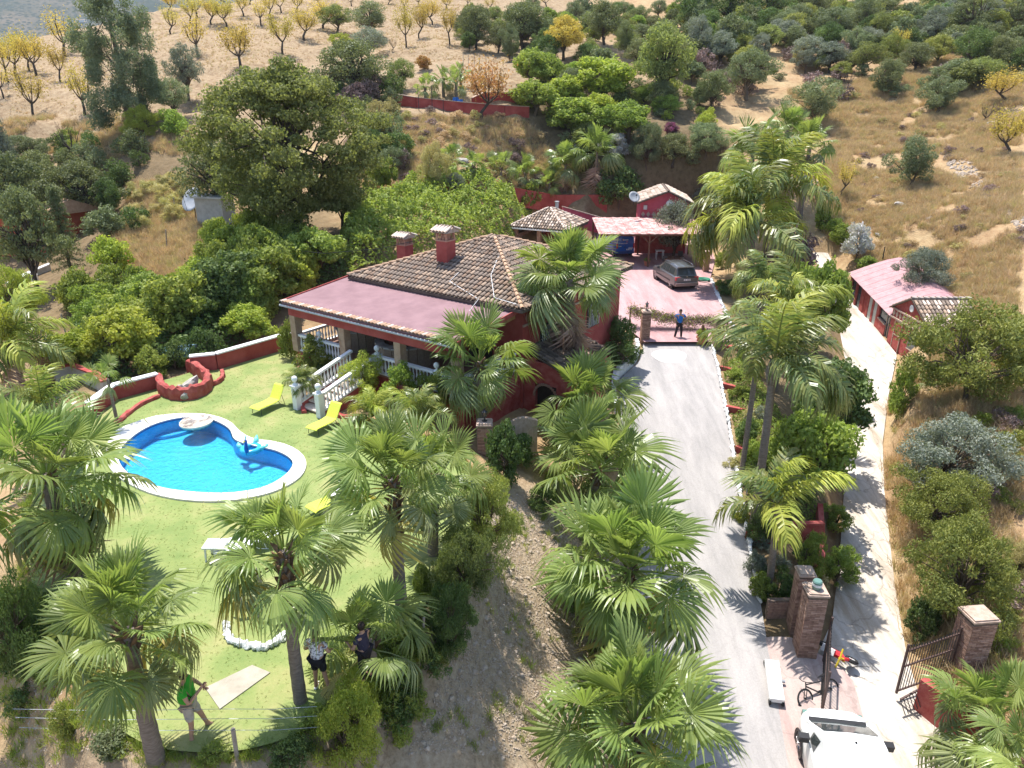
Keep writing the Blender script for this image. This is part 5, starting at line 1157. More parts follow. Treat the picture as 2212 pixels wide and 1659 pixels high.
dish('satellite_dish', tuple(gp(425, 480)), .95, 'large grey satellite dish left of the small utility hut', R(-30), R(30), M_galv, 1.6)
# pavilion with a hip roof
pv = thing('pavilion', 'open pavilion with a grey tiled hip roof behind the house', 'pavilion', (-.2, 59.0, .2), R(-26)); pw = 5.0
a_, c_ = (-1.0, -1.0), None
b = MB(); P4 = [(-.0, -.0), (pw, 0), (pw, pw), (0, pw)]; ze2, zp2 = 2.9, 4.25
b.add([(*q, ze2) for q in P4]+[(pw/2, pw/2, zp2)]+[(*q, ze2-.15) for q in P4], [(0,1,4), (1,2,4), (2,3,4), (3,0,4), (0,5,6,1), (1,6,7,2), (2,7,8,3), (3,8,5,0), (8,7,6,5)]); pr2 = b.build('roof', M_under, pv); sll = math.hypot(pw/2, zp2-ze2)
for O, u, s in (((0,0,ze2), (1,0,0), (0,1,.54)), ((pw,0,ze2), (0,1,0), (-1,0,.54)), ((pw,pw,ze2), (-1,0,0), (0,-1,.54)), ((0,pw,ze2), (0,-1,0), (1,0,.54))): tile_field(pr2, O, u, s, pw, lambda x, y: y*.88 < min(x, pw-x)+.05 and y < sll-.1, sll, 0, mats=[M_tile_p, bpy.data.materials['clay_tile_buff'], M_tile])
for q in P4:
    a = Vector((*q, ze2+.05)); e = Vector((pw/2, pw/2, zp2+.06)); d = e-a; n = int(d.length/.36); d.normalize(); s = d.cross(Vector((0, 0, 1))).normalized(); u_ = s.cross(d); Mt = Matrix(((s.x, d.x, u_.x), (s.y, d.y, u_.y), (s.z, d.z, u_.z))).to_euler()
    for i in range(n): obj('hip_tile', TILE['p'], pr2, a+d*i*.36, Mt)
for q in ((.4, .4), (pw-.4, .4), (pw-.4, pw-.4), (.4, pw-.4), (pw/2, .4)): MB().box((q[0], q[1], 1.1), (.3, .3, 3.3)).build('post', M_brick, pv)
MB().beam((-.05, -.06, ze2-.08), (pw+.05, -.06, ze2-.08), .08, .1).build('gutter', M_white, pv); MB().beam((-.06, -.05, ze2-.08), (-.06, pw, ze2-.08), .08, .1).build('gutter', M_white, pv)
MB().box((pw/2, pw-.5, 1.2), (pw-1, .2, 2.8)).build('back_wall', M_redd, pv); MB().box((.5, pw/2, 1.0), (.2, pw-1, 2.6)).build('side_wall', M_brick, pv)
pp = pv.matrix_basis @ Vector((pw/2+.3, pw/2-.2, 0)); MB
tag(MB().lathe([(.16, 0), (.16, 1.3), (.2, 1.32), (.2, 1.4)], 10, tuple(at_Y(1203, 445, 62)-np.array([0, 0, 1.]))).build('flue_pipe', M_galv), 'grey metal flue pipe rising behind the pavilion roof', 'pipe')
wall_run('garden_wall', [tuple(at_Y(1215, 452, 63)-np.array([0, 0, .6])), tuple(at_Y(1305, 470, 64)-np.array([0, 0, .9]))], .8, .25, M_pinkw, M_cap, 'pinkish garden wall between the pavilion and the pink outbuilding')
# carport
cpt = thing('carport', 'carport with a weathered pink sheet roof over the blue van', 'carport', (6.9, 57.0, .2)); Lc = 8.6; M_old = mat('weathered_pink_roof', (.36,.17,.155), (.66,.52,.48), .7, 2.2, .1, contrast=(.42, .7))
for k in range(12):
    xa = k*Lc/12; b = MB()
    for q in range(3):
        x0_ = xa+q*Lc/36; r_ = .03*(q == 1); b.add([(x0_, -.2, 2.7+r_), (x0_+Lc/36-.004, -.2, 2.7+r_), (x0_+Lc/36-.004, 5.2, 3.15+r_), (x0_, 5.2, 3.15+r_), (x0_, -.2, 2.66), (x0_+Lc/36-.004, -.2, 2.66), (x0_+Lc/36-.004, 5.2, 3.11), (x0_, 5.2, 3.11)], [(0,1,2,3), (4,7,6,5), (0,4,5,1), (2,6,7,3), (1,5,6,2), (3,7,4,0)])
    b.build('roof_sheet', M_old, cpt)
MB().beam((0, 0, 2.58), (Lc, 0, 2.58), .12, .16).build('beam', M_woodd, cpt); MB().beam((0, 5, 3.02), (Lc, 5, 3.02), .12, .16).build('beam', M_woodd, cpt)
for x in (.1, 4.1, Lc-.1):
    for y in (0, 5): MB().beam((x, y, -.1), (x, y, 2.6+y*.08), .13).build('post', M_woodd, cpt)
MB().beam((4.1, 0, 1.9), (4.7, 0, 2.5), .09).build('brace', M_woodd, cpt); MB().beam((4.1, 0, 1.9), (3.5, 0, 2.5), .09).build('brace', M_woodd, cpt)
MB().box((5.9, 5.05, 1.3), (4.2, .12, 2.4)).build('back_wall', M_redd, cpt)
# red house at far left
lh = gp(70, 545); rh = thing('orange_red_house', 'orange red house half hidden behind trees at the left edge', 'house', (lh[0]-3, lh[1]+1, lh[2]-.3), R(-28)); MB().box((2.2, 2.5, 1.2), (7.5, 5, 4.2)).build('wall', mat('orange_render', (.28,.065,.035), (.34,.09,.05), .85, 2), rh)
MB().add([(-2, -.4, 3.3), (6.4, -.4, 3.3), (6.4, 5.4, 3.3), (-2, 5.4, 3.3), (-2, 2.5, 4.4), (6.4, 2.5, 4.4)], [(0,1,5,4), (2,3,4,5), (1,2,5), (3,0,4), (3,2,1,0)]).build('roof', M_tile_l, rh); MB().box((3.2, -.03, 1.5), (1.0, .1, 1.1)).build('window', M_glass, rh); MB().box((.8, -.03, 1.1), (1.1, .1, 2.1)).build('door', M_dark, rh)
wall_run('garden_wall', [tuple(gp(20, 628)), tuple(gp(70, 600)), tuple(gp(110, 585))], .4, .3, M_conc, M_rough_white, 'pale low wall in front of the orange red house at left')
# ================================================================ vehicles
def sec_loft(b, secs):
    n = len(secs[0]); V = [p for s in secs for p in s]; F = []
    for i in range(len(secs)-1):
        for j in range(n): F.append((i*n+j, i*n+(j+1) % n, (i+1)*n+(j+1) % n, (i+1)*n+j))
    F += [tuple(range(n-1, -1, -1)), tuple((len(secs)-1)*n+j for j in range(n))]; b.add(V, F)
def car(name, label, loc, rz, body, gh, paint, cat, wheel_r, wx, wy, lower=None, sides=(), front=None, rear=None, pitch=0.):
    t = thing(name, label, cat, loc, rz); t.rotation_euler = (0, pitch, rz)
    b = MB(); secs = []
    for x, w_, zl, zb in body: secs.append([(x, -w_*.92, zl), (x, -w_, zl+.12), (x, -w_*1.0, (zl+zb)/2+.05), (x, -w_*.97, zb-.08), (x, -w_*.88, zb), (x, 0, zb+.03), (x, w_*.88, zb), (x, w_*.97, zb-.08), (x, w_, (zl+zb)/2+.05), (x, w_, zl+.12), (x, w_*.92, zl)])
    sec_loft(b, secs); o = b.build('body', paint, t, True); md = o.modifiers.new('e', 'EDGE_SPLIT'); md.split_angle = R(38)
    b = MB(); secs = []
    for x, wb, zb, wt, zt in gh: secs.append([(x, -wb, zb), (x, -wt-.03, zb+(zt-zb)*.9), (x, -wt+.07, zt), (x, 0, zt+.035), (x, wt-.07, zt), (x, wt+.03, zb+(zt-zb)*.9), (x, wb, zb)])
    sec_loft(b, secs); o = b.build('roof', paint, t, True); md = o.modifiers.new('e', 'EDGE_SPLIT'); md.split_angle = R(38)
    def P(i, side, f):
        x, wb, zb, wt, zt = gh[i]; return Vector((x, side*(wb+(wt+.03-wb)*f/.9), zb+(zt-zb)*f))
    for (i, j, fa, fb, f0, f1) in sides:                    # side windows: between stations i and j, fraction fa..fb
        for s in (-1, 1):
            q = [P(i, s, f0).lerp(P(j, s, f0), fa), P(i, s, f0).lerp(P(j, s, f0), fb), P(i, s, f1).lerp(P(j, s, f1), fb), P(i, s, f1).lerp(P(j, s, f1), fa)]
            d = Vector((0, s*.012, .004)); q2 = [p+d for p in q]; q1 = [p-d*2 for p in q]
            MB().add(q1+q2, [(4,5,6,7), (7,6,5,4), (0,1,5,4), (1,2,6,5), (2,3,7,6), (3,0,4,7)]).build('side_window', M_glass, t)
    def endglass(i, j, nm, k0=.1, k1=.93, kw=.88):
        a, e = gh[i], gh[j]; q = []
        for s, f in ((-1, k0), (1, k0), (1, k1), (-1, k1)):
            x = a[0]+(e[0]-a[0])*f; z = (a[4])+(e[4]-a[4])*f; w_ = (a[3]+(e[3]-a[3])*f)*kw; q.append(Vector((x, s*w_, z+.0)))
        nrm = (q[1]-q[0]).cross(q[3]-q[0]).normalized(); nrm = nrm if nrm.z > 0 or abs(nrm.z) < .1 and nrm.x*(a[0]) > 0 else -nrm; mid0 = (q[0]+q[1])/2+nrm*.03; mid1 = (q[2]+q[3])/2+nrm*.03
        q = [p+nrm*.018 for p in q]; MB().add([q[0], mid0, q[1], q[2], mid1, q[3]], [(0,1,4,5), (1,2,3,4)]).build(nm, M_glass, t)
    if rear: endglass(*rear)
    if front: endglass(*front)
    for x in wx:
        for s in (-1, 1):
            w_ = obj('wheel', None, t, (x, s*wy, wheel_r)); w_.empty_display_size = .2; Mx = Matrix.Rotation(math.pi/2, 4, 'X')
            MB().lathe([(wheel_r*.62, -.10), (wheel_r*.93, -.10), (wheel_r, -.06), (wheel_r, .06), (wheel_r*.93, .10), (wheel_r*.62, .10)], 20, M=Mx).build('tyre', M_tyre, w_)
            rm = MB(); rm.lathe([(.02, -s*.085), (wheel_r*.2, -s*.095), (wheel_r*.62, -s*.085), (wheel_r*.66, -s*.10)], 16, M=Mx)
            for k in range(5):
                a = k*1.2566; rm.beam((0, s*.10, 0), (math.cos(a)*wheel_r*.6, s*.095, math.sin(a)*wheel_r*.6), .05, .03)
            rm.build('rim', M_chrome, w_)
            MB().lathe([(wheel_r*1.02, -s*.10), (wheel_r*1.16, -s*.115), (wheel_r*1.18, -s*.095), (wheel_r*1.02, -s*.06)], 18, (0, 0, 0), M=Matrix.Translation((x, s*wy, wheel_r+.01)) @ Mx).build('wheel_arch', lower or M_black, t)
    return t
def plate(t, x, y, z, rz=0, nm='number_plate', w_=.5):
    o = obj(nm, MB().box((0, 0, 0), (.015, w_, .11)).mesh(nm, M_plate), t, (x, y, z), (0, 0, rz)); b = MB()
    s = 1 if x > 0 else -1
    for k in range(7):
        if k == 4: continue
        b.box((s*.010, -.19+k*.062, 0), (.006, .036, .065))
    b.build('plate_characters', M_text, o)
pS = at_h(1455, 612, .2); sa = math.atan2(pS[0], pS[1])
suv = car('suv_car', 'dark grey estate suv with roof rails parked on the pink courtyard', (pS[0], pS[1], COURT_H), R(90+11), [(-2.25,.78,.42,.92), (-2.12,.90,.33,1.02), (-1.4,.93,.28,1.06), (0,.93,.26,1.06), (1.2,.93,.28,1.04), (1.95,.90,.33,.97), (2.25,.76,.42,.78)],
  [(-2.10,.80,1.00,.70,1.02), (-1.82,.82,1.04,.64,1.58), (-.8,.84,1.05,.66,1.68), (.35,.84,1.05,.64,1.66), (1.25,.80,1.02,.70,1.05)], M_grey, 'car', .36, (-1.38, 1.38), .80, M_black,
  sides=((1,2,.15,.9,.12,.82), (2,3,.03,.47,.12,.84), (2,3,.53,.97,.12,.84), (3,4,.05,.45,.12,.6)), front=(4,3,'windscreen'), rear=(0,1,'rear_window', .14, .88, .9))
for s in (-1, 1):
    MB().tube([(-1.7, s*.62, 1.68), (-1.3, s*.63, 1.75), (.1, s*.63, 1.75), (.45, s*.62, 1.68)], .022, 6).build('roof_rail', M_chrome, suv)
    MB().box((-2.13, s*.70, .88), (.18, .34, .24)).build('tail_light', M_redlight, suv); MB().box((.75, s*1.0, 1.1), (.14, .22, .16)).build('wing_mirror', M_grey, suv)
    MB().box((-.1, s*.938, .62), (2.6, .02, .1)).build('side_trim', M_black, suv)
MB().box((-2.24, 0, .46), (.16, 1.7, .2)).build('rear_bumper', mat('bumper_painted_reflection', (.20,.15,.13), rough=.35, metal=.3), suv); MB().box((-2.30, 0, .58), (.06, 1.66, .04)).build('bumper_trim', M_chrome, suv); plate(suv, -2.265, 0, .80)  # brown in the bumper colour paints in a reflection of its surroundings
MB().lathe([(.001, 0), (.06, 0), (.06, .015), (.001, .015)], 12, M=Matrix.Translation((-2.20, 0, .98)) @ Matrix.Rotation(-math.pi/2, 4, 'Y')).build('badge', M_chrome, suv); MB().box((-2.17, .5, .98), (.03, .22, .04)).build('model_letters', M_chrome, suv); MB().box((-1.9, 0, 1.63), (.3, 1.2, .04)).build('spoiler', M_grey, suv)
pV = at_h(1343, 556, .2)
van = car('blue_van', 'bright blue delivery van parked under the carport', (pV[0]-.2, pV[1]+2.0, COURT_H), R(90+14), [(-1.98,.80,.38,1.0), (-1.92,.84,.30,1.05), (-1.2,.85,.26,1.08), (0,.85,.25,1.08), (1.0,.85,.26,1.05), (1.6,.82,.32,.95), (1.95,.70,.40,.75)],
  [(-1.97,.80,1.0,.68,1.70), (-1.80,.82,1.04,.70,1.80), (-.5,.83,1.06,.70,1.83), (.45,.82,1.06,.66,1.80), (1.35,.78,1.0,.70,1.04)], M_bluecar, 'van', .31, (-1.25, 1.25), .74, M_black, sides=((2,3,.35,.97,.1,.85),), front=(4,3,'windscreen'))
for s in (-1, 1):
    MB().box((-1.97, s*.76, .98), (.09, .12, .40)).build('tail_light', M_redlight, van); MB().tube([(-1.99, s*.80, 1.1), (-1.985, s*.72, 1.62), (-1.9, s*.66, 1.74)], .025, 5).build('door_edge', M_rough_white, van)
MB().box((-1.98, 0, .42), (.12, 1.6, .22)).build('rear_bumper', M_flat('van_bumper_blue', (.03,.06,.2)), van); plate(van, -2.0, -.35, .66); MB().box((-1.99, .1, .85), (.03, .05, .12)).build('door_handle', M_black, van); MB().box((-1.99, 0, 1.1), (.01, .012, 1.1)).build('door_seam', M_black, van)
for (y0_, z0_, n, w_, h_) in ((.20, 1.48, 7, .05, .07), (.42, 1.18, 13, .036, .035), (-.30, .82, 7, .05, .05), (-.30, .74, 7, .05, .05), (.55, .95, 4, .04, .03)):
    b = MB()
    for k in range(n): b.box((-1.993, y0_-k*(w_*1.3), z0_), (.008, w_, h_*random.uniform(.75, 1)))
    b.build('lettering', M_wtext, van)
MB().box((-1.994, -.12, 1.32), (.008, .14, .04)).build('orange_logo', M_flat('logo_orange', (.7,.15,.05)), van); MB().box((-1.994, .25, 1.50), (.010, .05, .12)).build('yellow_logo', M_flat('logo_yellow', (.7,.5,.05)), van); MB().lathe([(.001, 0), (.17, 0), (.15, .04), (.001, .05)], 14, (-1.2, 0, 1.84)).build('roof_vent', M_galv, van)
wv_ = car('white_van', 'white delivery van at the bottom edge beside the bicycle, seen from above', (8.95, 13.45, -4.72), R(90-8), [(-2.2,.86,.36,1.1), (-2.1,.90,.28,1.14), (-1.2,.91,.24,1.16), (0,.91,.24,1.16), (1.05,.91,.26,1.14), (1.55,.89,.30,1.06), (1.95,.82,.36,.96), (2.2,.62,.42,.80)],
  [(-2.15,.85,1.1,.74,1.78), (-1.9,.87,1.14,.76,1.86), (-.4,.88,1.16,.77,1.90), (.55,.87,1.16,.72,1.86), (.85,.86,1.15,.71,1.78), (1.62,.82,1.04,.80,1.07)], M_whitecar, 'van', .33, (-1.4, 1.42), .82, M_black, sides=((3,5,.08,.46,.08,.80),), front=(5,4,'windscreen', .04, .97, .93))
wv_.rotation_euler = (0, R(-9), R(90-8)); wv_.scale = (1.06,)*3
for s in (-1, 1):
    MB().box((1.0, s*1.03, 1.22), (.16, .26, .20)).build('wing_mirror', M_black, wv_); MB().box((1.05, s*1.05, 1.23), (.02, .18, .14)).build('mirror_glass', M_galv, wv_)
    MB().box((.25, s*.915, .82), (.14, .03, .04)).build('door_handle', M_black, wv_); MB().box((-.0, s*.925, .7), (.012, .01, .95)).build('door_seam', M_text, wv_); MB().box((-1.2, s*.925, .7), (.012, .01, .95)).build('door_seam', M_text, wv_)
    MB().box((2.0, s*.66, .74), (.22, .22, .2)).build('headlight', M_jar, wv_)
MB().beam((1.62, -.5, 1.10), (1.35, .15, 1.24), .03).build('wiper', M_black, wv_); MB().beam((1.62, .25, 1.10), (1.35, .68, 1.22), .03).build('wiper', M_black, wv_); MB().box((1.68, 0, 1.055), (.14, 1.45, .03)).build('scuttle', M_black, wv_)
MB().tube([(.55, 0, 1.885), (.54, 0, 1.92)], .03, 6).build('aerial', M_black, wv_)

# ================================================================ bicycle, toys, board
def wheel_ring(b, c, r, ax=Vector((0, 1, 0)), th=.022):
    pts = [Vector(c)+Vector((math.cos(a), 0, math.sin(a)))*r for a in np.linspace(0, 2*math.pi, 25)]; b.tube(pts, th, 6, False)
f = at_h(1744, 1530, -4.25); rr_ = at_h(1800, 1508, -4.25); ang = math.atan2(f[1]-rr_[1], f[0]-rr_[0]); wb = math.hypot(f[0]-rr_[0], f[1]-rr_[1]); r_ = .29
bike = thing('bicycle', 'black mountain bicycle leaning on the iron gate leaf in front of the white van', 'bicycle', tuple(rr_)); bike.rotation_euler = (R(30), 0, ang)
for x, nm in ((0, 'rear'), (wb, 'front')):
    w_ = obj('wheel', None, bike, (x, 0, r_)); t_ = MB(); wheel_ring(t_, (0, 0, 0), r_-.02, th=.026); t_.build('tyre', M_tyre, w_); t_ = MB(); wheel_ring(t_, (0, 0, 0), r_-.055, th=.009); t_.build('rim', M_galv, w_); sp = MB()
    for k in range(14): a = k*math.pi/7; sp.tube([(0, 0, 0), (math.cos(a)*(r_-.05), 0, math.sin(a)*(r_-.05))], .0025, 3, False)
    sp.build('spokes', M_galv, w_); MB().lathe([(.03, -.03), (.03, .03)], 10, M=Matrix.Rotation(math.pi/2, 4, 'X')).build('hub', M_black, w_)
bb_x = wb*.40; fr = MB(); hd = (wb-.12, 0, .62); sb_ = (bb_x-.14, 0, .60)
for p, q, k in (((bb_x, 0, .27), hd, .026), ((bb_x, 0, .27), sb_, .019), (sb_, (wb-.14, 0, .66), .02), ((0, .04, r_), (bb_x, .03, .27), .012), ((0, -.04, r_), (bb_x, -.03, .27), .012), ((0, .04, r_), (bb_x-.1, .02, .5), .011), ((0, -.04, r_), (bb_x-.1, -.02, .5), .011)): fr.tube([p, q], k, 6)
fr.build('frame', M_iron, bike); fk = MB(); fk.tube([(wb-.15, 0, .72), (wb-.10, 0, .52)], .02, 6)
for s in (-1, 1): fk.tube([(wb-.10, s*.05, .53), (wb, s*.05, r_)], .015, 6)
fk.build('fork', M_iron, bike); MB().tube([(wb-.17, -.28, .78), (wb-.13, -.1, .75), (wb-.13, .1, .75), (wb-.17, .28, .78)], .013, 6).build('handlebar', M_iron, bike); MB().tube([sb_, (bb_x-.17, 0, .72)], .013, 6).build('seat_post', M_iron, bike)
MB().add([(bb_x-.30, -.07, .73), (bb_x-.30, .07, .73), (bb_x-.02, .02, .73), (bb_x-.02, -.02, .73), (bb_x-.30, -.06, .77), (bb_x-.30, .06, .77), (bb_x-.02, .015, .75), (bb_x-.02, -.015, .75)], [(3,2,1,0), (4,5,6,7), (0,1,5,4), (1,2,6,5), (2,3,7,6), (3,0,4,7)]).build('saddle', M_black, bike)
MB().lathe([(.075, -.006), (.075, .006)], 16, (0, 0, 0), M=Matrix.Translation((bb_x, -.05, .27)) @ Matrix.Rotation(math.pi/2, 4, 'X')).build('chainring', M_iron, bike); MB().tube([(bb_x, -.07, .27), (bb_x+.08, -.07, .14), (bb_x+.08, -.16, .14)], .01, 5).build('pedal', M_iron, bike)
M_toyred = M_flat('toy_red', (.55,.03,.04)); M_toyy = M_flat('toy_yellow', (.6,.45,.03))
tp = at_h(1815, 1412, -4.08); toy = thing('toy_motorbike', 'small red and yellow toy motorbike lying on the pale path', 'toy', (tp[0], tp[1], -4.02)); toy.rotation_euler = (R(62), 0, R(-50)); toy.scale = (1.6,)*3
for x in (-.28, .28):
    w_ = obj('wheel', None, toy, (x, 0, .14)); t_ = MB(); wheel_ring(t_, (0, 0, 0), .10, th=.04); t_.build('tyre', M_tyre, w_); MB().lathe([(.07, -.02), (.07, .02)], 10, M=Matrix.Rotation(math.pi/2, 4, 'X')).build('rim', M_rough_white, w_)
MB().tube([(-.25, 0, .2), (-.1, 0, .32), (.1, 0, .3), (.22, 0, .4), (.28, 0, .16)], [.05, .07, .08, .04, .03], 8).build('body', M_toyred, toy); MB().tube([(.24, 0, .34), (.17, 0, .55)], .02, 6).build('steering_column', M_toyy, toy); MB().tube([(.17, -.2, .54), (.19, 0, .56), (.17, .2, .54)], .018, 6).build('handlebar', M_toyy, toy); MB().box((-.12, 0, .38), (.26, .13, .05)).build('seat', M_rough_white, toy); MB().beam((-.2, -.09, .16), (.18, -.09, .16), .04).build('side_bar', M_toyy, toy)
c4 = [at_h(*q, -4.05) for q in ((1647, 1446), (1678, 1440), (1693, 1521), (1662, 1519))]; cc = sum(c4)/4; dv = (c4[0]+c4[1]-c4[2]-c4[3])/2; dz_ = float(drive_z(cc[1])); LL = np.hypot(*dv[:2])
brd = thing('white_trolley', 'flat white four wheeled trolley box lying on the edge of the driveway near the pillar', 'trolley', (cc[0], cc[1], dz_), math.atan2(dv[1], dv[0])); brd.rotation_euler = (0, R(-10), math.atan2(dv[1], dv[0]))
b = MB(); b.box((0, 0, .19), (LL*.95, .42, .17)); b.box((0, 0, .285), (LL*.90, .37, .03)); b.build('box', M_white, brd)
for sx in (-1, 1):
    for sy in (-1, 1): w_ = MB().lathe([(.04, -.03), (.085, -.03), (.085, .03), (.04, .03)], 12, M=Matrix.Translation((sx*LL*.47, sy*.19, .085)) @ Matrix.Rotation(math.pi/2, 4, 'X')); w_.build('wheel', M_tyre, brd)
MB().tube([(LL*.05, -.2, .14), (LL*.05, -.34, .12)], .05, 8).build('tap', M_galv, brd)
# branches on the path
for k, (px, py, a) in enumerate([(1830, 1455, .1), (1842, 1468, -.7), (1745, 1382, .5)]):
    p = gp(px, py); d = Vector((math.cos(a), math.sin(a), 0)); P0 = Vector((p[0], p[1], p[2]+.17)); b = MB(); b.tube([P0, P0+d*.3+Vector((0, .05, .02)), P0+d*.75], [.014, .012, .004], 5); b.tube([P0+d*.3+Vector((0, .05, .02)), P0+d*.5+Vector((.05, .22, 0))], [.008, .003], 4)
    tag(b.build('fallen_branch', M_woodg), ['dry twig lying on the white path right of the bicycle', 'forked dry twig on the white path nearer the gate', 'twig lying at the foot of the tall brick pillar'][k], 'branch')

# ================================================================ iron gates
def gate_leaf(name, p0, p1, h, label, sag=.35):
    p0, p1 = Vector(p0), Vector(p1); t = thing(name, label, 'gate', tuple(p0)); d = p1-p0; L = d.length; u = d.normalized(); up = Vector((0, 0, 1)); n = int(L/.11)
    for a, nm in ((0, 'frame'), (L, 'frame')): MB().beam(u*a, u*a+up*h, .06, .06).build(nm, M_ironr, t)
    for z in (.08, .55*h, h-.25): MB().beam(u*0+up*z, u*L+up*z, .04, .05).build('rail', M_ironr, t)
    for i in range(1, n):
        x = L*i/n; hh = h-.12-sag*math.sin(math.pi*x/L)*.4; b = MB(); b.beam(u*x+up*.08, u*x+up*hh, .018); b.lathe([(.001, 0), (.028, .05), (.001, .12)], 5, tuple(u*x+up*hh)); b.build('bar', M_iron, t)
    return t
zg = -4.1
gate_leaf('iron_gate', (pR[0]-.25, pR[1]+.35, zg), tuple(at_h(1936, 1497, zg)), 1.9, 'brown iron gate leaf with bars hinged on the right brick pillar')
gate_leaf('iron_gate', (pB[0]+.48, pB[1]-.1, zg), (pB[0]+.48-.80, pB[1]-2.0, zg-.35), 2.0, 'black iron gate leaf folded edge on beside the tall brick pillar and the bicycle')
MB().add
gs = at_h(1940, 1530, -4.2); ge = at_h(2010, 1492, -4.0); lw2 = thing('low_grating', 'low iron grating leaning toward the red wall below the right gate', 'grating', (gs[0], gs[1], -4.2)); d = Vector(ge)-Vector(gs)
MB().beam((0, 0, .35), tuple(d+Vector((0, 0, .35))), .05).build('rail', M_ironr, lw2)
for i in range(12): q = d*(i/11); MB().beam(tuple(q+Vector((0, 0, .33))), tuple(q+Vector((.1, -.25, -.02))), .02).build('bar', M_iron, lw2)
P = [at_h(1985, 1500, -3.9), at_h(2040, 1540, -3.9), at_h(2085, 1570, -3.9), at_h(2140, 1600, -3.9)]; wall_run('curved_wall', [tuple(p-np.array([0, 0, .1])) for p in P], .75, .28, M_redd, None, 'red curved wall under the fan palm in the lower right corner')

# ================================================================ lawn furniture and pool toys
def lounger(foot, joint, label, h0=LAWN_H, back=55, sling=M_lime, frame=M_iron, L1=1.25, w_=.58):
    f_, j_ = Vector(foot), Vector(joint); d = (j_-f_); d.z = 0; d.normalize(); az = math.atan2(d.y, d.x); t = thing('sun_lounger', label, 'sun lounger', (f_.x, f_.y, h0), az, 'lime sun loungers on the lawn'); t.scale = (.9,)*3
    V = []; prof = [(0, .30), (.1, .35), (.35, .345), (.7, .32), (1.0, .325), (L1, .36)]; e = (L1, .36); bk = R(back)
    prof += [(L1+math.cos(bk)*.1, .36+math.sin(bk)*.1), (L1+math.cos(bk)*.4, .36+math.sin(bk)*.42), (L1+math.cos(bk)*.62, .36+math.sin(bk)*.66), (L1+math.cos(bk)*.70+.04, .36+math.sin(bk)*.70)]
    b = MB(); n = len(prof); V = [(x, s*w_/2, z+dz) for (x, z) in prof for dz in (.012, -.012) for s in (-1, 1)]; F = []
    for i in range(n-1): o = i*4; F += [(o, o+4, o+5, o+1), (o+2, o+3, o+7, o+6), (o, o+2, o+6, o+4), (o+1, o+5, o+7, o+3)]
    F += [(0, 1, 3, 2), (4*n-4, 4*n-2, 4*n-1, 4*n-3)]; b.add(V, F); b.build('sling', sling, t, False)
    for s in (-1, 1):
        MB().tube([(x, s*(w_/2+.012), z-.01) for x, z in prof], .016, 6).build('side_rail', sling if frame is M_iron else frame, t)
        MB().tube([(.16, s*w_/2, .33), (.12, s*w_/2, .0)], .014, 6).build('leg', frame, t); MB().tube([(L1-.1, s*w_/2, .34), (L1+.05, s*w_/2, .12), (L1+.35, s*w_/2, .0)], .014, 6).build('leg', frame, t); MB().tube([(L1+.18, s*w_/2, .52), (L1+.3, s*w_/2, .02)], .012, 6).build('back_stay', frame, t)
    return t
lounger(at_h(551, 897, .9), at_h(589, 879, .9), 'lime green sun lounger with raised back left of the stair foot, nearer the house wall'); lounger(at_h(673, 941, .9), at_h(707, 923, .9), 'lime green sun lounger with raised back in front of the stair foot')
lounger(at_h(672, 1118, .9), at_h(712, 1098, .9), 'lime green sun lounger half hidden behind palm leaves near the white side table', back=35); lounger(at_h(462, 1205, .9), at_h(545, 1182, .9), 'white framed lounger with lime cloth half hidden behind a palm, below the pool', back=8, sling=M_white, frame=M_white, w_=.7)
def side_table(p, w_, h, label, m=M_white):
    t = thing('side_table', label, 'table', tuple(p)); MB().box((0, 0, h), (w_, w_*.8, .05)).build('table_top', m, t)
    for sx in (-1, 1):
        for sy in (-1, 1): MB().beam((sx*w_*.42, sy*w_*.34, 0), (sx*w_*.38, sy*w_*.3, h), .045).build('leg', m, t)
side_table(at_h(740, 1090, .9), .62, .45, 'white plastic side table on the lawn behind the lounger'); side_table(at_h(462, 1218, .9)+np.array([.0, .3, 0]), .6, .45, 'white table at the foot of the white framed lounger')
# pizza float
pf = at_h(425, 917, .85); pzz = thing('round_float', 'round inflatable float with a dark rocky print against the pool edge', 'pool float', (pf[0], pf[1], .86)); M_pz = mat('float_print', (.16,.14,.13), (.62,.52,.42), .4, 4, contrast=(.42, .58)); rF = .62
MB().lathe([(rF*.9, -.02), (rF, .05), (rF*1.02, .10), (rF*.95, .16), (rF*.85, .17), (rF*.8, .13), (.001, .12)], 28).build('body', M_pz, pzz, True); MB().lathe([(rF*.9, .12), (rF, .15), (rF*1.03, .10), (rF*1.0, .05)], 28).build('rim', mat('float_cream', (.60,.52,.40), (.75,.66,.52), .4, 3), pzz, True)
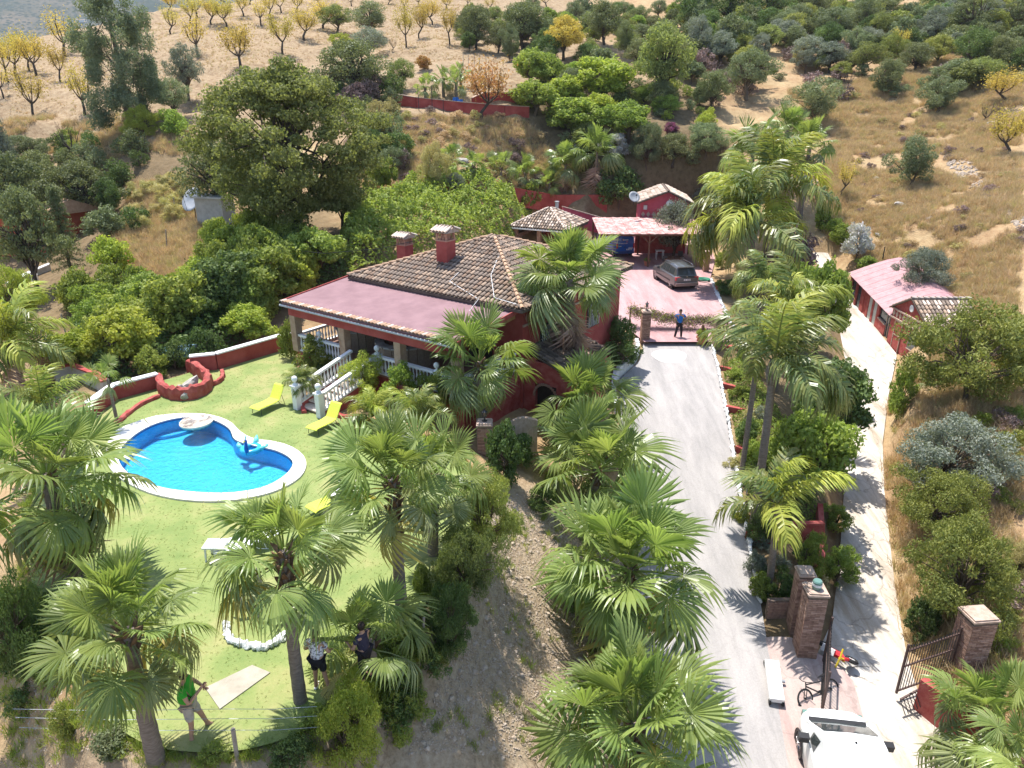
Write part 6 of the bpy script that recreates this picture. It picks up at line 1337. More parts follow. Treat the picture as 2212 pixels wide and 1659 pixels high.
# peacock float
pk = at_h(543, 973, .83); pea = thing('peacock_float', 'blue inflatable bird float with a long neck in the pool', 'pool float', (pk[0], pk[1], .82), R(-95)); pea.scale = (.72,)*3; M_fb = mat('float_blue', (.02,.30,.48), (.03,.42,.58), .25, 2, coat=.5); M_fd = mat('float_deep_blue', (.01,.05,.28), (.02,.10,.40), .25, 5, coat=.5); M_ft = mat('float_teal', (.10,.55,.55), (.25,.70,.62), .25, 3, coat=.5)
pts = [Vector((math.cos(a)*.42, math.sin(a)*.42, .10)) for a in np.linspace(0, 2*math.pi, 25)]; MB().tube(pts, .15, 10, False).build('ring', M_fb, pea, True); MB().tube([(.42, 0, .1), (.52, 0, .35), (.45, 0, .6), (.46, 0, .78), (.54, 0, .84)], [.12, .10, .08, .09, .07], 10).build('neck', M_fd, pea, True)
MB().lathe([(.001, 0), (.05, .0), (.001, .14)], 8, M=Matrix.Translation((.58, 0, .82)) @ Matrix.Rotation(R(100), 4, 'Y')).build('beak', M_toyy, pea); MB().tube([(.46, 0, .86), (.40, 0, .98), (.36, 0, 1.05)], [.03, .04, .015], 6).build('crest', M_ft, pea)
for s in (-1, 1): MB().tube([(0, s*.5, .12), (-.15, s*.72, .2), (-.3, s*.82, .3)], [.12, .13, .02], 8).build('wing', M_ft, pea, True)
MB().tube([(-.45, 0, .1), (-.7, 0, .3), (-.85, 0, .5)], [.12, .15, .02], 8).build('tail', M_ft, pea, True)
# slab and whitewashed arc of stones on the lawn, driftwood
sl4 = [at_h(*q, .9)[:2] for q in ((443, 1487), (545, 1438), (584, 1454), (475, 1533))]; tag(MB().prism([tuple(p) for p in sl4], .86, .925).build('lawn_slab', M_slab), 'rough pale concrete slab let into the lawn beside the man in green', 'slab')
arc = thing('stone_edging', 'arc of whitewashed stones round the driftwood on the lawn', 'edging', (0, 0, 0))
for i, (px, py) in enumerate(smooth_poly([(488,1350), (492,1372), (505,1385), (530,1392), (560,1398), (585,1392), (608,1378), (622,1368)], 3, False)):
    p = at_h(px, py, .95); o = obj('stone', ROCK[i % 4], arc, (p[0], p[1], .96), (0, .2, i)); o.scale = (.14, .11, .12); o.material_slots[0].link = 'OBJECT'; o.material_slots[0].material = M_rough_white
dw = thing('driftwood', 'grey forked dead tree trunk standing in the stone arc on the lawn', 'dead wood', tuple(at_h(560, 1330, .9))); b = MB(); b.tube([(0, 0, -.1), (-.1, .1, .4), (.05, .2, .9), (.1, .1, 1.4)], [.14, .11, .09, .03], 7); b.tube([(-.1, .1, .4), (-.5, .0, .5), (-.8, .2, .8)], [.08, .06, .02], 6); b.tube([(.05, .2, .9), (-.3, .3, 1.3)], [.05, .01], 5); b.build('trunk', M_woodg, dw)
# pots
def pot(p, r, h, label, leaf='lime', ph=.8, kind='bush', cactus=False):
    t = thing('plant_pot', label, 'potted plant', (float(p[0]), float(p[1]), float(p[2]))); MB().lathe([(r*.72, 0), (r*.95, h*.8), (r*1.08, h*.82), (r*1.08, h), (r*.9, h), (r*.85, h*.88), (.001, h*.88)], 16).build('pot', M_terra, t)
    tm, cm, W, H = VM[kind][1]; o = obj('plant', cm, t, (0, 0, h*.85)); o.scale = (r*3/W, r*3/W, ph/H); o.material_slots[0].link = 'OBJECT'; o.material_slots[0].material = LM[leaf]
    if cactus: MB().tube([(0, 0, h*.8), (.02, 0, h+ph*.5), (0, 0, h+ph*1.25)], [.09, .10, .08], 8).build('cactus', mat('cactus_brown', (.14,.08,.05), (.2,.12,.07), .8, 8), t)
pot(at_h(1515, 742, .02), .30, .42, 'red pot with a yellow green bush and brown cactus inside the gate', 'lime', .55, cactus=True); pot(at_h(1397, 574, .2), .26, .42, 'terracotta pot with a small plant between the blue van and the suv', 'bright', .3); pot(at_h(1383, 528, .25), .32, .5, 'large terracotta pot with an agave right behind the blue van', 'grey', .8)
pot(at_h(1552, 628, .2), .26, .35, 'orange pot with green leaves at the right edge of the courtyard behind the suv', 'bright', .5)
side_table(at_h(1424, 560, .2), .7, .75, 'tall white table under the carport'); side_table(at_h(1450, 575, .2), 1.3, .7, 'brown garden table in the shade of the carport', M_woodd)
for i, (px, py) in enumerate([(1436, 578), (1462, 580), (1470, 565)]):
    t = thing('garden_chair', ['metal garden chair left of the brown table under the carport', 'metal garden chair in front of the brown table under the carport', 'metal garden chair right of the brown table under the carport'][i], 'chair', tuple(at_h(px, py, .2)), i*1.3)
    MB().box((0, 0, .44), (.42, .42, .03)).build('seat', M_woodd, t); MB().box((0, .2, .72), (.42, .03, .4)).build('backrest', M_iron, t)
    for sx in (-1, 1):
        for sy in (-1, 1): MB().beam((sx*.19, sy*.19, 0), (sx*.19, sy*.19, .44), .025).build('leg', M_galv, t)
fz = thing('white_cupboard', 'white upright cabinet standing under the dark courtyard tree', 'cabinet', tuple(at_h(1507, 555, .25)), R(10)); MB().box((0, 0, .7), (.6, .55, 1.4)).build('body', M_rough_white, fz); MB().box((0, -.285, .7), (.56, .03, 1.34)).build('door', M_white, fz)
for px, py, lb in ((1508, 575, 'stone pillar with a black finial beside the courtyard tree, left of the pair'), (1524, 586, 'stone pillar with a black finial at the courtyard edge, right of the pair')):
    t = thing('courtyard_pillar', lb, 'pillar', tuple(at_h(px, py, .2))); MB().box((0, 0, .75), (.42, .42, 1.6)).build('shaft', M_brick, t); MB().box((0, 0, 1.58), (.5, .5, .08)).build('cap', M_cap, t); MB().lathe([(.05, 0), (.08, .08), (.03, .18), (.001, .3)], 8, (0, 0, 1.62)).build('finial', M_iron, t)
# garland of dry creeper hung across the gate
ga = at_Y(1350, 640, 41.2); gb = at_Y(1590, 655, 40.6); rg = np.random.default_rng(12)
vn = thing('vine_garland', 'dry creeper garland hanging on a cable across the courtyard entrance', 'creeper'); G0 = Vector(at_Y(1362, 665, 40.8)); G1 = Vector(at_Y(1572, 690, 40.2)); pts = [G0.lerp(G1, t)-Vector((0, 0, .55*math.sin(math.pi*t)*.5)) for t in np.linspace(0, 1, 15)]
MB().tube(pts, .03, 5).build('cable', M_woodd, vn); MB().beam(tuple(G0-Vector((0, 0, 2.7))), tuple(G0), .07).build('post', M_ironr, vn); MB().beam(tuple(G1-Vector((0, 0, 2.7))), tuple(G1), .07).build('post', M_ironr, vn)
def vine_cloud(n, mt, nm, s0, dr, L=.12, W=.05):
    C = []
    for i in range(n): t = rg.random(); p = pts[min(13, int(t*14))].lerp(pts[min(14, int(t*14)+1)], (t*14) % 1); k = (.8+.35*math.sin(t*23)); C.append(np.array(p)+rg.normal(size=3)*np.array([.12, .22, .10])*s0+np.array([0, 0, -abs(rg.normal())*dr*k+.05]))
    V, F = leaf_faces(np.array(C), rg.normal(size=(n, 3)), L, W, rg, .3); obj(nm, np_mesh(nm, V, F, LM[mt]), vn)
vine_cloud(6500, 'scrub', 'dry_stems', 1.1, .22, .14, .03); vine_cloud(2200, 'ivy', 'green_leaves', 1.2, .22); vine_cloud(260, 'rust', 'dead_leaves', 1.3, .2)

# ================================================================ people
def skin_obj(name, joints, edges, m, parent, sub=1):
    keys = list(joints); me = bpy.data.meshes.new(name); me.from_pydata([joints[k][0] for k in keys], [(keys.index(a), keys.index(c)) for a, c in edges], []); me.materials.append(m)
    o = obj(name, me, parent); md = o.modifiers.new('skin', 'SKIN'); 
    if not me.skin_vertices: 
        bm = bmesh.new(); bm.from_mesh(me); bm.verts.layers.skin.verify(); bm.to_mesh(me); bm.free()
    for i, k in enumerate(keys):
        r = joints[k][1]; r = (r, r) if isinstance(r, (int, float)) else r; me.skin_vertices[0].data[i].radius = r; me.skin_vertices[0].data[i].use_root = (i == 0)
    md.use_smooth_shade = True; s = o.modifiers.new('sub', 'SUBSURF'); s.levels = sub; s.render_levels = sub+1
    return o
def person(label, loc, rz, arms, legs, shirt, pants, shorts=False, h=1.75, belly=0., hairc=M_hair, pattern=None, skirt=False, bend=0., shoe=None, shirt_sleeve=.55):
    t = thing('person', label, 'person', loc, rz); k = h/1.75; t.scale = (k, k, k); B = bend
    J = dict(pelvis=((0, 0, .96), (.13, .15)), waist=((B*.3, 0, 1.12), (.11+belly, .14+belly*.5)), chest=((B*.7, 0, 1.33), (.115+belly*.4, .16)), neckb=((B, 0, 1.47), (.06, .07)), neck=((B+.01, 0, 1.53), .05), head=((B+.03, 0, 1.64), (.085, .10)), top=((B+.02, 0, 1.715), (.075, .08)))
    E = [('pelvis', 'waist'), ('waist', 'chest'), ('chest', 'neckb'), ('neckb', 'neck'), ('neck', 'head'), ('head', 'top')]
    for s, nm in ((1, 'L'), (-1, 'R')):
        el, wr = arms[nm]; J['sh'+nm] = ((B, s*.185, 1.42), .058); J['el'+nm] = (el, .043); J['wr'+nm] = (wr, .029); d = (Vector(wr)-Vector(el)).normalized(); hn = Vector(wr)+d*.07; J['ha'+nm] = (tuple(hn), (.036, .02))
        E += [('chest', 'sh'+nm), ('sh'+nm, 'el'+nm), ('el'+nm, 'wr'+nm), ('wr'+nm, 'ha'+nm)]
        kn, an = legs[nm]; J['hip'+nm] = ((0, s*.09, .90), .088); J['kn'+nm] = (kn, .058); J['an'+nm] = (an, .038); J['toe'+nm] = ((an[0]+.15, an[1]+s*.02, an[2]-.045), (.035, .03)); J['hl'+nm] = ((an[0]-.03, an[1], an[2]-.04), .035)
        E += [('pelvis', 'hip'+nm), ('hip'+nm, 'kn'+nm), ('kn'+nm, 'an'+nm), ('an'+nm, 'toe'+nm), ('an'+nm, 'hl'+nm)]
        side = d.cross(Vector((0, 0, 1))).normalized(); hb = MB()
        for q in range(4): o_ = side*(.028-.019*q); e = hn+o_+d*(.075-.008*abs(q-1.3)); hb.tube([hn+o_*.8, hn+o_+d*.045, e+Vector((0, 0, -.012))], [.010, .009, .006], 5)
        hb.tube([hn-d*.03+side*.03, hn+side*.055+d*.01, hn+side*.05+d*.04], [.012, .010, .007], 5); hb.build('fingers', M_skin, t, True)
    skin_obj('body', J, E, M_skin, t, 1)
    S = {q: (J[q][0], tuple(r*1.10+.012 for r in (J[q][1] if isinstance(J[q][1], tuple) else (J[q][1],)*2))) for q in ('pelvis', 'waist', 'chest')}; S['neckb'] = ((B, 0, 1.46), (.075, .085)); ES = [('waist', 'pelvis'), ('waist', 'chest'), ('chest', 'neckb')]
    for nm in 'LR':
        a = Vector(J['sh'+nm][0]); e = Vector(J['el'+nm][0]); S['s'+nm] = (tuple(a), .075); S['m'+nm] = (tuple(a.lerp(e, shirt_sleeve)), .068); ES += [('chest', 's'+nm), ('s'+nm, 'm'+nm)]
    S['pelvis'] = ((0, 0, .93), (.155, .17)); skin_obj('shirt', S, ES, shirt, t, 1)
    Pn = dict(pelvis=((0, 0, .95), (.14, .16))); EP = []
    for nm, s in (('L', 1), ('R', -1)):
        kn = Vector(J['kn'+nm][0]); an = Vector(J['an'+nm][0]); hp = Vector(J['hip'+nm][0]); Pn['h'+nm] = (tuple(hp), .105); Pn['k'+nm] = (tuple(kn), .083 if shorts else .075); EP += [('pelvis', 'h'+nm), ('h'+nm, 'k'+nm)]
        if not shorts: Pn['a'+nm] = (tuple(kn.lerp(an, .92)), .06); EP.append(('k'+nm, 'a'+nm))
        else: Pn['k'+nm] = (tuple(hp.lerp(kn, .88)), .095)
        sh = MB(); sh.tube([(an.x-.07, an.y, an.z-.045), (an.x, an.y, an.z-.04), (an.x+.1, an.y+s*.012, an.z-.05), (an.x+.19, an.y+s*.02, an.z-.06)], [.03, .05, .045, .025], 8); sh.build('shoe', shoe or M_black, t, True)
    if skirt: MB().lathe([(.20, .62), (.175, .8), (.16, .98)], 12).build('skirt', pants, t, True)
    else: skin_obj('shorts' if shorts else 'trousers', Pn, EP, pants, t, 1)
    MB().lathe([(.001, .10), (.055, .085), (.085, .045), (.095, 0), (.09, -.05), (.075, -.09)], 12, M=Matrix.Translation((B+.005, 0, 1.665))).build('hair', hairc, t, True)
    fc = MB(); fc.lathe([(.001, 0), (.011, .01), (.001, .028)], 6, M=Matrix.Translation((B+.105, 0, 1.635)) @ Matrix.Rotation(R(90), 4, 'Y')); fc.build('nose', M_skin, t)
    for s in (-1, 1): MB().lathe([(.001, 0), (.009, .004), (.001, .008)], 6, M=Matrix.Translation((B+.100, s*.033, 1.665)) @ Matrix.Rotation(R(90), 4, 'Y')).build('eye', M_text, t); MB().lathe([(.001, 0), (.02, .006), (.001, .012)], 6, M=Matrix.Translation((B+.015, s*.088, 1.645)) @ Matrix.Rotation(R(90), 4, 'X')).build('ear', M_skin, t)
    MB().box((B+.103, 0, 1.598), (.01, .045, .008)).build('mouth', M_flat('lips', (.3,.1,.08)) if 'lips' not in bpy.data.materials else bpy.data.materials['lips'], t)
    return t
bm_ = at_h(1465, 733, .05)
person('man in a blue polo and black trousers standing inside the gate, hand on hip', (bm_[0], bm_[1], .06), R(-88), dict(L=((-.02, .42, 1.20), (.10, .20, 1.04)), R=((-.02, -.30, 1.16), (.10, -.22, .93))), dict(L=((.05, .12, .52), (.0, .15, .09)), R=((.03, -.15, .52), (-.02, -.22, .09))), mat('polo_blue', (.02,.13,.42), (.03,.17,.5), .8, 6), mat('black_trousers', (.018,.015,.02), (.03,.025,.03), .8, 6), h=1.78, shirt_sleeve=.6)
gm = at_h(424, 1600, .7); g_lo = ground(gm[0], gm[1])
person('man in green t shirt and beige shorts with folded arms beside the slab', (gm[0], gm[1], LAWN_H-.12), R(12), dict(L=((.12, .30, 1.18), (.33, .06, 1.22)), R=((.10, -.29, 1.16), (.30, -.02, 1.27))), dict(L=((.14, .14, .52), (.22, .20, .12)), R=((.02, -.12, .50), (-.04, -.14, .07))), mat('tshirt_green', (.03,.28,.02), (.05,.38,.03), .8, 6), mat('beige_shorts', (.36,.31,.26), (.48,.42,.36), .85, 8), True, 1.78, .07, shoe=M_flat('brown_shoe', (.15,.05,.04)))
wm = at_h(694, 1487, .9); M_pat = mat('floral_white_cloth', (.08,.06,.10), (.75,.73,.76), .8, 16, contrast=(.44, .5))
person('woman in a white patterned blouse and black shorts half hidden behind a palm leaf', (wm[0], wm[1], .88), R(80), dict(L=((.02, .30, 1.15), (.20, .25, 1.05)), R=((.02, -.30, 1.15), (.20, -.25, 1.05))), dict(L=((.03, .11, .5), (0, .13, .08)), R=((.03, -.11, .5), (0, -.2, .08))), M_pat, mat('black_shorts', (.015,.015,.018), rough=.8), True, 1.62, .0, shoe=M_white)
w2 = at_h(792, 1466, .9)
person('person in dark clothes mostly hidden by the low fan palm beside the woman', (w2[0], w2[1], .86), R(150), dict(L=((.05, .30, 1.15), (.30, .2, 1.15)), R=((.05, -.30, 1.15), (.25, -.22, 1.1))), dict(L=((.03, .11, .5), (0, .13, .08)), R=((.03, -.11, .5), (0, -.14, .08))), mat('dark_blouse', (.03,.025,.05), (.05,.04,.07), .8, 9), bpy.data.materials['black_trousers'], False, 1.6)

# ================================================================ small things about the garden
def post(px, py, h, label, m=M_woodg, r=.04, lean=0., name='fence_post', group='fence posts'):
    p = gp(px, py); return tag(MB().tube([(0, 0, -.3), (lean, 0, h)], r, 6).build(name, m, None, False, tuple(p)), label, 'post', group)
post(514, 1652, .8, 'grey wooden fence post in the grass at the bottom, right of the man in green', r=.045, lean=.04)
post(148, 745, 1.7, 'grey post with a lamp head left of the garden shrubs'); post(382, 470, 1.5, 'thin wooden post on the scrubby slope left of the oak, upper one'); post(360, 540, 1.4, 'leaning wooden post on the scrubby slope, lower one', lean=.2); post(425, 420, 2.0, 'tall thin pole beside the left edge of the big oak')
post(1905, 568, 1.2, 'dark fence post behind the red shed, left one', M_iron); post(1945, 590, 1.0, 'dark fence post behind the red shed, right one', M_iron); post(1790, 500, .8, 'thin dark post beside the upper path', M_iron); post(880, 1350, 1.2, 'thin grey stake beside the second palm trunk in the shrubs', r=.025); post(912, 1420, .9, 'short leaning stake below the shrubs on the dirt bank', r=.03, lean=.1); post(1607, 1105, 1.1, 'thin green stake in the planted bed', r=.03)
for i, (px, py) in enumerate([(1001, 148), (1012, 150), (1025, 150), (1036, 148), (1050, 150)]): post(px, py, 1.6, 'thin fence stake at the almond field edge, %s of five from the left' % ['first', 'second', 'third', 'fourth', 'last'][i], M_woodg, .035, group='fence stakes by the almond field')
for i, (px, py) in enumerate([(905, 240), (934, 240), (958, 245)]): post(px, py, 2.4, 'green pole near the small upper terrace palms, %s of three' % ['left', 'middle', 'right'][i], M_iron, .035, group='green poles on the upper terrace')
# wires of the lawn fence
b = MB(); a0 = gp(60, 1625)+np.array([0, 0, .6]); a1 = gp(511, 1650)+np.array([0, 0, .75]); a2 = gp(700, 1640)+np.array([0, 0, .7])
for dz in (.0, .3, .55): b.tube([a0+[0, 0, dz], (a0+a1)/2+[0, 0, dz-.05], a1+[0, 0, dz]], .006, 3); b.tube([a1+[0, 0, dz], (a1+a2)/2+[0, 0, dz-.04], a2+[0, 0, dz]], .006, 3)
tag(b.build('fence_wires', M_galv), 'thin fence wires running below the man in green', 'wire')
w0 = Vector((q1.x, q1.y, 7.0)); w0 = H_.matrix_basis @ Vector((q2.x, q2.y, 6.9)); w1 = Vector(at_Y(500, 530, 44)); w2_ = w0.lerp(w1, .5)-Vector((0, 0, .7)); tag(MB().tube([w0, w0.lerp(w2_, .5)-Vector((0, 0, .2)), w2_, w2_.lerp(w1, .5)+Vector((0, 0, .05)), w1], .02, 4).build('overhead_cable', M_iron), 'black cable sagging from the house chimney into the trees on the left', 'cable')
lad = thing('metal_rack', 'red metal frame lying in the bushes at the left', 'frame', tuple(gp(222, 595)), R(20))
for a, c in (((0, 0, .3), (1.9, 0, .9)), ((0, .6, .2), (1.9, .6, .8)), ((0, 0, .3), (0, .6, .2)), ((.9, 0, .58), (.9, .6, .5)), ((1.9, 0, .9), (1.9, .6, .8))): MB().beam(a, c, .08).build('bar', M_toyred, lad)
for i, (px, py, s, lb) in enumerate([(214, 610, .5, 'pale flat stone below the red metal rack'), (232, 690, .8, 'grey boulder beside the left shrubs, upper one'), (222, 720, .6, 'grey boulder beside the left shrubs, lower one'), (1255, 1440, .16, 'largest loose stone on the dirt bank'), (640, 1355, .5, 'x')][:4]):
    p = gp(px, py); rock((p[0], p[1], p[2]+s*.15), (s, s*.7, s*.5), lb)
tk = thing('blue_water_tank', 'small round blue water basin half hidden in the shrubs at left', 'basin', tuple(gp(268, 740))); MB().lathe([(.95, 0), (1.0, .7), (.9, .7), (.85, .5), (.001, .5)], 20).build('basin', mat('tank_blue', (.06,.16,.26), (.10,.24,.34), .5, 3), tk)
tk = thing('blue_tarpaulin', 'blue grey tarpaulin cover on a frame inside the left hedge', 'tarpaulin', tuple(gp(390, 790)+np.array([0, 0, .2]))); MB().add([(-.8, -.5, .3), (.8, -.5, .4), (.8, .5, .7), (-.8, .5, .6), (0, 0, .8)], [(0,1,4), (1,2,4), (2,3,4), (3,0,4), (3,2,1,0)]).build('cover', bpy.data.materials['tank_blue'], tk)
for x in (-.75, .75): MB().beam((x, -.45, -.3), (x, -.45, .35), .06).build('leg', M_woodd, tk); MB().beam((x, .45, -.3), (x, .45, .6), .06).build('leg', M_woodd, tk)
lc = gp(78, 612); wc = thing('white_can', 'white plastic can standing before the orange red house', 'can', tuple(lc)); MB().lathe([(.2, 0), (.22, .05), (.22, .6), (.12, .7), (.10, .78)], 12).build('can', M_white, wc)
for i, (px, py) in enumerate([(985, 240), (994, 243)]): t = thing('blue_barrel', ['blue plastic barrel behind the red upper wall, left of two', 'blue plastic barrel behind the red upper wall, right of two'][i], 'barrel', tuple(gp(px, py-6)), 0); MB().lathe([(.3, 0), (.36, .2), (.36, .7), (.3, 1.0), (.001, 1.0)], 14).build('barrel', mat('barrel_blue', (.02,.12,.4), (.03,.16,.5), .4, 3) if i == 0 else bpy.data.materials['barrel_blue'], t)
hd2 = thing('green_hose', 'green hose coiled beside the courtyard pillar', 'hose', tuple(at_h(1520, 606, .22))); b = MB(); b.tube([Vector((math.cos(a)*(.3+a*.006), math.sin(a)*(.3+a*.006), .03+a*.004)) for a in np.linspace(0, 30, 90)], .03, 5); b.build('hose', M_flat('hose_green', (.02,.2,.12)), hd2)
for i in range(4):
    p = gp(1410-i*3, 302+i*5); 
bx = thing('stone_steps', 'flight of small stone steps on the slope behind the mid palms', 'steps', tuple(gp(1255, 318)), R(-15))
for i in range(5): MB().box((0, -i*.4, -i*.28+.2), (1.3, .45, .3)).build('step', M_stone, bx)
# ================================================================ palms
def fp(px, py, Y, rpx, label, bx=None, bh=None, **k):
    """fan palm: crown centre seen at (px,py) at forward distance Y, crown radius rpx in picture points"""
    c = at_Y(px, py, Y); gx_ = c[0] if bx is None else bx; g = float(ground(np.array([gx_]), np.array([Y]))[0]) if bh is None else bh
    return fan_palm((gx_, Y, g), c, rpx/FPX*zc_of(c), label, **k)
def bxat(px, py, Y): return float(at_Y(px, py, Y)[0])
fp(1232, 603, 30.6, 128, 'tall fan palm with a long brown dead skirt beside the house corner', n=32, skirt=44, boots=0, r0=.32, lo=-30)
fp(1035, 782, 26.0, 118, 'fan palm in front of the terrace balustrade, near the white finial', n=26, r0=.2)
fp(846, 1035, 14.6, 152, 'fan palm with a brown fibrous upper trunk, nearest the right end of the lawn', bx=bxat(868, 1345, 14.5), n=28, boots=1.6, r0=.17, lo=-30)
fp(948, 1025, 17.0, 125, 'fan palm behind the lawn corner palm, its crown over the feathery shrub', bx=bxat(935, 1235, 16.8), n=24, boots=.6, r0=.17)
fp(612, 1190, 11.7, 172, 'fan palm with a thick brown crown base between the pool and the slab', bx=bxat(652, 1560, 11.6), n=27, boots=1.5, r0=.155, lo=-30)
fp(275, 1360, 10.3, 182, 'fan palm standing over the man in green, lower left', bx=bxat(345, 1700, 10.2), n=30, boots=.5, r0=.19)
fp(98, 1025, 15.8, 200, 'large dark fan palm with drooping leaves at the left edge over the pool', n=34, boots=.3, skirt=8, r0=.24, lo=-62, wind=-.3)
fp(800, 1385, 12.7, 145, 'low dark green fan palm below the lawn edge beside the two women', n=16, boots=.2, lo=-25, r0=.16)
fp(1275, 880, 27.0, 128, 'uppermost fan palm of the column left of the driveway', n=24, r0=.18)
fp(1288, 1010, 23.2, 160, 'second fan palm from the top in the column left of the driveway', n=26, r0=.18)
fp(1362, 1222, 17.6, 205, 'third and broadest fan palm in the column left of the driveway', n=36, r0=.18)
fp(1372, 1560, 12.6, 222, 'nearest fan palm of the column left of the driveway, at the bottom', n=36, r0=.2, boots=1.4)
fp(2140, 1550, 14.2, 155, 'fan palm over the red curved wall in the lower right corner', n=26, r0=.18)
fp(2230, 1650, 11.8, 130, 'fan palm cut by the lower right corner of the picture', n=18, r0=.16)
fp(232, 818, 26.0, 52, 'small yellow green fan palm behind the short garden wall', n=9, boots=0, r0=.08, lo=5)
# row behind the middle red wall
for i, (px, py, Y, r, sk, lb) in enumerate([(975, 340, 61, 34, 0, 'small fan palm at the left end of the row above the red retaining wall'), (1022, 358, 61.5, 36, 0, 'second small fan palm from the left above the red retaining wall'), (1082, 362, 62, 44, 0, 'third small fan palm from the left above the red retaining wall'), (1135, 372, 63, 42, 0, 'fourth fan palm above the red retaining wall'),
    (1188, 395, 64, 34, 0, 'lowest fan palm at the right part of the row above the red wall'), (1222, 352, 64.5, 52, 14, 'fan palm with a short brown skirt left of the tallest of the row'), (1290, 328, 65.5, 62, 18, 'tallest fan palm of the row with a brown skirt behind the pavilion')]):
    Y = gp(px, py+42 if i < 5 else 432)[1]+.6; fp(px, py, Y, r, lb, n=16 if i < 5 else 22, skirt=sk, boots=.3, r0=.2, group='fan palms above the red retaining wall', lo=-25)
for i, (px, py, Y, r, lb) in enumerate([(918, 190, 73, 30, 'leftmost small palm on the upper red walled terrace'), (957, 172, 74, 34, 'middle small palm on the upper red walled terrace'), (985, 178, 73, 32, 'right small palm on the upper red walled terrace'), (995, 158, 76, 26, 'rear small palm on the upper red walled terrace')]):
    Y = gp(px, py+36)[1]; fp(px, py, Y, r, lb, n=13, boots=.2, r0=.2, group='small palms on the upper terrace', lo=-30)
for px, py, Y, r, sk, lb in [(1628, 325, 62, 82, 6, 'broad fan palm at the left of the clump by the upper path'), (1700, 282, 66, 60, 0, 'rear fan palm in the middle of the clump by the upper path'), (1750, 312, 63, 56, 20, 'fan palm with a skirt at the right of the clump by the upper path')]:
    fp(px, py, Y, r, lb, n=26, skirt=sk, boots=0, r0=.26, group='fan palms by the upper path', lo=-35)
fp(2010, 900, 34.5, 48, 'small fan palm among the bushes right of the white path', n=13, boots=0, r0=.1, lo=0)
def fe(px, py, Y, Lpx, label, bx=None, **k):
    c = at_Y(px, py, Y); gx_ = c[0] if bx is None else bx; g = float(ground(np.array([gx_]), np.array([Y]))[0]); return feather_palm((gx_, Y, g), c, Lpx/FPX*zc_of(c), label, **k)
fe(1672, 790, 23.9, 185, 'large feather palm with a ringed grey trunk beside the driveway', bx=bxat(1641, 1043, 23.9), n=14, r0=.17, az_bias=-.3)
fe(1640, 748, 26.6, 115, 'feather palm with a thin trunk just behind the large ringed one', bx=bxat(1612, 950, 26.6), n=10, r0=.12)
fe(1678, 1100, 20.9, 165, 'small wind swept feather palm low in the planted bed', bx=bxat(1665, 1240, 20.9), n=8, r0=.13, lo=-5)
fe(1700, 668, 33.5, 125, 'yellowish feather palm behind the large ringed one', n=13, r0=.14, yellow=.6)
fe(1655, 618, 37.5, 85, 'feather palm leaning over the courtyard kerb', n=11, r0=.13, az_bias=3.0)
fe(1622, 480, 50, 165, 'tall wind blown feather palm with a brown shaggy trunk by the courtyard', bx=bxat(1622, 592, 50), n=20, r0=.3, az_bias=3.3, yellow=.4)
fe(1668, 415, 54, 150, 'feather palm behind the shaggy one, its fronds over the path', n=18, r0=.18, yellow=.3)
fe(25, 745, 30, 150, 'yellow green feather palm at the left edge', n=15, r0=.14, yellow=.6, dead=2)
fe(95, 890, 22, 130, 'feather palm with greyish dead fronds behind the left edge palm', n=10, r0=.12, yellow=.5, dead=3)
fe(905, 905, 24.3, 90, 'small feather palm below the terrace among the bamboo', n=14, bulb=False, r0=.07, lo=-10)
fe(805, 905, 25.2, 85, 'small yellow green feather palm right of the stairs', n=13, bulb=False, r0=.06, lo=-20, yellow=.7)
fe(655, 838, 27.8, 52, 'dark green cycad at the left side of the stairs', n=24, bulb=False, r0=.12, lo=5, yellow=0, name='cycad', group='cycad')
# ================================================================ trees and shrubs, one by one
V_ = veg
V_('euca', None, 285, 282, -25, 175, 'tall grey green eucalyptus towering over the dry slope, upper left', vi=0)
V_('bigoak', None, 645, 522, 135, 385, 'largest spreading green oak above the hedge left of the house', vi=0)
V_('holm', 'holm', 480, 478, 285, 175, 'dark holm oak at the left foot of the largest oak')
V_('olive', 'grey', 408, 218, 92, 82, 'thin silvery tree right of the eucalyptus'); V_('olive', 'olive', 380, 262, 165, 90, 'dull green tree leaning behind the yellow bushes'); V_('acacia', 'lime', 312, 302, 228, 88, 'yellow green bush at the foot of the eucalyptus'); V_('bush', 'bright', 382, 296, 232, 70, 'fresh green bush right of the yellow green bush')
V_('holm', 'holm', 762, 222, 80, 185, 'broad grey green holm oak behind the largest oak'); V_('olive', 'oak', 728, 72, 8, 80, 'green tree among the almonds, left of a pair'); V_('olive', 'olive', 800, 82, 2, 110, 'large grey green tree among the almonds, right of a pair'); V_('bush', 'lime', 740, 108, 70, 60, 'yellow bush below the green pair among the almonds'); V_('olive', 'grey', 800, 128, 55, 90, 'silvery olive in front of the grey green tree')
V_('olive', 'oak', 868, 195, 125, 70, 'small oak at the end of the upper red wall'); 
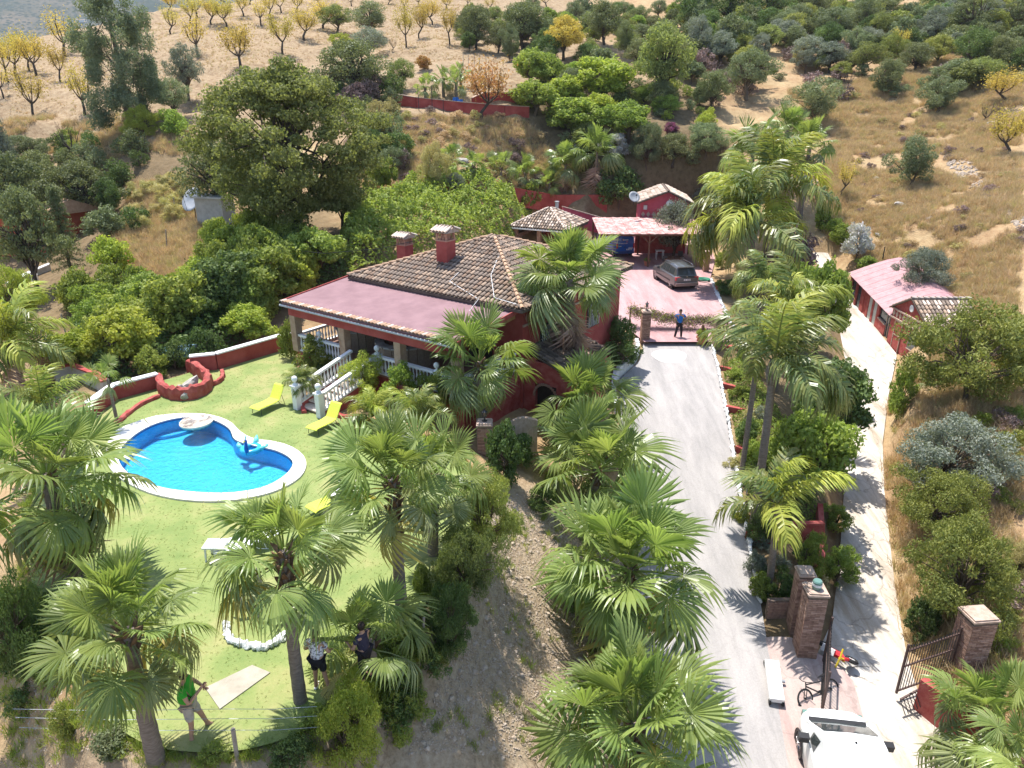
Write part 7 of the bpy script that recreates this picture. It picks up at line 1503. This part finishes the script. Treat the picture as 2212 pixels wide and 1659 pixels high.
for i, (px, b_, h_, w_, lb) in enumerate([(411,54,46,52,'sixth'),(456,54,48,55,''),(490,58,46,58,''),(527,36,40,46,''),(564,56,44,48,''),(585,36,38,44,''),(608,28,36,44,''),(642,26,34,42,''),(610,118,72,72,''),(657,88,56,72,''),(698,62,46,70,''),(519,153,82,84,''),(429,122,70,74,''),(369,74,46,48,''),(427,38,38,52,''),(141,122,78,84,''),(79,164,72,74,''),(35,168,78,70,''),(63,153,60,60,''),(130,178,66,54,''),(183,253,88,80,''),(72,255,80,80,''),(18,178,80,60,''),(8,212,60,50,''),
    (878,104,74,54,''),(905,84,60,46,''),(934,54,44,50,''),(972,97,66,48,''),(847,114,26,26,'bare'),(874,20,22,30,''),(840,10,20,34,''),(760,14,26,34,''),(690,14,30,44,''),(540,10,28,40,''),(480,16,30,40,''),(365,26,34,40,''),(965,20,24,34,''),(1010,14,22,30,''),(905,14,24,30,''),(1060,24,26,36,''),(1180,18,30,40,''),(520,110,40,46,'')]):
    where = 'top row' if b_ < 45 else 'middle rows' if b_ < 125 else 'lowest row'; side = 'far left' if px < 200 else 'left of centre' if px < 600 else 'upper middle'
    V_('bare' if lb == 'bare' else 'almond', 'almond', px, b_, b_-h_*1.35, w_*1.05, 'ph', group='almond trees on the tan orchard slope')
for a in [('holm','holm',1028,108,8,100,'dark holm oak at the upper middle, left of the dark grove'),('holm','holm',1130,105,2,130,'widest dark holm oak in the upper middle grove'),('round','olive',1102,134,52,52,'slim dark conical bush in front of the upper holm oaks'),('oak','almond',1217,132,36,102,'yellow green tree standing alone on the upper terrace'),('holm','holm',1305,98,-4,104,'dark tree right of the yellow green tree'),('round','holm',1348,122,46,46,'narrow dark bush right of the yellow green tree'),('olive','olive',1240,60,0,60,'small olive between the dark trees at the top edge'),
  ('oak','oak',1428,232,48,155,'large airy green tree above the loquat grove'),('bright','bright',1148,190,102,92,'bright leafy tree at the left of the loquat grove'),('bright','lime',1300,232,118,158,'broad light green tree at the centre of the grove'),('bright','bright',1155,252,172,120,'loquat tree over the end of the upper red wall'),('bright','lime',1225,240,160,110,'yellowish loquat tree behind the wall end'),('bright','bright',1240,300,206,140,'loquat tree in the lower middle of the grove'),('bright','bright',1355,308,218,132,'loquat tree at the lower right of the grove'),('bright','lime',1290,282,200,110,'light loquat tree between the two lower ones'),('bush','bright',1190,190,120,80,'dense bright bush behind the loquats'),
  ('rustree','rust',1040,262,128,112,'sparse reddish brown tree in front of the upper red wall'),('bush','rust',915,150,120,40,'small reddish bush at the field edge'),('oleander','white',1330,345,288,64,'white flowering oleander right of the tallest row palm'),('acacia','olive',1395,388,262,92,'tall olive green bush right of the white oleander'),('holm','holm',1450,385,285,92,'dark grey green tree left of the upper path palms'),('bush','magenta',1450,288,262,40,'small magenta bougainvillea below the airy tree'),
  ('acacia','strawgreen',940,420,308,84,'pale feathery bush at the left end of the red retaining wall'),('bright','bright',826,424,336,62,'small bright green tree on the tan ledge right of the big oak'),('bush','bright',1142,455,392,52,'round green bush in front of the red retaining wall'),('olive','grey',985,432,370,50,'small grey olive by the red retaining wall'),
  ('bush','dark',1335,462,352,112,'dark green bushy tree left of the pink outbuilding'),('oak','bright',1330,440,390,60,'bright bush under the dark tree left of the outbuilding'),('holm','grey',1452,562,432,115,'grey green tree growing beside the carport'),('olive','olive',1515,565,490,70,'olive coloured tree right of the carport tree'),
  ('olive','grey',1505,135,32,82,'light grey olive near the top edge'),('olive','grey',1570,112,44,62,'small silvery olive right of the light grey one'),('olive','olive',1612,216,104,116,'airy olive tree above the upper path palms'),('round','olive',1750,268,168,118,'dense round grey green olive on the dry slope behind the upper path palms'),('round','olive',1792,92,18,84,'rounded olive near the top, left of a pair'),('round','olive',1845,122,58,72,'rounded olive near the top, right of a pair'),('shrub','grey',1785,116,86,42,'small silver bush under the rounded pair'),('round','holm',1908,208,130,76,'dark round bush in the middle of the right slope'),
  ('holm','holm',1975,158,88,92,'dark oak on the upper right slope'),('oak','olive',2060,192,128,112,'grey green oak on the upper right slope above the path'),('round','olive',2020,248,164,98,'grey green round tree beside the right valley'),('bright','oak',2078,205,134,82,'brighter green tree behind the grey green round tree'),('oak','oak',2160,152,88,104,'green spreading tree at the right edge, upper'),('almond','almond',2168,224,148,100,'thin yellow tree with a dark trunk at the right edge'),('round','olive',1963,408,298,98,'dense dark green bush on the right slope with a deep shadow'),('almond','almond',2178,338,232,92,'leaning yellow green almond tree on the right slope'),
  ('almond','almond',1940,118,58,44,'tiny yellow tree among the top right scrub'),('almond','almond',1660,72,16,74,'yellowish crooked tree near the top edge, right of the dark wood'),('pine','pine',2085,98,-24,122,'tall dark pine at the top edge on the right'),('pine','pine',2190,82,-10,84,'pine at the top right corner'),('bare','almond',1830,192,148,36,'bare crooked almond tree on the dry right slope'),('bare','almond',1808,160,120,30,'small bare tree above the crooked one'),('almond','almond',1818,424,348,52,'sparse thin tree just right of the upper path palms'),('bare','almond',2122,268,218,46,'leafless grey tree below the round bushes'),
  ('holm','dark',1500,66,-30,120,'darkest tree mass at the top edge, left one'),('holm','dark',1575,70,-30,130,'darkest tree mass at the top edge, right one'),('holm','dark',1650,50,-30,110,'very dark tree at the top edge near the yellowish tree'),
  ('bush','bright',1772,502,438,44,'small green tree at the top of the white path'),('bush','bright',1796,510,468,38,'low green bush at the top of the white path'),('bush','bright',1815,532,482,58,'green bush left of the white oleander on the path'),('oleander','white',1846,565,478,72,'white flowering oleander beside the upper path'),('bush','bright',1872,584,553,62,'low green bush just behind the red shed'),('acacia','grey',1985,642,535,125,'feathery grey green olive growing behind the red shed'),
  ('acacia','acacia',2085,872,655,330,'huge yellow green acacia bush right of the tiled hut'),('acacia','acacia',2210,850,690,190,'yellow green acacia bush cut by the right edge'),('oleander','bright',1938,905,782,72,'green oleander with white flowers right of the path'),('acacia','grey',2042,1065,905,285,'wide silvery green bush right of the white path'),('acacia','acacia',2012,1160,1018,205,'yellow green bush below the silvery one'),('acacia','acacia',2050,1345,1125,262,'large yellow green bush nearest the gate on the right'),('acacia','strawgreen',2190,1260,1170,100,'thin straw green bush at the right edge'),('bush','dark',1985,1385,1290,90,'dark green bush before the right brick pillar'),
  ('bright','bright',1762,765,562,118,'mango like tree with yellow top shoots beside the path'),('bright','bright',1712,760,600,90,'leafy green tree behind the yellowish feather palm'),('bright','dark',1775,975,782,190,'dark glossy broadleaf tree beside the large feather palm'),('bright','bright',1740,1075,885,200,'broad glossy tree in the middle of the planted bed'),('bright','dark',1830,900,800,80,'dark glossy shrub leaning over the path'),('oleander','bright',1800,1145,1088,80,'rounded oleander on the path edge below the glossy tree'),('oleander','bright',1746,1248,1148,62,'upright oleander behind the brick pillars'),('oleander','bright',1806,1268,1178,92,'oleander right of the brick pillars over the path'),
  ('bush','bright',1628,1010,955,70,'green dome bush beside the driveway'),('bush','bright',1600,860,830,45,'low leafy plant by the white kerb stones, upper'),('bush','dark',1610,960,905,60,'dark shrub at the foot of the thin palm trunk'),('bush','bright',1590,822,795,40,'small shrub by the second red step wall'),('bush','strawgreen',1588,1015,985,42,'yellowish tuft beside the kerb stones'),('bush','lime',1600,1130,1092,52,'lime green shrub by the kerb stones'),('bush','dark',1640,1175,1110,70,'dark shrub under the small feather palm'),('bush','bright',1640,1300,1240,66,'bright shrub beside the low brick wall'),('bush','dark',1700,1310,1240,70,'dark shrub left of the brick pillars'),('bush','grey',1630,1240,1190,60,'grey leaved shrub in the lower planted bed'),
  ('bush','scrub',1705,600,500,130,'grey twiggy shrub mass beside the upper path'),('acacia','bright',1690,655,560,140,'green hedge mass between the courtyard and the path'),('bush','bright',1560,580,540,40,'small round tree in a white planter by the courtyard'),('bush','dark',1570,640,600,60,'dark shrub behind the courtyard kerb'),('oak','dark',1575,470,380,110,'dark green tree behind the shaggy palm'),('holm','grey',1530,470,395,80,'grey oak between the outbuilding and the palms'),('acacia','olive',1520,360,262,110,'olive green bush left of the broad fan palm'),('bush','dark',1740,700,640,80,'dark shrub under the mango like tree'),
  ('oak','holm',60,545,338,195,'grey green oak over the orange red house'),('oak','holm',188,488,348,160,'grey green oak right of the house at the left edge'),('olive','grey',12,440,222,110,'pale grey green tree cut by the left edge'),('conifer','pine',157,600,398,84,'dark pointed conifer in front of the orange red house'),('oak','dark',242,475,385,76,'small dark green tree on the scrubby slope'),('bush','olive',232,515,448,95,'round bush right of the conifer'),('bush','lime',250,598,512,95,'bright yellow green bush right of the conifer'),('acacia','lime',45,712,575,130,'yellow green bush mass at the left edge below the orange house'),('oak','holm',100,455,330,120,'oak crown touching the dry slope at left'),
  ('bare','almond',150,350,250,70,'leafless tree on the slope left of the eucalyptus'),('acacia','olive',60,350,290,110,'olive bush below the lowest almond trees'),
  ('bright','lime',275,800,665,165,'leafy green hedge tree behind the short garden wall'),('bright','lime',185,800,710,130,'leafy hedge tree left of the small yellow palm'),('bush','bright',120,800,730,100,'leafy bush behind the low curved wall'),('bright','ivy',400,735,585,170,'leafy hedge tree at the centre of the left hedge'),('bright','ivy',330,700,590,130,'ivy green hedge tree above the blue tarpaulin'),('bright','dark',505,690,540,175,'hedge tree with leaves darkened for the shade of the large oak'),('bright','ivy',600,655,520,160,'shaded ivy covered tree left of the terrace roof'),('bright','ivy',690,600,492,150,'ivy covered tree behind the terrace roof corner'),('bush','ivy',470,532,470,84,'yellow green bush beside the small utility hut'),('bright','lime',540,745,655,120,'yellow green vine bush left of the terrace column'),  # oak's shade is put into the dark leaf colour of the hedge tree below
  ('bush','dark',450,790,710,90,'dark bush behind the rock planter'),('bush','ivy',330,820,750,80,'ivy bush left of the rock planter behind the wall'),('bush','dark',380,800,735,80,'dark bush in the gap above the rock planter'),
  ('round','lime',790,868,762,100,'bright feathery round bush beside the stairs'),('oleander','bright',870,895,785,90,'bamboo like shrub left in front of the terrace'),('oleander','bright',940,905,800,90,'bamboo like shrub right in front of the terrace'),('bush','ivy',690,808,722,110,'creeper climbing over the terrace balustrade'),('bush','ivy',628,780,695,52,'shrub at the left column of the terrace'),('oleander','dark',1340,800,688,98,'dark shrub with pale flowers left of the driveway gate'),
  ('bush','dark',1088,1040,915,105,'dark shrub in front of the low arched wall'),('bush','dark',1120,1010,930,80,'dark shrub behind the arched wall shrub'),('acacia','acacia',1050,1215,1015,170,'feathery yellow green hedge along the lawn edge, upper part'),('acacia','oak',1010,1330,1130,170,'green hedge along the lawn edge, middle part'),('acacia','dark',975,1430,1260,140,'dark hedge on the bank, lower part'),('bush','bright',915,1290,1220,50,'small bright bush beside the rear palm trunk'),
  ('acacia','lime',770,1690,1480,190,'yellow green vine bush at the bottom of the picture'),('bush','dark',640,1700,1600,110,'dark bush at the bottom left of the vine bush'),('bush','bright',865,1500,1440,60,'small leafy shrub below the low dark palm'),('acacia','dark',60,1490,1230,170,'dark shrubs under the left edge palms'),('bush','dark',160,1420,1290,110,'dark shrub behind the lower left palm trunk'),('bush','acacia',150,1600,1520,60,'small straw green bush on the dirt slope at lower left'),
  ('bush','dark',1170,1105,1050,70,'dark shrub at the top of the dirt bank'),('bush','dark',1255,1340,1250,90,'dark undergrowth beneath the third fan palm of the column'),('bush','dark',1290,1120,1050,100,'dark undergrowth beneath the second fan palm of the column'),('bush','dark',1330,1450,1350,100,'dark undergrowth between the third and nearest fan palms'),('shrub','bright',470,1660,1610,90,'tall weeds at the fence wires below the man in green')]:
    V_(*a[:2], *a[2:6], a[6])
V_('oak', 'holm', 85, 640, 405, 165, 'grey green oak with a bare trunk standing before the orange red house')
# ================================================================ scattered scrub (each plant its own object)
def scatter(kind, leaves, px_poly, n, w_, asp, name, label_fmt, cat, group, seed):
    rg = np.random.default_rng(seed); P = [gp(*p) for p in px_poly]; q = sample_poly(P, n, rg); g = ground(q[:, 0], q[:, 1])
    for i in range(n):
        s = rg.uniform(*w_); plant(kind if isinstance(kind, str) else kind[rg.integers(len(kind))], leaves[rg.integers(len(leaves))], q[i, 0], q[i, 1], g[i]-.05, s, s*asp*rg.uniform(.75, 1.25), name, 'ph:'+label_fmt, cat, group)
TR = [(1480,150),(1700,60),(2210,5),(2210,250),(2000,200),(1850,240),(1700,170),(1560,250)]
scatter('shrub', ['scrub', 'olive', 'holm', 'strawgreen', 'scrub'], TR, 120, (1.6, 3.8), .6, 'scrub_bush', 'scrub bush on the upper right hillside', 'bush', 'scrub bushes on the upper right hillside', 21)
scatter('bush', ['holm', 'olive', 'dark', 'acacia'], [(1480,60),(2210,-30),(2210,130),(1900,110),(1700,90),(1480,130)], 60, (3.0, 5.5), .85, 'hill_bush', 'dark bush along the top right edge', 'bush', 'dark bushes along the top right edge', 22)
scatter('shrub', ['scrub', 'strawgreen', 'dryg', 'scrub'], [(1790,430),(1850,260),(2000,240),(2210,260),(2210,640),(2080,640),(1950,560),(1860,500)], 110, (.5, 1.5), .5, 'dry_shrub', 'small dry shrub on the right slope', 'shrub', 'dry shrubs on the right slope', 23)
scatter('shrub', ['scrub', 'strawgreen', 'dryg'], [(790,240),(1140,270),(1230,350),(1200,400),(960,390),(800,420),(770,330)], 110, (.7, 2.0), .55, 'bank_shrub', 'brownish shrub on the steep bank', 'shrub', 'dry shrubs on the steep bank', 24)
scatter('tuft', ['strawgreen'], [(290,420),(420,390),(430,470),(330,520),(280,480)], 26, (1.2, 2.4), .6, 'broom_bush', 'broom bush left of the oak', 'bush', 'broom bushes left of the oak', 25)
scatter('shrub', ['olive', 'holm', 'ivy', 'dark'], [(0,330),(120,290),(330,330),(300,560),(120,480),(0,480)], 45, (1.6, 3.2), .7, 'undergrowth_bush', 'undergrowth bush on the left slope', 'bush', 'undergrowth bushes on the left slope', 26)
scatter('bush', ['ivy', 'lime', 'bright', 'ivy'], [(160,660),(400,610),(440,530),(640,520),(660,640),(560,700),(420,740),(200,780)], 46, (1.8, 3.2), .8, 'hedge_bush', 'leafy bush behind the garden wall', 'bush', 'leafy bushes between the oak and the garden wall', 27)
scatter('shrub', ['acacia', 'bright', 'scrub', 'lime'], [(2120,900),(2210,900),(2210,1650),(2120,1420),(2110,1200)], 34, (.8, 1.8), .6, 'slope_shrub', 'low shrub at the right edge', 'shrub', 'low shrubs at the right edge', 28)
scatter('shrub', ['bright', 'dark', 'grey', 'strawgreen'], [(1580,770),(1610,770),(1760,1050),(1770,1330),(1660,1320),(1612,1000)], 40, (.5, 1.1), .7, 'bed_plant', 'small plant in the terraced bed', 'plant', 'small plants in the terraced bed', 29)
scatter('shrub', ['dark', 'bright', 'olive'], [(0,1240),(120,1260),(260,1500),(300,1640),(120,1640),(0,1500)], 16, (.6, 1.4), .7, 'slope_plant', 'small plant at the lower left', 'plant', 'small plants on the lower left bank', 30)
scatter('shrub', ['dark', 'bright', 'ivy'], [(880,1360),(1000,1330),(980,1500),(860,1640),(560,1650),(640,1580),(780,1480)], 34, (.5, 1.2), .8, 'bank_plant', 'small plant below the lawn edge', 'plant', 'small plants below the lawn edge', 31)
scatter('holm', ['dark', 'holm', 'olive'], [(1500,20),(2210,-60),(2210,60),(1500,90)], 26, (4.5, 7.), .8, 'hill_tree', 'dark tree at the top right edge', 'tree', 'dark trees along the top right edge', 32)
scatter('shrub', ['bright', 'ivy', 'olive', 'lime'], [(1130,200),(1500,190),(1560,330),(1480,400),(1330,370),(1200,330)], 40, (1.4, 2.6), .7, 'grove_bush', 'undergrowth bush in the loquat grove', 'bush', 'undergrowth in the loquat grove', 33)
scatter(('holm', 'olive', 'oak', 'round', 'olive'), ['holm', 'olive', 'oak', 'grey', 'acacia', 'dark'], [(1480,100),(1700,60),(2210,10),(2210,200),(2000,170),(1850,190),(1700,150),(1560,230)], 90, (3.0, 5.6), .8, 'hill_tree', 'small tree on the upper right hillside', 'tree', 'small trees on the upper right hillside', 34)
scatter(('holm', 'olive', 'bright', 'bush'), ['holm', 'olive', 'oak', 'bright', 'acacia', 'dark'], [(1000,60),(1500,20),(1620,120),(1600,320),(1500,440),(1330,420),(1240,340),(1120,150),(1000,120)], 115, (2.4, 4.6), .85, 'grove_tree', 'small tree in the grove at the upper middle', 'tree', 'small trees in the upper middle grove', 35)
scatter(('bush', 'olive', 'shrub'), ['holm', 'olive', 'scrub', 'strawgreen', 'dark'], [(640,210),(860,200),(860,300),(900,400),(840,420),(780,400),(760,260)], 46, (1.8, 3.6), .8, 'bank_bush', 'bush on the bank right of the big oak', 'bush', 'bushes on the bank right of the big oak', 36)
# a label of its own for every scattered plant, by its place in the picture
ORD = ['first','second','third','fourth','fifth','sixth','seventh','eighth','ninth','tenth','eleventh','twelfth','thirteenth','fourteenth','fifteenth','sixteenth','seventeenth','eighteenth','nineteenth','twentieth']
def pix(p): z = zc_of(p); return (p[0]/z*FPX, ((CAMH-p[2])*CP-p[1]*SP)/z*FPX)
grp = {}
for o in bpy.data.objects:
    l = o.get('label')
    if l and l.startswith('ph'): grp.setdefault(l[3:] or 'yellow green almond tree', []).append(o)
for base, L in grp.items():
    L.sort(key=lambda o: -pix(o.location)[1]); nr = min(18, max(1, int(math.sqrt(len(L)/1.6)+.5))); per = math.ceil(len(L)/nr)
    for r in range(nr):
        for j, o in enumerate(sorted(L[r*per:(r+1)*per], key=lambda o: pix(o.location)[0])): o['label'] = '%s, %s from left, %s row up' % (base, ORD[min(j, 19)], ORD[r])
# leafy masses
cover('ivy_bank', [(745,470),(900,402),(1010,395),(1150,455),(1120,500),(1100,540),(900,560),(760,600),(730,540)], 30000, 1.7, .24, .16, 'ivy', 'thick bright green ivy mass covering the bank behind the house', 'ivy', 40, kind=None)
cover('ivy_ground', [(180,700),(400,620),(460,545),(700,520),(760,600),(620,660),(560,720),(420,790),(200,840),(120,790)], 34000, 1.1, .2, .13, 'dark', 'dark ivy undergrowth between the garden wall and the oak', 'ivy', 41, kind='stuff')
cover('bed_groundcover', [(1560,790),(1600,770),(1690,900),(1760,1020),(1765,1150),(1640,1180),(1600,1000)], 9000, .35, .13, .07, 'ivy', 'low leafy ground cover in the terraced bed', 'ground cover', 42, kind='stuff')
V_('holm', 'oak', 560, 505, 330, 150, 'dark leafy tree filling in below the left side of the largest oak'); V_('oak', 'oak', 740, 500, 360, 110, 'green tree under the right side of the largest oak'); V_('bush', 'ivy', 640, 530, 455, 110, 'dense bush round the foot of the largest oak')
cover('creeper', [(640,800),(700,770),(750,800),(700,850),(655,850)], 3500, .9, .12, .07, 'dark', 'dark creeper spilling over the red terrace base left of the stairs', 'creeper', 43)
# ================================================================ grass and gravel (nobody could count it)
def tuft_mesh(name, m, n, h, w_, seed, spread=.18):
    rg = np.random.default_rng(seed); V = []; F = []
    for i in range(n):
        a = rg.uniform(0, 6.28); r = rg.uniform(0, spread); x, y = r*math.cos(a), r*math.sin(a); hh = h*rg.uniform(.5, 1.2); lx, ly = rg.normal(size=2)*hh*.4; s = w_; b_ = rg.uniform(0, 3.14); dx, dy = math.cos(b_)*s, math.sin(b_)*s; o = len(V)
        V += [(x-dx, y-dy, 0), (x+dx, y+dy, 0), (x+lx*.5+dx*.7, y+ly*.5+dy*.7, hh*.6), (x+lx*.5-dx*.7, y+ly*.5-dy*.7, hh*.6), (x+lx, y+ly, hh)]; F += [(o, o+1, o+2, o+3), (o+3, o+2, o+4)]
    me = bpy.data.meshes.new(name); me.from_pydata(V, [], F); me.materials.append(m); return me
def gn_scatter(name, pts, meshes, scale, label, cat, kind='stuff', tilt=0.):
    me = bpy.data.meshes.new(name); me.from_pydata([tuple(map(float, p)) for p in pts], [], []); o = obj(name, me); tag(o, label, cat, None, kind)
    ng = bpy.data.node_groups.new(name+'_nodes', 'GeometryNodeTree'); ng.interface.new_socket('Geometry', in_out='INPUT', socket_type='NodeSocketGeometry'); ng.interface.new_socket('Geometry', in_out='OUTPUT', socket_type='NodeSocketGeometry')
    N = ng.nodes.new; Lk = ng.links.new; gi = N('NodeGroupInput'); go = N('NodeGroupOutput'); col = bpy.data.collections.new(name+'_kinds')
    for i, m_ in enumerate(meshes): col.objects.link(bpy.data.objects.new('%s_kind_%s' % (name, 'abcdef'[i]), m_))
    ci = N('GeometryNodeCollectionInfo'); ci.inputs['Collection'].default_value = col; ci.inputs['Separate Children'].default_value = True; ci.inputs['Reset Children'].default_value = True
    ip = N('GeometryNodeInstanceOnPoints'); ip.inputs['Pick Instance'].default_value = True; rv = N('FunctionNodeRandomValue'); rv.data_type = 'FLOAT_VECTOR'; rv.inputs[0].default_value = (-tilt, -tilt, 0); rv.inputs[1].default_value = (tilt, tilt, 6.283)
    rs = N('FunctionNodeRandomValue'); rs.inputs[2].default_value = scale[0]; rs.inputs[3].default_value = scale[1]
    Lk(gi.outputs[0], ip.inputs['Points']); Lk(ci.outputs[0], ip.inputs['Instance']); Lk(rv.outputs[0], ip.inputs['Rotation']); Lk(rs.outputs[1], ip.inputs['Scale']); Lk(ip.outputs[0], go.inputs[0])
    md = o.modifiers.new('scatter', 'NODES'); md.node_group = ng; return o
avoid = [lawn_poly, court_poly, drive_poly, path_poly]
def free(q, m=.1):
    ok = np.ones(len(q), bool)
    for P in avoid: ok &= ~(inpoly(P, q[:, 0], q[:, 1]) | (pdist(P, q[:, 0], q[:, 1]) < m))
    return q[ok]
def pts_on(px_poly, n, seed, thr=None, sc=.35):
    rg = np.random.default_rng(seed); P = [gp(*p) for p in px_poly]; q = free(sample_poly(P, n, rg))
    if thr is not None: q = q[fbm(q[:, 0]*sc+seed, q[:, 1]*sc) > thr]
    return np.c_[q, ground(q[:, 0], q[:, 1])-.02]
G_dry = [tuft_mesh('dry_tuft_mesh', LM['dryg'], 34, .38, .008, k) for k in range(3)]+[tuft_mesh('dry_tuft_mesh', LM['strawgreen'], 24, .34, .008, 9)]
G_green = [tuft_mesh('green_tuft_mesh', LM['lime'], 26, .2, .007, 20), tuft_mesh('green_tuft_mesh', LM['bright'], 30, .26, .007, 21)]
G_lawn = [tuft_mesh('lawn_tuft_mesh', LM['lawn'], 14, .035, .004, 30+k, .05) for k in range(2)]
RS = [(1790,520),(1760,430),(1800,300),(1700,200),(2212,90),(2212,1659),(2060,1500),(1955,1400),(1930,1250),(1905,900),(2000,760),(1990,640)]
gn_scatter('dry_grass', np.r_[pts_on(RS, 32000, 51, -.25), pts_on([(860,260),(1140,270),(1260,370),(1130,430),(900,400),(780,420),(780,240)], 6000, 52), pts_on([(280,400),(430,380),(440,640),(300,600),(240,560)], 3000, 53), pts_on([(0,260),(250,250),(420,280),(400,340),(0,360)], 3000, 54, .0)], G_dry, (.7, 1.7), 'dry straw coloured grass on the slopes', 'grass', tilt=.25)
gn_scatter('orchard_stubble', pts_on([(0,150),(300,60),(450,5),(1080,5),(1060,120),(900,140),(700,110),(560,170),(420,240),(0,260)], 16000, 55, -.1), G_dry, (.3, .8), 'short dry stubble between the almond trees', 'grass', tilt=.3)
gn_scatter('weeds', np.r_[pts_on([(1080,1100),(1200,1050),(1300,1300),(1440,1640),(900,1650),(1000,1400)], 420, 56, .05, .8), pts_on([(0,1400),(300,1640),(0,1650)], 160, 57), pts_on([(300,1600),(560,1600),(900,1400),(900,1480),(560,1655),(320,1655)], 1500, 58)], G_green, (.5, 1.2), 'scattered green weeds on the dirt banks', 'weeds', tilt=.2)
rgl = np.random.default_rng(60); q = sample_poly(lawn_poly, 10000, rgl); q = q[~(inpoly(pool_out, q[:, 0], q[:, 1]) | (pdist(pool_out, q[:, 0], q[:, 1]) < .1) | inpoly(sl4, q[:, 0], q[:, 1]))]
gn_scatter('lawn_blades', np.c_[q, np.full(len(q), LAWN_H-.005)], G_lawn, (.4, .9), 'short grass blades of the lawn', 'grass', tilt=.2)
el_ = np.array(resample(lawn_poly, 2600))+rgl.normal(size=(2600, 2))*.16; el_ = el_[el_[:, 1] < 26]
gn_scatter('lawn_edge_grass', np.c_[el_, np.maximum(ground(el_[:, 0], el_[:, 1]), LAWN_H-.14)], G_green, (.35, .95), 'longer grass along the ragged lawn edge', 'grass', tilt=.25)
gst = pts_on([(1080,1080),(1190,1040),(1300,1300),(1480,1650),(880,1650),(1000,1400)], 15000, 61); gst[:, 2] += .03
GR = []; M_gravel = mat('gravel_stone', (.30,.235,.175), (.50,.42,.34), .9, .8)
for k in range(4):
    me = ROCK[k].copy(); me.name = 'gravel_stone_mesh'; me.materials.clear(); me.materials.append(M_gravel); GR.append(me)
gn_scatter('gravel', np.r_[gst, pts_on([(0,1420),(330,1655),(0,1659)], 1500, 62)], GR, (.007, .032), 'loose stones on the dirt banks', 'gravel', tilt=.5)
gn_scatter('bank_stones', pts_on([(1080,1080),(1190,1040),(1300,1300),(1480,1650),(880,1650),(1000,1400)], 420, 66), GR, (.04, .11), 'larger stones lying on the dirt bank', 'stones', tilt=.5)
gn_scatter('slope_stones', np.r_[pts_on([(2030,330),(2080,330),(2212,470),(2212,520)], 500, 63), pts_on([(880,270),(1000,270),(960,330),(900,330)], 160, 64)], GR, (.06, .24), 'pinkish broken stones on the slopes', 'stones', tilt=.5)
for i, (px, py, s) in enumerate([(1945,448,.9),(1925,395,.5),(1890,385,.6),(1900,510,.4),(2150,270,.8),(940,345,.9),(965,340,.7),(1000,350,.8),(990,322,.6),(1770,395,.5),(2005,475,.4)]):
    p = gp(px, py); rock((p[0], p[1], p[2]+.05), (s, s*.7, s*.4), ['pale flat rock on the right slope below the dark bush', 'pale rock left of the dark bush on the right slope', 'rounded pale rock above the upper path', 'small pale rock on the right slope above the shed', 'grey rock at the right edge by the thin yellow tree', 'grey rock on the steep bank, left of the cluster', 'second grey rock of the bank cluster', 'right rock of the bank cluster', 'small rock above the bank cluster', 'pale rock beside the upper path palms', 'small white rock in the dry grass right of the dark bush'][i], group=None)
